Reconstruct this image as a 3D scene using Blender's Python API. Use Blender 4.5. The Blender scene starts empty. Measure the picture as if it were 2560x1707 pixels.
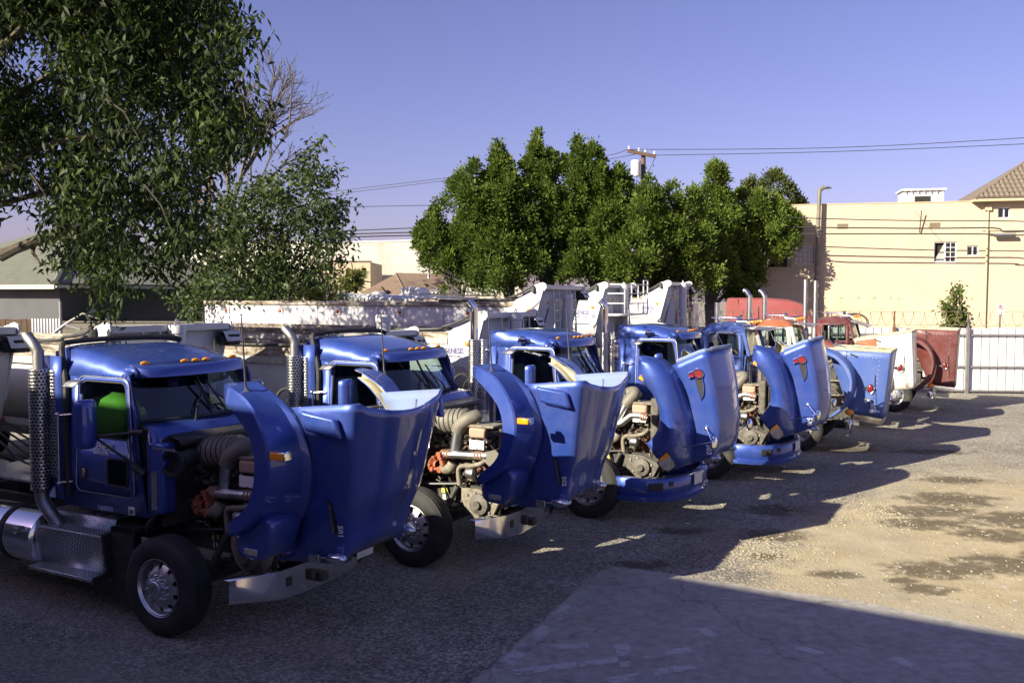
import bpy, bmesh, math, random
import numpy as np
from mathutils import Vector, Matrix
random.seed(7); RNG = np.random.default_rng(11)
scn = bpy.context.scene
COL = scn.collection
rad = math.radians

# ------------------------------------------------------------------ camera, sky, sun, exposure
CAM_H = 3.54; PITCH = 0.0507; ROLL = 0.0025; FPX = 2200.0
cd = bpy.data.cameras.new('camera'); cam = bpy.data.objects.new('camera', cd); COL.objects.link(cam)
cd.sensor_width = 36.0; cd.lens = FPX / 2560 * 36; cd.clip_start = 0.1; cd.clip_end = 3000
cam.matrix_world = Matrix.Translation((0, 0, CAM_H)) @ Matrix.Rotation(math.pi / 2 - PITCH, 4, 'X') @ Matrix.Rotation(ROLL, 4, 'Z')
scn.camera = cam

SUN_DIR = Vector((-4.1, -3.1, 2.53)).normalized()          # towards the sun
EL = math.asin(SUN_DIR.z); AZ = math.atan2(SUN_DIR.x, SUN_DIR.y)
world = bpy.data.worlds.new('World'); scn.world = world; world.use_nodes = True
wn = world.node_tree; wn.nodes.clear()
wo = wn.nodes.new('ShaderNodeOutputWorld'); wb = wn.nodes.new('ShaderNodeBackground'); ws = wn.nodes.new('ShaderNodeTexSky')
ws.sky_type = 'NISHITA'; ws.sun_disc = False; ws.sun_elevation = EL; ws.sun_rotation = AZ
ws.air_density = 1.0; ws.dust_density = 1.2; ws.ozone_density = 4.0; ws.altitude = 50
wm = wn.nodes.new('ShaderNodeMix'); wm.data_type = 'RGBA'; wm.blend_type = 'MULTIPLY'; wm.inputs[0].default_value = 1.0
wm.inputs[7].default_value = (1.27, 0.87, 1.12, 1)
wn.links.new(ws.outputs[0], wm.inputs[6]); wn.links.new(wm.outputs[2], wb.inputs[0]); wn.links.new(wb.outputs[0], wo.inputs[0])
wb.inputs[1].default_value = 0.052
sl = bpy.data.lights.new('sun', 'SUN'); sun = bpy.data.objects.new('sun', sl); COL.objects.link(sun)
sl.energy = 5.0; sl.angle = rad(0.5); sl.color = (1.0, 0.91, 0.70)
sun.rotation_euler = (-SUN_DIR).to_track_quat('-Z', 'Y').to_euler(); sun.location = (-30, -20, 30)
scn.view_settings.view_transform = 'Standard'; scn.view_settings.look = 'None'
scn.view_settings.exposure = 1.35; scn.view_settings.gamma = 1.0; scn.view_settings.use_curve_mapping = False
scn.cycles.max_bounces = 6; scn.cycles.diffuse_bounces = 3; scn.cycles.glossy_bounces = 3; scn.cycles.transparent_max_bounces = 12
scn.cycles.transmission_bounces = 4; scn.cycles.use_denoising = True

# ------------------------------------------------------------------ pixel -> place (photograph measured at 2352 px wide)
def ray(px, py):
    k = 2560 / 2352
    v = Vector(((px * k - 1280) / FPX, -(py * k - 853.5) / FPX, -1.0))
    return cam.matrix_world.to_3x3() @ v
def at(px, py, Y):
    d = ray(px, py); return Vector((0, 0, CAM_H)) + d * (Y / d.y)
def gnd(px, py, z=0.0):
    d = ray(px, py); return Vector((0, 0, CAM_H)) + d * ((z - CAM_H) / d.z)

# ------------------------------------------------------------------ materials
MAT = {}
def nodes(name):
    m = bpy.data.materials.new(name); m.use_nodes = True
    nt = m.node_tree; b = nt.nodes['Principled BSDF']; MAT[name] = m
    return m, nt, b
def N(nt, t, **kw):
    n = nt.nodes.new(t)
    for k, v in kw.items(): setattr(n, k, v)
    return n
def noise(nt, scale, detail=4, rough=0.6, coord='Object', stretch=None):
    tc = N(nt, 'ShaderNodeTexCoord'); nz = N(nt, 'ShaderNodeTexNoise')
    nz.inputs['Scale'].default_value = scale; nz.inputs['Detail'].default_value = detail; nz.inputs['Roughness'].default_value = rough
    src = tc.outputs[coord]
    if stretch:
        mp = N(nt, 'ShaderNodeMapping'); mp.inputs['Scale'].default_value = stretch
        nt.links.new(src, mp.inputs[0]); src = mp.outputs[0]
    nt.links.new(src, nz.inputs['Vector']); return nz
def ramp(nt, src, stops):
    r = N(nt, 'ShaderNodeValToRGB'); e = r.color_ramp.elements
    while len(e) > 1: e.remove(e[-1])
    e[0].position = stops[0][0]; e[0].color = (*stops[0][1], 1)
    for p, c in stops[1:]:
        q = e.new(p); q.color = (*c, 1)
    nt.links.new(src, r.inputs[0]); return r
def mixc(nt, fac, a, b, mode='MIX'):
    m = N(nt, 'ShaderNodeMix', data_type='RGBA', blend_type=mode)
    for i, s in ((0, fac), (6, a), (7, b)):
        if hasattr(s, 'node'): nt.links.new(s, m.inputs[i])
        elif i == 0: m.inputs[0].default_value = s
        else: m.inputs[i].default_value = (*s, 1)
    return m.outputs[2]
def bump(nt, b, h, strength=0.3, dist=0.01):
    n = N(nt, 'ShaderNodeBump'); n.inputs['Strength'].default_value = strength; n.inputs['Distance'].default_value = dist
    nt.links.new(h, n.inputs['Height']); nt.links.new(n.outputs[0], b.inputs['Normal'])
def mat(name, col, rough=0.5, metal=0.0, coat=0.0, dirt=None, dscale=3.0, damt=0.5, bmp=None, spec=0.5, vary=0.12):
    m, nt, b = nodes(name)
    b.inputs['Roughness'].default_value = rough; b.inputs['Metallic'].default_value = metal
    b.inputs['Coat Weight'].default_value = coat; b.inputs['Coat Roughness'].default_value = 0.06
    b.inputs['Specular IOR Level'].default_value = spec
    nz = noise(nt, dscale, 6, 0.65)
    dc = dirt if dirt else tuple(c * (1 - 2.2 * vary) for c in col)
    lo, hi = (0.62 - damt * 0.3, 0.78) if dirt else (0.3, 0.75)
    r = ramp(nt, nz.outputs[0], [(lo, col), (hi, dc)])
    nt.links.new(r.outputs[0], b.inputs['Base Color'])
    rr = N(nt, 'ShaderNodeMapRange'); rr.inputs[3].default_value = max(rough - 0.07, 0.03); rr.inputs[4].default_value = rough + 0.12
    nt.links.new(nz.outputs[0], rr.inputs[0]); nt.links.new(rr.outputs[0], b.inputs['Roughness'])
    if bmp:
        n2 = noise(nt, bmp[0], 5); bump(nt, b, n2.outputs[0], bmp[1], bmp[2] if len(bmp) > 2 else 0.01)
    return m
def dusty_paint(name, col, metal=0.45, rough=0.38, coat=1.0):
    m, nt, b = nodes(name)
    b.inputs['Metallic'].default_value = metal; b.inputs['Coat Weight'].default_value = coat; b.inputs['Coat Roughness'].default_value = 0.03
    nz = noise(nt, 2.2, 8, 0.7); n2 = noise(nt, 60, 2, 0.5)
    dust = ramp(nt, nz.outputs[0], [(0.40, (0, 0, 0)), (0.80, (0.22, 0.22, 0.22))])
    c = mixc(nt, dust.outputs[0], col, (0.24, 0.24, 0.27))
    c = mixc(nt, 0.10, c, n2.outputs[0], 'OVERLAY')
    nt.links.new(c, b.inputs['Base Color'])
    rr = N(nt, 'ShaderNodeMapRange'); rr.inputs[3].default_value = rough - 0.06; rr.inputs[4].default_value = rough + 0.16
    nt.links.new(nz.outputs[0], rr.inputs[0]); nt.links.new(rr.outputs[0], b.inputs['Roughness'])
    return m
dusty_paint('blue_paint', (0.028, 0.068, 0.34))
dusty_paint('old_blue_paint', (0.055, 0.105, 0.34), 0.1, 0.42, 0.3)
dusty_paint('maroon_paint', (0.105, 0.022, 0.018), 0.05, 0.45, 0.25)
dusty_paint('orange_paint', (0.34, 0.10, 0.035), 0.05, 0.42, 0.3)
dusty_paint('cream_paint', (0.66, 0.63, 0.55), 0.0, 0.4, 0.3)
dusty_paint('red_paint', (0.30, 0.075, 0.07), 0.0, 0.4, 0.3)
mat('hood_liner', (0.14, 0.20, 0.38), 0.7, dirt=(0.16, 0.15, 0.14), dscale=4)
mat('fender_liner', (0.40, 0.37, 0.27), 0.75, dirt=(0.10, 0.09, 0.07), dscale=5)
mat('white_paint', (0.56, 0.57, 0.59), 0.42, coat=0.15, dirt=(0.42, 0.40, 0.37), dscale=1.6, damt=0.2)
mat('dirty_rail', (0.62, 0.60, 0.56), 0.75, dirt=(0.10, 0.07, 0.045), dscale=3.0, damt=0.9, bmp=(30, .4))
m, nt, b = nodes('rusty_top'); nz = noise(nt, 5, 8, 0.75, stretch=(0.35, 1, 2.5))
r = ramp(nt, nz.outputs[0], [(0.3, (0.03, 0.022, 0.016)), (0.42, (0.12, 0.09, 0.065)), (0.50, (0.25, 0.215, 0.17)), (0.62, (0.48, 0.47, 0.44))])
nt.links.new(r.outputs[0], b.inputs['Base Color']); b.inputs['Roughness'].default_value = 0.85; bump(nt, b, nz.outputs[0], .5)
mat('black_rubber', (0.018, 0.018, 0.019), 0.7, dirt=(0.06, 0.055, 0.05), dscale=6)
mat('tyre_rubber', (0.017, 0.017, 0.018), 0.75, dirt=(0.05, 0.046, 0.042), dscale=4, bmp=(80, .25, .004))
mat('black_plastic', (0.02, 0.02, 0.022), 0.45, dirt=(0.05, .05, .05))
mat('grey_plastic', (0.13, 0.122, 0.105), 0.6, dirt=(0.21, 0.19, 0.145), dscale=5)
mat('chassis_black', (0.022, 0.021, 0.02), 0.6, dirt=(0.09, 0.08, 0.065), dscale=5, damt=.8)
mat('chrome', (0.82, 0.82, 0.83), 0.10, 1.0, dirt=(0.45, 0.43, 0.4), dscale=3, damt=.1)
mat('worn_chrome', (0.62, 0.62, 0.62), 0.28, 1.0, dirt=(0.22, 0.19, 0.16), dscale=5)
mat('aluminium', (0.66, 0.66, 0.68), 0.34, 1.0, dirt=(0.3, 0.29, 0.28), dscale=6)
mat('dull_steel', (0.38, 0.38, 0.39), 0.45, 1.0, dirt=(0.16, 0.13, 0.1), dscale=6)
mat('engine_red', (0.20, 0.048, 0.025), 0.65, dirt=(0.05, 0.035, 0.03), dscale=9, damt=.9)
mat('turbo_rust', (0.36, 0.10, 0.045), 0.7, dirt=(0.12, 0.06, 0.04), dscale=14, damt=.6)
mat('engine_dark', (0.05, 0.048, 0.045), 0.6, dirt=(0.16, 0.14, 0.11), dscale=12, damt=.9)
mat('engine_tan', (0.22, 0.195, 0.15), 0.65, dirt=(0.06, 0.05, 0.038), dscale=10, damt=.7)
mat('copper_hose', (0.35, 0.20, 0.13), 0.5, dirt=(0.15, .09, .06), dscale=20)
mat('reservoir_plastic', (0.36, 0.22, 0.16), 0.6, dirt=(0.30, 0.25, 0.2), dscale=5)
mat('white_plastic', (0.75, 0.75, 0.73), 0.5)
mat('seat_fabric', (0.06, 0.06, 0.065), 0.9)
mat('seat_grey', (0.24, 0.27, 0.27), 0.9)
mat('cab_lining', (0.09, 0.09, 0.095), 0.85)
mat('hi_vis', (0.075, 0.25, 0.015), 0.8)
mat('sticker_white', (0.75, 0.75, 0.72), 0.6)
mat('sticker_yellow', (0.6, 0.55, 0.08), 0.6)
mat('letter_white', (0.72, 0.74, 0.8), 0.5, vary=.02)
mat('letter_pale', (0.36, 0.46, 0.68), 0.5, vary=.02)
mat('letter_navy', (0.035, 0.03, 0.17), 0.5, vary=.02)
mat('letter_black', (0.02, 0.02, 0.02), 0.5, vary=.02)
mat('letter_red', (0.45, 0.03, 0.025), 0.5, vary=.02)
mat('badge_grey', (0.15, 0.16, 0.2), 0.4)
mat('badge_red', (0.16, 0.008, 0.012), 0.3, coat=.4)
mat('mesh_grille', (0.02, 0.02, 0.02), 0.6)
mat('reflector_red', (0.5, 0.03, 0.02), 0.35)
for nm, c in (('amber_lens', (0.75, 0.27, 0.01)), ('red_lens', (0.42, 0.07, 0.02))):
    m, nt, b = nodes(nm); b.inputs['Base Color'].default_value = (*c, 1); b.inputs['Roughness'].default_value = 0.22; b.inputs['Coat Weight'].default_value = .5
mat('lamp_clear', (0.36, 0.35, 0.31), 0.15, coat=.6, dirt=(0.18, 0.17, 0.15), dscale=12)
def glass(name, tint, op):
    m = bpy.data.materials.new(name); m.use_nodes = True; MAT[name] = m; nt = m.node_tree; nt.nodes.clear()
    o = N(nt, 'ShaderNodeOutputMaterial'); mx = N(nt, 'ShaderNodeMixShader'); t = N(nt, 'ShaderNodeBsdfTransparent'); g = N(nt, 'ShaderNodeBsdfGlossy')
    lw = N(nt, 'ShaderNodeLayerWeight'); lw.inputs[0].default_value = .5; fr = N(nt, 'ShaderNodeMath', operation='POWER'); nt.links.new(lw.outputs['Facing'], fr.inputs[0]); fr.inputs[1].default_value = 4.0
    ad = N(nt, 'ShaderNodeMath', operation='ADD'); ad.inputs[1].default_value = op; nt.links.new(fr.outputs[0], ad.inputs[0])
    t.inputs[0].default_value = (*tint, 1); g.inputs[0].default_value = (0.9, 0.95, 1, 1); g.inputs['Roughness'].default_value = 0.03
    nt.links.new(ad.outputs[0], mx.inputs[0]); nt.links.new(t.outputs[0], mx.inputs[1]); nt.links.new(g.outputs[0], mx.inputs[2]); nt.links.new(mx.outputs[0], o.inputs[0])
glass('cab_glass', (0.60, 0.70, 0.66), 0.035)
glass('dark_glass', (0.22, 0.25, 0.25), 0.0)
glass('screen_glass', (0.50, 0.58, 0.60), 0.10)
glass('house_glass', (0.10, 0.12, 0.12), 0.10)
# diamond plate
m, nt, b = nodes('tread_plate'); b.inputs['Metallic'].default_value = 1.0; b.inputs['Roughness'].default_value = 0.34
tc = N(nt, 'ShaderNodeTexCoord'); mp = N(nt, 'ShaderNodeMapping'); mp.inputs['Rotation'].default_value = (0.6, 0.5, 0.785); mp.inputs['Scale'].default_value = (1, 1, 1)
vo = N(nt, 'ShaderNodeTexVoronoi'); vo.inputs['Scale'].default_value = 34; vo.inputs['Randomness'].default_value = 0.12
nt.links.new(tc.outputs['Object'], mp.inputs[0]); nt.links.new(mp.outputs[0], vo.inputs['Vector'])
r = ramp(nt, vo.outputs[0], [(0.22, (1, 1, 1)), (0.42, (0, 0, 0))]); bump(nt, b, r.outputs[0], 1.0, 0.012)
r2 = ramp(nt, vo.outputs[0], [(0.2, (0.66, 0.66, 0.68)), (0.5, (0.38, 0.38, 0.40))]); nt.links.new(r2.outputs[0], b.inputs['Base Color'])

# ------------------------------------------------------------------ mesh builder
class MB:
    def __init__(s): s.v = []; s.f = []
    def add(s, vs, fs):
        o = len(s.v); s.v += [tuple(p) for p in vs]; s.f += [tuple(i + o for i in f) for f in fs]; return s
    def box(s, x0, x1, y0, y1, z0, z1):
        return s.add([(x0, y0, z0), (x1, y0, z0), (x1, y1, z0), (x0, y1, z0), (x0, y0, z1), (x1, y0, z1), (x1, y1, z1), (x0, y1, z1)],
                     [(0, 3, 2, 1), (4, 5, 6, 7), (0, 1, 5, 4), (1, 2, 6, 5), (2, 3, 7, 6), (3, 0, 4, 7)])
    def beam(s, p0, p1, w, h):
        p0 = Vector(p0); p1 = Vector(p1); d = (p1 - p0).normalized()
        u = d.cross(Vector((0, 0, 1)));
        if u.length < 1e-3: u = Vector((1, 0, 0))
        u.normalize(); n = u.cross(d); a = u * w / 2; c = n * h / 2
        vs = [p + sa * a + sc * c for p in (p0, p1) for sa, sc in ((-1, -1), (1, -1), (1, 1), (-1, 1))]
        return s.add(vs, [(0, 1, 2, 3), (7, 6, 5, 4), (0, 4, 5, 1), (1, 5, 6, 2), (2, 6, 7, 3), (3, 7, 4, 0)])
    def ext(s, poly, vec):
        n = len(poly); vec = Vector(vec); a = [Vector(p) for p in poly]; b = [p + vec for p in a]
        return s.add(a + b, [tuple(range(n))[::-1], tuple(range(n, 2 * n))] + [(i, (i + 1) % n, n + (i + 1) % n, n + i) for i in range(n)])
    def xz(s, pts, y0, y1): return s.ext([(x, y0, z) for x, z in pts], (0, y1 - y0, 0))
    def yz(s, pts, x0, x1): return s.ext([(x0, y, z) for y, z in pts], (x1 - x0, 0, 0))
    def tube(s, pts, r, n=8, cap=True):
        pts = [Vector(p) for p in pts]; k = len(pts); rs = r if isinstance(r, (list, tuple)) else [r] * k
        up = None; vs = []; fs = []
        for i, p in enumerate(pts):
            d = (pts[min(i + 1, k - 1)] - pts[max(i - 1, 0)]).normalized()
            if up is None:
                up = Vector((0, 0, 1)) if abs(d.z) < 0.9 else Vector((1, 0, 0))
            up = (up - d * up.dot(d)).normalized(); w = d.cross(up)
            for j in range(n):
                a = 2 * math.pi * j / n; vs.append(p + (up * math.cos(a) + w * math.sin(a)) * rs[i])
        for i in range(k - 1):
            for j in range(n):
                fs.append((i * n + j, i * n + (j + 1) % n, (i + 1) * n + (j + 1) % n, (i + 1) * n + j))
        if cap: fs += [tuple(range(n))[::-1], tuple(range((k - 1) * n, k * n))]
        return s.add(vs, fs)
    def cyl(s, p0, p1, r0, r1=None, n=16, cap=True): return s.tube([p0, p1], [r0, r0 if r1 is None else r1], n, cap)
    def lathe(s, prof, org, axis, n=24, cap=False):
        org = Vector(org); axis = Vector(axis).normalized(); u = axis.orthogonal().normalized(); w = axis.cross(u); k = len(prof)
        vs = [org + axis * h + (u * math.cos(2 * math.pi * j / n) + w * math.sin(2 * math.pi * j / n)) * r for r, h in prof for j in range(n)]
        fs = [(i * n + j, i * n + (j + 1) % n, (i + 1) * n + (j + 1) % n, (i + 1) * n + j) for i in range(k - 1) for j in range(n)]
        if cap: fs += [tuple(range(n))[::-1], tuple(range((k - 1) * n, k * n))]
        return s.add(vs, fs)
    def sph(s, c, r, nu=12, nv=8):
        r = (r, r, r) if not isinstance(r, (list, tuple)) else r
        vs = []; fs = []
        for i in range(nv + 1):
            t = math.pi * i / nv
            for j in range(nu):
                a = 2 * math.pi * j / nu; vs.append((c[0] + r[0] * math.sin(t) * math.cos(a), c[1] + r[1] * math.sin(t) * math.sin(a), c[2] + r[2] * math.cos(t)))
        for i in range(nv):
            for j in range(nu): fs.append((i * nu + j, (i + 1) * nu + j, (i + 1) * nu + (j + 1) % nu, i * nu + (j + 1) % nu))
        return s.add(vs, fs)
    def loft(s, rows, closed=False):
        n = len(rows[0]); vs = [p for r in rows for p in r]; m = n if closed else n - 1
        return s.add(vs, [(i * n + j, i * n + (j + 1) % n, (i + 1) * n + (j + 1) % n, (i + 1) * n + j) for i in range(len(rows) - 1) for j in range(m)])
    def quad(s, a, b, c, d): return s.add([a, b, c, d], [(0, 1, 2, 3)])
    def poly(s, pts): return s.add(pts, [tuple(range(len(pts)))])
    def mirror(s):
        o = len(s.v); s.v += [(x, -y, z) for x, y, z in s.v]; s.f += [tuple(i + o for i in f[::-1]) for f in s.f]; return s
    def flip(s):
        r = MB(); r.v = [(x, -y, z) for x, y, z in s.v]; r.f = [f[::-1] for f in s.f]; return r
    def xf(s, M):
        s.v = [tuple(M @ Vector(p)) for p in s.v]; return s
    def mesh(s, name, smooth=38, merge=True):
        me = bpy.data.meshes.new(name); me.from_pydata(s.v, [], s.f)
        bm = bmesh.new(); bm.from_mesh(me)
        if merge: bmesh.ops.remove_doubles(bm, verts=bm.verts, dist=1e-5)
        bmesh.ops.recalc_face_normals(bm, faces=bm.faces); bm.to_mesh(me); bm.free()
        if smooth:
            me.shade_smooth(); me.set_sharp_from_angle(angle=rad(smooth))
        return me
def islands(mb):
    p = list(range(len(mb.v)))
    def find(a):
        while p[a] != a: p[a] = p[p[a]]; a = p[a]
        return a
    for f in mb.f:
        for i in f[1:]: p[find(i)] = find(f[0])
    out = {}
    for f in mb.f: out.setdefault(find(f[0]), []).append(f)
    res = []
    for fs in out.values():
        ids = sorted({i for f in fs for i in f}); mp = {i: k for k, i in enumerate(ids)}
        q = MB(); q.v = [mb.v[i] for i in ids]; q.f = [tuple(mp[i] for i in f) for f in fs]; res.append(q)
    return res
APART = {'brace_rod', 'cab_extender', 'charge_hose', 'cowl_strip', 'pillar', 'shock_absorber'}
def part(name, mb, mt, parent=None, smooth=38, bev=0, solid=0, inner=None, sub=0, label=None, kind=None):
    if name in APART:
        q = islands(mb)
        if len(q) > 1:
            for m_ in q[1:]: part(name, m_, mt, parent, smooth, bev, solid, inner, sub, label, kind)
            mb = q[0]
    if name in ('lug_nuts', 'bolts', 'rivets', 'screw'): kind = 'stuff'
    me = mb.mesh(name, smooth); me.materials.append(MAT[mt])
    o = bpy.data.objects.new(name, me); COL.objects.link(o)
    if parent is not None: o.parent = parent
    if sub:
        md = o.modifiers.new('sub', 'SUBSURF'); md.levels = md.render_levels = sub
    if solid:
        md = o.modifiers.new('solid', 'SOLIDIFY'); md.thickness = solid; md.offset = -1
        if inner: me.materials.append(MAT[inner]); md.material_offset = 1; md.material_offset_rim = 0
    if bev:
        md = o.modifiers.new('bevel', 'BEVEL'); md.width = bev; md.segments = 2; md.limit_method = 'ANGLE'; md.angle_limit = rad(35)
    if label: o['label'] = label
    if kind: o['kind'] = kind
    return o
def thing(name, label, cat, loc=(0, 0, 0), rz=0.0, group=None):
    o = bpy.data.objects.new(name, None); COL.objects.link(o); o.location = loc; o.rotation_euler = (0, 0, rz); o.empty_display_size = .2
    o['label'] = label; o['category'] = cat
    if group: o['group'] = group
    return o
def tag(o, label=None, cat=None, group=None, kind=None):
    for k, v in (('label', label), ('category', cat), ('group', group), ('kind', kind)):
        if v: o[k] = v
    return o
def kids(o): return [c for c in bpy.data.objects if c.parent == o]
def copy_tree(o, parent=None):
    c = o.copy(); COL.objects.link(c); c.parent = parent
    for ch in kids(o): copy_tree(ch, c)
    return c
def text(name, body, mt, parent, org, xdir, ydir, h, width=None, depth=0.004, bold=0.0, space=1.0):
    """flat lettering centred on org, reading along xdir, letters' tops towards ydir"""
    cu = bpy.data.curves.new('lettering', 'FONT'); cu.body = body; cu.size = 1.0; cu.align_x = 'CENTER'; cu.align_y = 'CENTER'
    cu.offset = bold; cu.extrude = 0.01; cu.space_character = space; cu.resolution_u = 2
    tmp = bpy.data.objects.new('lettering', cu); COL.objects.link(tmp)
    dg = bpy.context.evaluated_depsgraph_get(); me = bpy.data.meshes.new_from_object(tmp.evaluated_get(dg))
    bpy.data.objects.remove(tmp); bpy.data.curves.remove(cu)
    xs = [v.co.x for v in me.vertices]; ys = [v.co.y for v in me.vertices]; wd = max(xs) - min(xs); cy = (max(ys) + min(ys)) / 2; cx = (max(xs) + min(xs)) / 2
    sy = h / max(max(ys) - min(ys), .01); sx = (width / wd) if width else sy
    X = Vector(xdir).normalized(); Y = Vector(ydir).normalized(); Z = X.cross(Y)
    for v in me.vertices:
        v.co = Vector(org) + X * ((v.co.x - cx) * sx) + Y * ((v.co.y - cy) * sy) + Z * (v.co.z * depth / .01)
    me.materials.clear(); me.materials.append(MAT[mt])
    for p in me.polygons: p.use_smooth = False
    o = bpy.data.objects.new(name, me); COL.objects.link(o); o.parent = parent
    return o
def smooth_path(pts, n=6):
    P = [Vector(p) for p in pts]; out = []
    for i in range(len(P) - 1):
        p0 = P[max(i - 1, 0)]; p1 = P[i]; p2 = P[i + 1]; p3 = P[min(i + 2, len(P) - 1)]
        for j in range(n):
            t = j / n; out.append(0.5 * ((2 * p1) + (-p0 + p2) * t + (2 * p0 - 5 * p1 + 4 * p2 - p3) * t * t + (-p0 + 3 * p1 - 3 * p2 + p3) * t ** 3))
    out.append(P[-1]); return out
def resample(pts, n):
    P = smooth_path(pts, 8); d = [0]
    for a, b in zip(P, P[1:]): d.append(d[-1] + (b - a).length)
    out = []; k = 0
    for i in range(n):
        t = d[-1] * i / (n - 1)
        while k < len(P) - 2 and d[k + 1] < t: k += 1
        u = (t - d[k]) / max(d[k + 1] - d[k], 1e-9); out.append(P[k].lerp(P[k + 1], min(u, 1)))
    return out

# ================================================================== setting: ground, slab, street
def ground_material():
    m, nt, b = nodes('yard_ground'); L = nt.links
    tc = N(nt, 'ShaderNodeTexCoord'); sep = N(nt, 'ShaderNodeSeparateXYZ'); L.new(tc.outputs['Object'], sep.inputs[0])
    def nz(scale, detail=5, rough=.6):
        n = N(nt, 'ShaderNodeTexNoise'); n.inputs['Scale'].default_value = scale; n.inputs['Detail'].default_value = detail; n.inputs['Roughness'].default_value = rough
        L.new(tc.outputs['Object'], n.inputs['Vector']); return n.outputs[0]
    def math_(op, a, b_):
        n = N(nt, 'ShaderNodeMath', operation=op)
        for i, s in enumerate((a, b_)):
            if hasattr(s, 'node'): L.new(s, n.inputs[i])
            else: n.inputs[i].default_value = s
        return n.outputs[0]
    def sstep(x, lo, hi):
        n = N(nt, 'ShaderNodeMapRange', interpolation_type='SMOOTHSTEP'); n.inputs[1].default_value = lo; n.inputs[2].default_value = hi; L.new(x, n.inputs[0]); return n.outputs[0]
    X, Y = sep.outputs[0], sep.outputs[1]
    wob = nz(0.55, 6, .65); wob2 = nz(2.6, 5, .7)
    # dirt lies right of the parked row, loose gravel under and in front of the trucks
    side = math_('ADD', math_('MULTIPLY', X, 0.80), math_('MULTIPLY', Y, -0.60))     # > -3.6 : out in the yard
    side = math_('ADD', side, math_('MULTIPLY', math_('SUBTRACT', wob, .5), 4.2)); side = math_('ADD', side, math_('MULTIPLY', math_('SUBTRACT', wob2, .5), 1.6))
    dirt_m = math_('MULTIPLY', sstep(side, -5.0, -3.6), math_('SUBTRACT', 1.0, sstep(math_('ADD', Y, math_('MULTIPLY', wob2, 4.0)), 17.0, 22.0)))
    vo = N(nt, 'ShaderNodeTexVoronoi'); vo.inputs['Scale'].default_value = 34; L.new(tc.outputs['Object'], vo.inputs['Vector'])
    vo2 = N(nt, 'ShaderNodeTexVoronoi'); vo2.inputs['Scale'].default_value = 15; L.new(tc.outputs['Object'], vo2.inputs['Vector'])
    sv = N(nt, 'ShaderNodeSeparateColor'); L.new(vo.outputs['Color'], sv.inputs[0])
    sv2 = N(nt, 'ShaderNodeSeparateColor'); L.new(vo2.outputs['Color'], sv2.inputs[0])
    stone = ramp(nt, sv.outputs[0], [(0.0, (0.14, 0.13, 0.118)), (.35, (0.235, 0.22, 0.195)), (.7, (0.34, 0.32, 0.275)), (1.0, (0.52, 0.49, 0.43))]).outputs[0]
    patch = ramp(nt, wob, [(.35, (0.66, 0.64, .62)), (.62, (1, 1, 1))]).outputs[0]
    gravel = mixc(nt, 1.0, stone, patch, 'MULTIPLY')
    dirtc = ramp(nt, nz(1.1, 9, .72), [(.3, (0.28, 0.23, 0.145)), (.5, (0.37, 0.31, 0.20)), (.7, (0.45, 0.385, 0.26))]).outputs[0]
    peb = math_('GREATER_THAN', sv2.outputs[1], .97); pc = mixc(nt, sv2.outputs[0], (0.28, 0.25, 0.19), (0.46, 0.42, 0.33))
    peb2 = math_('GREATER_THAN', sv.outputs[1], .97); dirtc = mixc(nt, peb2, dirtc, stone); dirtc = mixc(nt, peb, dirtc, pc)
    col = mixc(nt, dirt_m, gravel, dirtc)
    # grey fine dust blown over the gravel
    dust = math_('MULTIPLY', sstep(nz(.32, 4, .6), .46, .66), 0.55); col = mixc(nt, dust, col, (0.30, 0.27, 0.21))
    # oil and water stains
    total = None
    for sx, sy, rx, ry in ((7.76, 15.36, .75, .5), (6.9, 14.45, .8, .34), (6.5, 13.65, .62, .33), (4.13, 11.12, .30, .16), (5.55, 11.3, .62, .34), (6.6, 11.55, .75, .4), (8.1, 13.9, .8, .5), (3.5, 11.9, .2, .14),
                           (7.3, 13.0, .6, .34), (4.4, 14.5, .5, .34), (3.88, 13.0, .45, .3), (1.75, 11.5, .36, .16), (5.2, 18.1, .6, .4), (7.66, 20.4, .7, .4), (9.66, 20.1, .8, .3), (8.6, 17.0, .6, .3), (5.05, 10.55, .3, .18), (7.6, 12.0, .5, .3), (2.6, 13.2, .35, .2), (4.9, 10.9, .2, .12)):
        ex = math_('DIVIDE', math_('SUBTRACT', X, sx), rx * 1.3); ey = math_('DIVIDE', math_('SUBTRACT', Y, sy), ry * 1.3)
        d = math_('SUBTRACT', 1.0, math_('ADD', math_('MULTIPLY', ex, ex), math_('MULTIPLY', ey, ey)))
        total = d if total is None else math_('MAXIMUM', total, d)
    st = math_('ADD', total, math_('MULTIPLY', math_('SUBTRACT', nz(3.4, 8, .75), .52), 4.6))
    stm = math_('MULTIPLY', sstep(st, -.35, .8), .82); stm = math_('MULTIPLY', stm, math_('SUBTRACT', 1.0, math_('MULTIPLY', peb, .8)))
    col = mixc(nt, stm, col, (0.075, 0.06, 0.04))
    L.new(col, b.inputs['Base Color']); b.inputs['Roughness'].default_value = .92; b.inputs['Specular IOR Level'].default_value = .2
    h = math_('ADD', math_('MULTIPLY', vo.outputs[0], -.5), math_('MULTIPLY', nz(60, 4, .7), .35)); h = math_('MULTIPLY', h, math_('SUBTRACT', 1.15, math_('MULTIPLY', dirt_m, .75)))
    h = math_('ADD', h, math_('MULTIPLY', wob2, .5)); bump(nt, b, h, .85, .03)
ground_material()
gm = MB(); xs = list(np.linspace(-250, 250, 60)); ys = list(np.linspace(-60, 700, 60))
gm.loft([[(x, y, 0.0) for x in xs] for y in ys]); g = part('ground', gm, 'yard_ground', smooth=0); g['kind'] = 'structure'

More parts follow.
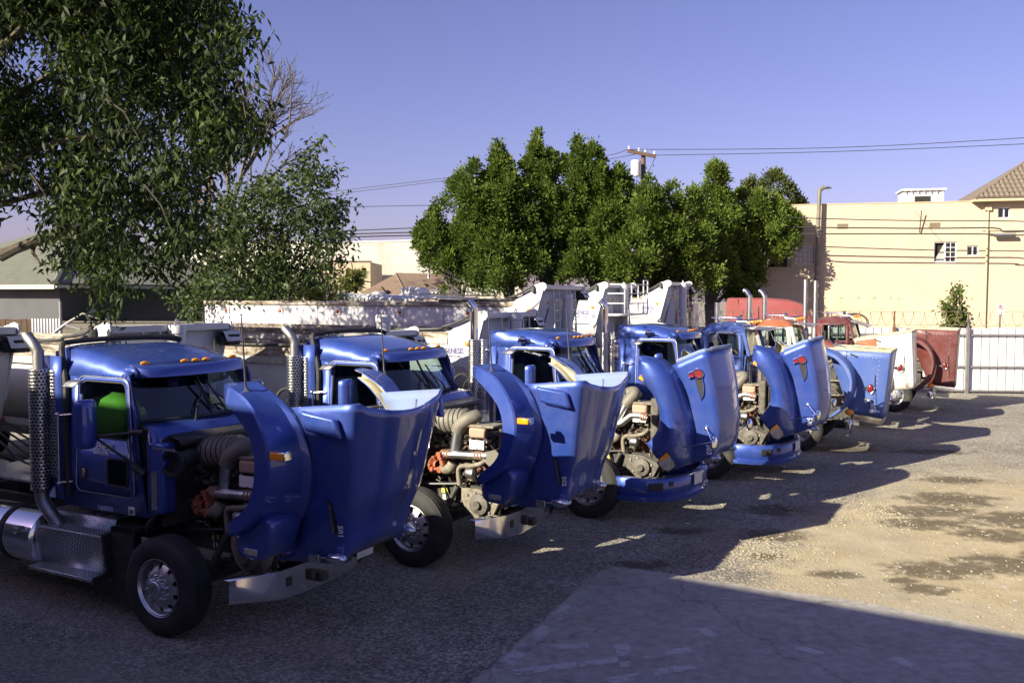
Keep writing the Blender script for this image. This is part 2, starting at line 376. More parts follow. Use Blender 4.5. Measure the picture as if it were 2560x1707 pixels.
m, nt, b = nodes('slab_concrete'); L = nt.links
n1 = noise(nt, 1.3, 9, .7); n2 = noise(nt, 9, 6, .7); vo = N(nt, 'ShaderNodeTexVoronoi', feature='DISTANCE_TO_EDGE'); vo.inputs['Scale'].default_value = .55
tc = N(nt, 'ShaderNodeTexCoord'); nd = noise(nt, 1.7, 5, .6); mv = N(nt, 'ShaderNodeMix', data_type='RGBA'); mv.inputs[0].default_value = .35
L.new(tc.outputs['Object'], mv.inputs[6]); L.new(nd.outputs['Color'], mv.inputs[7]); L.new(mv.outputs[2], vo.inputs['Vector'])
c1 = ramp(nt, n1.outputs[0], [(.3, (0.21, 0.195, 0.175)), (.5, (0.30, 0.285, 0.26)), (.72, (0.38, 0.36, 0.32))]).outputs[0]
c1 = mixc(nt, .35, c1, ramp(nt, n2.outputs[0], [(.35, (.12, .115, .11)), (.6, (.4, .38, .35))]).outputs[0])
crk = ramp(nt, vo.outputs[0], [(0.0, (.5, .5, .5)), (0.006, (1, 1, 1))]).outputs[0]
L.new(mixc(nt, .8, c1, crk, 'MULTIPLY'), b.inputs['Base Color']); b.inputs['Roughness'].default_value = .85; bump(nt, b, n2.outputs[0], .25, .006)
edge = [(-2.4, 3.4), (-.36, 7.91), (.06, 8.83), (.5, 9.85), (.92, 10.77), (1.12, 11.12), (1.32, 11.34), (1.6, 11.25), (1.97, 11.09), (2.3, 10.9), (2.65, 10.70), (3.2, 10.45), (3.72, 10.22), (4.2, 9.95), (4.66, 9.62), (5.35, 9.08), (6.8, 8.1), (9, 6.6), (9, -1), (-2.4, -1)]
rr_ = random.Random(3); edge2 = []
for (x0, y0), (x1, y1) in zip(edge, edge[1:] + edge[:1]):
    for k in range(4): edge2.append((x0 + (x1 - x0) * k / 4 + rr_.uniform(-.025, .025), y0 + (y1 - y0) * k / 4 + rr_.uniform(-.025, .025)))
s = part('concrete_slab', MB().ext([(x, y, -.05) for x, y in edge2], (0, 0, .075)), 'slab_concrete', smooth=0, bev=.012); s['kind'] = 'structure'
# worn paint on the slab
m = bpy.data.materials.new('worn_white_paint'); m.use_nodes = True; MAT['worn_white_paint'] = m; nt = m.node_tree; b = nt.nodes['Principled BSDF']
b.inputs['Base Color'].default_value = (.62, .61, .6, 1); b.inputs['Roughness'].default_value = .8
nz = noise(nt, 16, 8, .75); n3 = noise(nt, 2.2, 3, .5); ad = N(nt, 'ShaderNodeMath', operation='ADD'); nt.links.new(nz.outputs[0], ad.inputs[0]); nt.links.new(n3.outputs[0], ad.inputs[1])
r = ramp(nt, ad.outputs[0], [(.98, (0, 0, 0)), (1.16, (.62, .62, .62))]) ; nt.links.new(r.outputs[0], b.inputs['Alpha'])
ZP = .025 + .005
def strip(pts, w):
    mb = MB(); P = [Vector((x, y, ZP)) for x, y in pts]
    rows = []
    for i, p in enumerate(P):
        d = (P[min(i + 1, len(P) - 1)] - P[max(i - 1, 0)]).normalized(); nrm = Vector((-d.y, d.x, 0))
        rows.append([p + nrm * w / 2, p - nrm * w / 2])
    o = part('painted_line', mb.loft(rows), 'worn_white_paint', smooth=0); o['kind'] = 'structure'
strip([(-.6, 7.0), (-.18, 8.0), (.2, 8.8), (.62, 9.75), (.95, 10.4)], .16)
strip([(.05, 8.62), (.4, 8.68), (.78, 8.72)], .12)
strip([(-.25, 8.0), (.5, 8.22), (1.1, 8.4), (1.8, 8.62)], .13)
strip([(.9, 7.9), (1.35, 8.08), (1.75, 8.23)], .14)
strip([(1.12, 8.75), (1.12, 8.2)], .16); strip([(2.02, 9.2), (2.13, 8.9)], .14); strip([(2.7, 8.86), (3.1, 8.5)], .13); strip([(3.72, 8.5), (3.84, 8.2)], .14)
# scattered loose stones
mb = MB(); vs = []; fs = []
for i in range(5500):
    t = rr_.random()
    if t < .55: x, y = rr_.uniform(-1, 9.5), rr_.uniform(9.2, 19)
    elif t < .75: x, y = rr_.gauss(3.4, .55), rr_.gauss(12.2, .4)
    else: x, y = rr_.uniform(4.6, 6.4), rr_.gauss(14.4, .5)
    if -.62 * (x - 1.3) + 11.4 > y and x > (y - 8.8) * .5 - .2: continue
    r0 = min(abs(rr_.gauss(0, .008)) + .005, .03); a = rr_.uniform(0, 6.28); o = len(vs); e = rr_.uniform(.5, .9)
    for k in range(4): vs.append((x + r0 * math.cos(a + k * 1.57) * rr_.uniform(.7, 1.3), y + r0 * math.sin(a + k * 1.57) * rr_.uniform(.7, 1.3), .001))
    for k in range(4): vs.append((x + .6 * r0 * math.cos(a + k * 1.57 + .4), y + .6 * r0 * math.sin(a + k * 1.57 + .4), r0 * e))
    fs += [(o + k, o + (k + 1) % 4, o + 4 + (k + 1) % 4, o + 4 + k) for k in range(4)] + [(o + 4, o + 5, o + 6, o + 7)]
mb.v, mb.f = vs, fs
mat('stone', (0.31, 0.27, 0.19), .9, dirt=(0.2, .18, .15), dscale=9)
o = part('loose_stones', mb, 'stone', smooth=0); tag(o, 'loose gravel stones scattered over the dirt of the yard', 'gravel', kind='stuff')
mat('asphalt', (0.06, 0.06, 0.06), .9, bmp=(60, .4)); mat('pavement', (0.33, 0.32, 0.30), .9)
o = part('road', MB().box(-120, 160, 36.0, 41.2, .0, .02), 'asphalt', smooth=0); o['kind'] = 'structure'
o = part('pavement', MB().box(-120, 160, 41.2, 44.0, -.05, .14), 'pavement', smooth=0); o['kind'] = 'structure'
o = part('pavement', MB().box(-120, 160, 34.0, 36.0, -.05, .14), 'pavement', smooth=0); o['kind'] = 'structure'

# the building behind the camera whose roof edge shades the near yard
mat('stucco_grey', (0.14, 0.135, 0.13), .9)
hb = 6.6; sx, sy = SUN_DIR.x / SUN_DIR.z * hb, SUN_DIR.y / SUN_DIR.z * hb
a = Vector((5.69 + sx, 8.83 + sy, 0)); d = Vector((-2.65, 1.57, 0)).normalized(); nrm = Vector((-d.y, d.x, 0));
if nrm.y > 0: nrm = -nrm
bt = thing('shop_building', 'workshop building behind the camera, only its roof shadow falls on the yard', 'building')
e0 = a - d * 6; e1 = a + d * 26
part('wall', MB().ext([e0 + d * 6, e1, e1 + nrm * 9, e0 + d * 6 + nrm * 9], (0, 0, hb)), 'stucco_grey', bt, 0)
part('parapet', MB().ext([e0, e0 + d * 5.4, e0 + d * 5.4 + nrm * 9, e0 + nrm * 9], (0, 0, hb - .28)), 'stucco_grey', bt, 0)

# ================================================================== trucks
V3 = lambda x, y, z: Vector((x, y, z))
def wheel_parts(parent, x, y, side, dual=False, rim_mat='aluminium'):
    """tyre with rim and nuts; side -1 = the side facing the yard's near edge"""
    w = .275; R = .52; s = side
    prof = [(.285, .0), (.30, -.012), (.36, .012), (.44, .016), (.49, -.008), (.512, -.035)]
    tread = []
    t0, t1 = -.035, -(w - .035)
    for k in range(5):
        a0 = t0 + (t1 - t0) * k / 5; a1 = t0 + (t1 - t0) * (k + .82) / 5; a2 = t0 + (t1 - t0) * (k + .91) / 5
        tread += [(R if 0 < k < 4 else R - .004, a0 - .001), (R if 0 < k < 4 else R - .004, a1)]
        if k < 4: tread += [(R - .016, a1 - .003), (R - .016, a2)]
    prof += tread + [(.512, -w + .03), (.49, -w + .008), (.44, -w - .012), (.36, -w - .01), (.30, -w + .02), (.285, -w)]
    ax = (0, s, 0); org = (x, y, R)
    ty = part('wheel', MB().lathe([(r, h) for r, h in prof], org, ax, 48), 'tyre_rubber', parent)
    if dual: part('tyre', MB().lathe([(r, h - .33) for r, h in prof], org, ax, 32), 'tyre_rubber', ty)
    rb = MB(); C = Vector(org); A = Vector(ax); 
    dish = -.10 if dual else 0
    rb.lathe([(.285, -.02), (.302, .004), (.308, .002), (.300, -.006), (.282, -.028), (.275, -.075)], org, ax, 48)
    # disc with ten hand holes
    nh = 10; r_in, r_out = .168, .278; hi, ho = (-.012 + dish * .4), -.078
    P = lambda r, a, h: C + A * h + Vector((math.cos(a) * r, 0, math.sin(a) * r))
    H = lambda r: hi + (ho - hi) * ((r - r_in) / (r_out - r_in)) ** 1.3
    for k in range(nh):
        ac = 2 * math.pi * (k + .5) / nh; da = math.pi / nh; rc = .226
        outer = [(r_in, -da), (r_in, 0), (r_in, da), (.22, da), (r_out, da), (r_out, 0), (r_out, -da), (.22, -da)]
        inner = []
        for r, a in outer:
            ang = math.atan2((r - rc) / .055, a / da); inner.append((rc + .030 * math.sin(ang), .026 / rc * math.cos(ang)))
        vs = [P(r, ac + a, H(r)) for r, a in outer] + [P(r, ac + a, H(r)) for r, a in inner] + [P(r, ac + a, H(r) - .02) for r, a in inner]
        rb.add(vs, [(i, (i + 1) % 8, 8 + (i + 1) % 8, 8 + i) for i in range(8)] + [(8 + i, 8 + (i + 1) % 8, 16 + (i + 1) % 8, 16 + i) for i in range(8)])
    if not dual: rb.lathe([(r_in, hi), (.16, hi + .003), (.095, hi + .003), (.088, .05), (.080, .058), (.0, .06)], org, ax, 24)
    else: rb.lathe([(r_in, hi), (.13, hi - .02), (.115, .06), (.095, .09), (0, .095)], org, ax, 24)
    part('rim', rb, rim_mat, ty, 30)
    part('drum', MB().lathe([(.27, -.10), (0, -.10)], org, ax, 16), 'chassis_black', ty)
    nb = MB()
    for k in range(10):
        a = 2 * math.pi * k / 10 + .15; p = P(.134, a, hi); nb.cyl(p, p + A * .055, .0165, .012, 6)
    part('lug_nuts', nb, 'chrome', ty, 30)
    return ty

def perf_shield(cx, cy, r, z0, z1, nu=22, nv=52, a0=0.0, a1=2 * math.pi):
    mb = MB(); vs = []; fs = []
    hgt = (z1 - z0) / nv
    for i in range(nv):
        for j in range(nu):
            off = .5 if i % 2 else 0
            c = a0 + (a1 - a0) * (j + .5 + off) / nu; da = (a1 - a0) / nu / 2; zc = z0 + hgt * (i + .5); o = len(vs)
            for q in ((-1, -1), (1, -1), (1, 1), (-1, 1)):
                a = c + q[0] * da; vs.append((cx + r * math.cos(a), cy + r * math.sin(a), zc + q[1] * hgt / 2))
            for q in ((-.84, 0), (0, -.84), (.84, 0), (0, .84)):
                a = c + q[0] * da; vs.append((cx + r * math.cos(a), cy + r * math.sin(a), zc + q[1] * hgt / 2))
            fs += [(o, o + 1, o + 5), (o + 1, o + 2, o + 6), (o + 2, o + 3, o + 7), (o + 3, o, o + 4), (o, o + 5, o + 4), (o + 1, o + 6, o + 5), (o + 2, o + 7, o + 6), (o + 3, o + 4, o + 7)]
    mb.v, mb.f = vs, fs; return mb

def frame_with_hole(out, hole, y):
    """panel in the xz plane at y: outline (list) with a rectangular-ish hole, both given with equal counts"""
    n = len(out); mb = MB(); return mb.add([(x, y, z) for x, z in out] + [(x, y, z) for x, z in hole], [(i, (i + 1) % n, n + (i + 1) % n, n + i) for i in range(n)])

def rounded(x0, x1, z0, z1, r, n=4, slant=0.0):
    pts = []
    for cx, cz, a0 in ((x1 - r, z1 - r, 0), (x0 + r, z1 - r, 90), (x0 + r, z0 + r, 180), (x1 - r, z0 + r, 270)):
        for k in range(n + 1):
            a = rad(a0 + 90 * k / n); x = cx + r * math.cos(a); z = cz + r * math.sin(a); pts.append((x + slant * (z - z0) / (z1 - z0) * (-1 if x > (x0 + x1) / 2 else 0), z))
    return pts

def modern_cab(t, raised, paint='blue_paint', dz=0.0):
    XR, XF = -1.82, -.42; ZB, ZT = 1.15, 2.66 + dz
    win = rounded(-1.50, -.68, 1.97, 2.585 + dz, .07, 4, .12)
    n = len(win); cxm = -1.08; czm = 2.3
    # cab side panel: outline matched point for point with the window opening
    def side_outline(y):
        o = []
        for x, z in win:
            if x > cxm: X_ = -.80 + (2.66 + dz - z) * .30 if z > 2.1 else XF
            else: X_ = XR
            o.append((min(X_, XF), ZT if z > czm else ZB))
        return o
    def yy(z): return -.955 + max(0, (z - 2.0)) * .10
    so = side_outline(0)
    mb = MB(); mb.add([(x, yy(z), z) for x, z in so] + [(x, yy(z), z) for x, z in win], [(i, (i + 1) % n, n + (i + 1) % n, n + i) for i in range(n)])
    mb.add([(XF, -.955, ZB), (-.30, -.93, 1.2), (-.30, -.90, 2.05), (-.42, -.92, 2.12), (XF, -.955, 2.0)], [(0, 1, 2, 3, 4)])
    # rear wall, floor, cowl
    mb.mirror()
    mb.quad((XR, -.955, ZB), (XR, .955, ZB), (XR, .955, 2.05), (XR, -.955, 2.05)); mb.quad((XR, -.955, ZB), (XR, .955, ZB), (-.3, .93, 1.2), (-.3, -.93, 1.2))
    mb.quad((XR, -.9, 2.05), (XR, -.55, 2.05), (XR, -.55, ZT), (XR, -.89, ZT)); mb.quad((XR, .55, 2.05), (XR, .9, 2.05), (XR, .89, ZT), (XR, .55, ZT)); mb.quad((XR, -.9, 2.5), (XR, .9, 2.5), (XR, .89, ZT), (XR, -.89, ZT))
    # cowl below the windscreen
    rows = []
    for f in np.linspace(-1, 1, 13):
        c = .13 * (1 - f * f); rows.append([(-.62 + c * 1.5, .84 * f, 2.15), (-.44 + c, .90 * f, 2.12), (-.30 + c * .4, .91 * f, 2.02), (-.30, .92 * f, 1.85)])
    mb.loft(rows)
    cab = part('cab_body', mb, paint, t, 40, solid=.02, inner='cab_lining')
    # A pillars and windscreen
    ws_ = []; seal_t = []; seal_b = []
    for f in np.linspace(-1, 1, 15):
        c = .16 * (1 - abs(f) ** 2.2); xb, zb = -.66 + c * 1.35, 2.165; xt, zt = -.90 + c, 2.655 + dz
        yb, yt = .84 * f, .80 * f; ws_.append([(xb, yb, zb), (xt, yt, zt)]); seal_t.append((xt, yt, zt)); seal_b.append((xb, yb, zb))
    part('windshield', MB().loft(ws_), 'screen_glass', t)
    part('window_sticker', MB().quad((-.715 + .03, -.800, 2.235), (-.690 + .03, -.745, 2.235), (-.735 + .03, -.742, 2.315), (-.760 + .03, -.795, 2.315)), 'sticker_yellow', cab, 0)
    part('windshield_seal', MB().tube(seal_b + seal_t[::-1] + [seal_b[0]], .018, 6).tube([(ws_[7][0]), (ws_[7][1])], .016, 6), 'black_rubber', t)
    ap = MB().loft([[(-.66, -.84, 2.16), (-.64, -.905, 2.12), (-.56, -.945, 2.05)], [(-.90, -.80, 2.66 + dz), (-.88, -.86, 2.66 + dz), (-.82, -.89, 2.64 + dz)]]).mirror()
    part('pillar', ap, paint, t, solid=.01)
    # roof
    rows = []
    if raised: prof = [(-2.05, 2.93, .80), (-1.98, 2.965, .80), (-1.6, 2.93, .79), (-1.25, 2.87, .785), (-.95, 2.79, .78), (-.80, 2.74, .77)]
    else: prof = [(-1.98, 2.86 + dz, .86), (-1.85, 2.90 + dz, .84), (-1.5, 2.915 + dz, .82), (-1.2, 2.89 + dz, .80), (-.95, 2.83 + dz, .785), (-.80, 2.76 + dz, .77)]
    for x, z, hw in prof:
        r_ = []
        xs_ = max(x, XR - .0) if not raised else x
        for f in np.linspace(-1, 1, 17):
            if abs(f) == 1: r_.append((x, f * .905, 2.64 + dz)); continue
            e = abs(f) / .875
            if e > 1.0: r_.append((x, f * .90 / .9375 * .97, z - .075))
            else: r_.append((x, f / .875 * hw, z - .035 * e ** 6 + .015 * (1 - e * e)))
        rows.append(r_)
    part('roof', MB().loft(rows), paint, t, 60, solid=.02, inner='cab_lining')
    XB = -2.06 if raised else -1.98
    rb = MB()
    for s in (-1, 1):
        rb.add([(XB, s * .88, 1.2), (XR, s * .955, 1.2), (XR, s * .955, 2.0), (XR, s * .89, 2.66 + dz), (XB, s * .86, 2.7 + dz), (XB, s * .88, 2.0)], [(0, 1, 2, 3, 4, 5)])
    rb.quad((XB, -.88, 1.2), (XB, .88, 1.2), (XB, .86, 2.7 + dz), (XB, -.86, 2.7 + dz)); rb.quad((XB, -.86, 2.7 + dz), (XB, .86, 2.7 + dz), (XB, .84, 2.9 + dz), (XB, -.84, 2.9 + dz))
    part('sleeper_shell' if raised else 'cab_rear_panel', rb, paint, t, 30, solid=.02)
    if raised:
        sp = smooth_path([(-1.70, -.965, 1.25), (-1.73, -.965, 2.1), (-1.74, -.95, 2.45), (-1.82, -.91, 2.72), (-1.92, -.86, 2.955), (-1.96, -.70, 3.0), (-1.97, 0, 3.02), (-1.96, .70, 3.0), (-1.92, .86, 2.955)], 5)
        part('rear_seal', MB().tube(sp, .034, 8), 'black_rubber', t)
        part('cab_extender', MB().loft([[(-2.20, -.93, z), (-1.80, -.965, z)] for z in (1.2, 2.0, 2.6, 2.85)]).mirror(), 'blue_paint' if paint == 'blue_paint' else paint, t, solid=.02)
    rv = MB()
    for k in range(11): rv.sph((-1.45 + k * .065, -.897, 2.655 + dz), .008, 6, 4)
    if not raised:
        for k in range(3):
            for z in (2.66, 2.74): rv.sph((-1.9 + k * .06, -.90, z + dz - .02), .008, 6, 4)
    part('rivets', rv, paint, t)
    # visor
    rows = []
    for f in np.linspace(-1, 1, 17):
        c = .15 * (1 - abs(f) ** 2.4); e = 1 if abs(f) < .98 else .0; y = f * .80
        rows.append([(-.93 + c, y, 2.735 + dz), (-.86 + c, y, 2.775 + dz), (-.79 + c, y, 2.77 + dz), (-.715 + c, y * .985, 2.725 + dz), (-.70 + c, y * .97, 2.635 + dz), (-.72 + c, y * .97, 2.633 + dz)])
    vis = MB().loft(rows)
    vis.add([(-.93, -.80, 2.735 + dz), (-.79, -.80, 2.77 + dz), (-.70, -.776, 2.635 + dz), (-.95, -.86, 2.63 + dz)], [(0, 1, 2, 3)]).add([(-.93, .80, 2.735 + dz), (-.79, .80, 2.77 + dz), (-.70, .776, 2.635 + dz), (-.95, .86, 2.63 + dz)], [(0, 3, 2, 1)])
    v = part('sun_visor', vis, paint, t, 50, solid=.012)
    bk = MB().loft([[(-.905 + .15 * (1 - abs(f) ** 2.4), f * .70, 2.772 + dz), (-.79 + .15 * (1 - abs(f) ** 2.4), f * .70, 2.776 + dz)] for f in np.linspace(-1, 1, 13)])
    part('lamp_strip', bk, 'black_plastic', v, solid=.006)
    for y in (-.66, -.18, -.02, .14, .64):
        c = .15 * (1 - abs(y / .8) ** 2.4)
        part('marker_lamp', MB().sph((-.835 + c, y, 2.79 + dz), (.028, .062, .024), 10, 6), 'amber_lens' if y < .5 else ('amber_lens' if raised else 'red_lens'), v)
    part('screw', MB().sph((-.945, -.868, 2.66 + dz), .012, 6, 4).sph((-.90, -.862, 2.665 + dz), .012, 6, 4), 'chrome', v)
    # door with window, handle, small lower window
    dg = rounded(-1.57, -.60, 1.34, 2.635 + dz, .09, 5, .14); wo_ = rounded(-1.50, -.68, 1.97, 2.585 + dz, .07, 5, .12)
    nn = len(dg)
    for s in (-1, 1):
        db = MB().add([(x, s * -1 * (yy(z) - .012), z) for x, z in dg] + [(x, s * -1 * (yy(z) - .012), z) for x, z in wo_], [(i, (i + 1) % nn, nn + (i + 1) % nn, nn + i) for i in range(nn)])
        d = part('door', db, paint, t, 40, solid=.015)
        trim = [(x, s * -1 * (yy(z) - .016), z) for x, z in dg]
        part('door_trim', MB().tube(trim + [trim[0]], .0065, 6), 'dull_steel', d)
        wl = [(x, s * -1 * (yy(z) - .004), z) for x, z in wo_]; part('window', MB().poly(wl), 'cab_glass', d, 0)
        part('window_trim', MB().tube(wl + [wl[0]], .011, 6), 'black_rubber', d)
        pk = [(x, s * .972, z) for x, z in rounded(-1.03, -.71, 1.45, 1.745, .04)]
        part('lower_window', MB().poly(pk), 'dark_glass', d, 0); part('lower_window_frame', MB().tube(pk + [pk[0]], .012, 6), 'black_rubber', d)
        part('handle_recess', MB().poly([(x, s * .971, z) for x, z in rounded(-1.50, -1.385, 1.47, 1.62, .025)]), 'black_plastic', d, 0)
        part('handle', MB().box(-1.465, -1.42, s * .97 - .012, s * .97 + .012, 1.50, 1.60), 'worn_chrome', d, bev=.008)
        text('lettering', 'GENESIS', 'letter_white', d, (-1.10, s * .977, 1.875), (1 if s < 0 else -1, 0, 0), (0, 0, 1), .085, .34, .002, .02)
        text('lettering', 'DISPATCH INC.', 'letter_white', d, (-1.125, s * .977, 1.80), (1 if s < 0 else -1, 0, 0), (0, 0, 1), .036, .27, .002, .02)
    dm = MB().tube([(-1.60 + .02 * k, -.98 - .07 * math.sin(k / 3.0 * math.pi / 2), 2.60 + dz - .012 * k) for k in range(4)], .01, 6)
    lm = MB().loft([[(-1.58, -.985, 2.60 + dz), (-1.38, -.985, 2.60 + dz)], [(-1.60, -1.04, 2.575 + dz), (-1.38, -1.04, 2.585 + dz)], [(-1.61, -1.09, 2.525 + dz), (-1.43, -1.09, 2.53 + dz)]])
    part('look_down_mirror', lm, 'dull_steel', t, solid=.015)
    # lettering on the sill
    text('lettering', 'CA#386318', 'letter_pale', cab, (-1.105, -.958, 1.18), (1, 0, 0), (0, 0, 1), .055, .25, .002, .01)
    p80 = part('weight_sticker', MB().box(-.72, -.625, -.962, -.957, 1.155, 1.245), 'sticker_white', cab, 0)
    text('lettering', '80', 'letter_black', p80, (-.672, -.963, 1.19), (1, 0, 0), (0, 0, 1), .055, .07, .002, .02)
    # grab handle
    gb = MB().cyl((-1.80, -1.02, 1.40), (-1.80, -1.02, 2.19), .018, n=10); gb.sph((-1.80, -1.02, 2.19), .03).sph((-1.80, -1.02, 1.40), .026)
    gb.cyl((-1.80, -1.02, 2.18), (-1.62, -.97, 2.20), .012, n=8).cyl((-1.80, -1.02, 1.41), (-1.64, -.96, 1.43), .012, n=8)
    part('grab_handle', gb, 'worn_chrome', t)
    # mirrors
    for s in (-1, 1):
        mm = MB()
        for z, k in ((1.915, .72), (1.94, .95), (2.0, 1), (2.35, 1), (2.405, .95), (2.43, .72)):
            pass
        rows = []
        for z, k in ((1.905, .55), (1.915, .8), (1.945, .97), (2.0, 1), (2.34, 1), (2.40, .97), (2.425, .8), (2.432, .55)):
            rows.append([(-.97 + q[0] * .062 * k, s * 1.26 + q[1] * .115 * k, z) for q in ((-1, -1), (-.2, -1.02), (.6, -.8), (1, -.3), (1, .3), (.6, .8), (-.2, 1.02), (-1, 1))])
        mm.loft(rows, True); mm.poly(rows[0]).poly(rows[-1])
        mo = part('mirror', mm, paint, t, 50)
        part('mirror_glass', MB().poly([(-1.034, s * 1.26 + y, 2.165 + z) for y, z in rounded(-.10, .10, -.23, .23, .03)]), 'chrome', mo, 0)
        am = MB().tube(smooth_path([(-.97, s * 1.20, 2.02), (-.75, s * 1.10, 2.05), (-.55, s * .98, 2.07)], 4), .017, 8).tube(smooth_path([(-.96, s * 1.18, 2.02), (-.74, s * 1.09, 1.86), (-.55, s * .97, 1.70)], 4), .015, 8)
        am.cyl((-.62, s * 1.0, 2.068), (-.47, s * .95, 2.075), .034, n=10).cyl((-.60, s * 1.0, 1.72), (-.46, s * .95, 1.62), .045, .05, n=8)
        part('mirror_arm', am, 'black_plastic', mo)
    # wipers
    wp = MB()
    for y0, y1 in ((-.30, -.06), (.42, .10)):
        wp.tube([(-.40, y0, 2.12), (-.47, (y0 + y1) / 2, 2.30), (-.56, y1, 2.43)], .008, 6).tube([(-.38, y0 - .03, 2.12), (-.46, (y0 + y1) / 2 - .03, 2.30), (-.55, y1, 2.43)], .006, 6)
        wp.beam((-.60, y1 - .06, 2.56), (-.44, y1 + .08, 2.23), .025, .02)
    part('wipers', wp, 'black_plastic', t)
    # firewall and its boxes
    fw = MB().box(-.32, -.27, -.86, .86, 1.05, 2.0)
    part('firewall', fw, 'chassis_black', t)
    part('cowl_panel', MB().loft([[(-.27, y, 2.04), (-.10, y, 2.0), (-.08, y, 1.93)] for y in np.linspace(-.80, .80, 8)]), 'black_plastic', t, solid=.01)
    ci = MB().box(-.42, -.20, -.94, -.75, 1.20, 1.97)
    part('cowl_bracket', ci, paint, t, bev=.03)
    part('cowl_strip', MB().box(-.36, -.28, -.957, -.945, 1.25, 1.66).box(-.34, -.02, -.945, -.93, 1.90, 1.925), 'aluminium', t, 0)
    part('intake_port', MB().lathe([(.14, .0), (.15, .03), (.14, .05), (.10, .045), (.09, -.03), (0, -.03)], (-.12, -.86, 1.76), (.25, -1, 0), 20), 'black_plastic', t)
    # inside
    part('dashboard', MB().xz([(-.40, 1.6), (-.42, 2.10), (-.60, 2.14), (-.80, 2.06), (-.85, 1.6)], -.88, .88), 'black_plastic', t, bev=.03)
    part('steering_wheel', MB().tube([(-.95 + .10 * math.sin(a), .45 + .22 * math.cos(a), 2.02 + .19 * math.sin(a)) for a in np.linspace(0, 6.2832, 20)], .014, 6), 'black_plastic', t)
    for y in (-.45, .45):
        sb = part('seat', MB().box(-1.62, -1.12, y - .24, y + .24, 1.55, 1.72), 'seat_fabric', t, bev=.05)
        part('seat_back', MB().xz([(-1.72, 1.7), (-1.56, 1.7), (-1.62, 2.38), (-1.74, 2.38)], y - .23, y + .23), 'seat_grey' if y < 0 else 'seat_fabric', sb, bev=.05)
    part('antenna', MB().tube([(-1.05, .62, 2.83 + dz), (-1.05, .62, 3.0 + dz)], .008, 6), 'black_plastic', t)
    return cab

def chassis(t, axle_back=-4.6):
    fr = MB()
    for y in (-.43, .43): fr.box(-6.1, 1.02, y - .04, y + .04, .74, 1.0)
    for x in (-5.6, -4.6, -3.4, -2.2, -1.0): fr.box(x - .06, x + .06, -.40, .40, .80, .95)
    part('frame', fr, 'chassis_black', t)
    fx = MB().cyl((0, -.95, .50), (0, .95, .50), .07).box(-.1, .1, -.6, .6, .42, .56)
    for y in (-.5, .5):
        fx.tube(smooth_path([(-.75, y, .72), (0, y, .60), (.8, y, .74)], 5), .035, 6)
        fx.cyl((.25, y, .55), (.45, y - .1 * (1 if y > 0 else -1), 1.0), .035, n=8)
    part('front_axle', fx, 'chassis_black', t)
    wheel_parts(t, 0, -1.20, -1); wheel_parts(t, 0, 1.20, 1)
    for x in (axle_back, axle_back - 1.32):
        for s in (-1, 1): wheel_parts(t, x, s * 1.22, s, True)
        part('rear_axle', MB().cyl((x, -1.0, .52), (x, 1.0, .52), .09, n=10).sph((x, 0, .55), (.25, .2, .22)), 'chassis_black', t)
    part('fifth_wheel', MB().lathe([(.50, 0), (.48, .05), (.12, .06)], (-5.2, 0, 1.08), (0, 0, 1), 24, True), 'dull_steel', t)
    part('mudguard', MB().loft([[(-4.6 + 0.62 * math.cos(a), y, .52 + .62 * math.sin(a)) for a in np.linspace(rad(15), rad(165), 12)] for y in (-1.24, -.62)]).mirror(), 'worn_chrome', t, solid=.006)

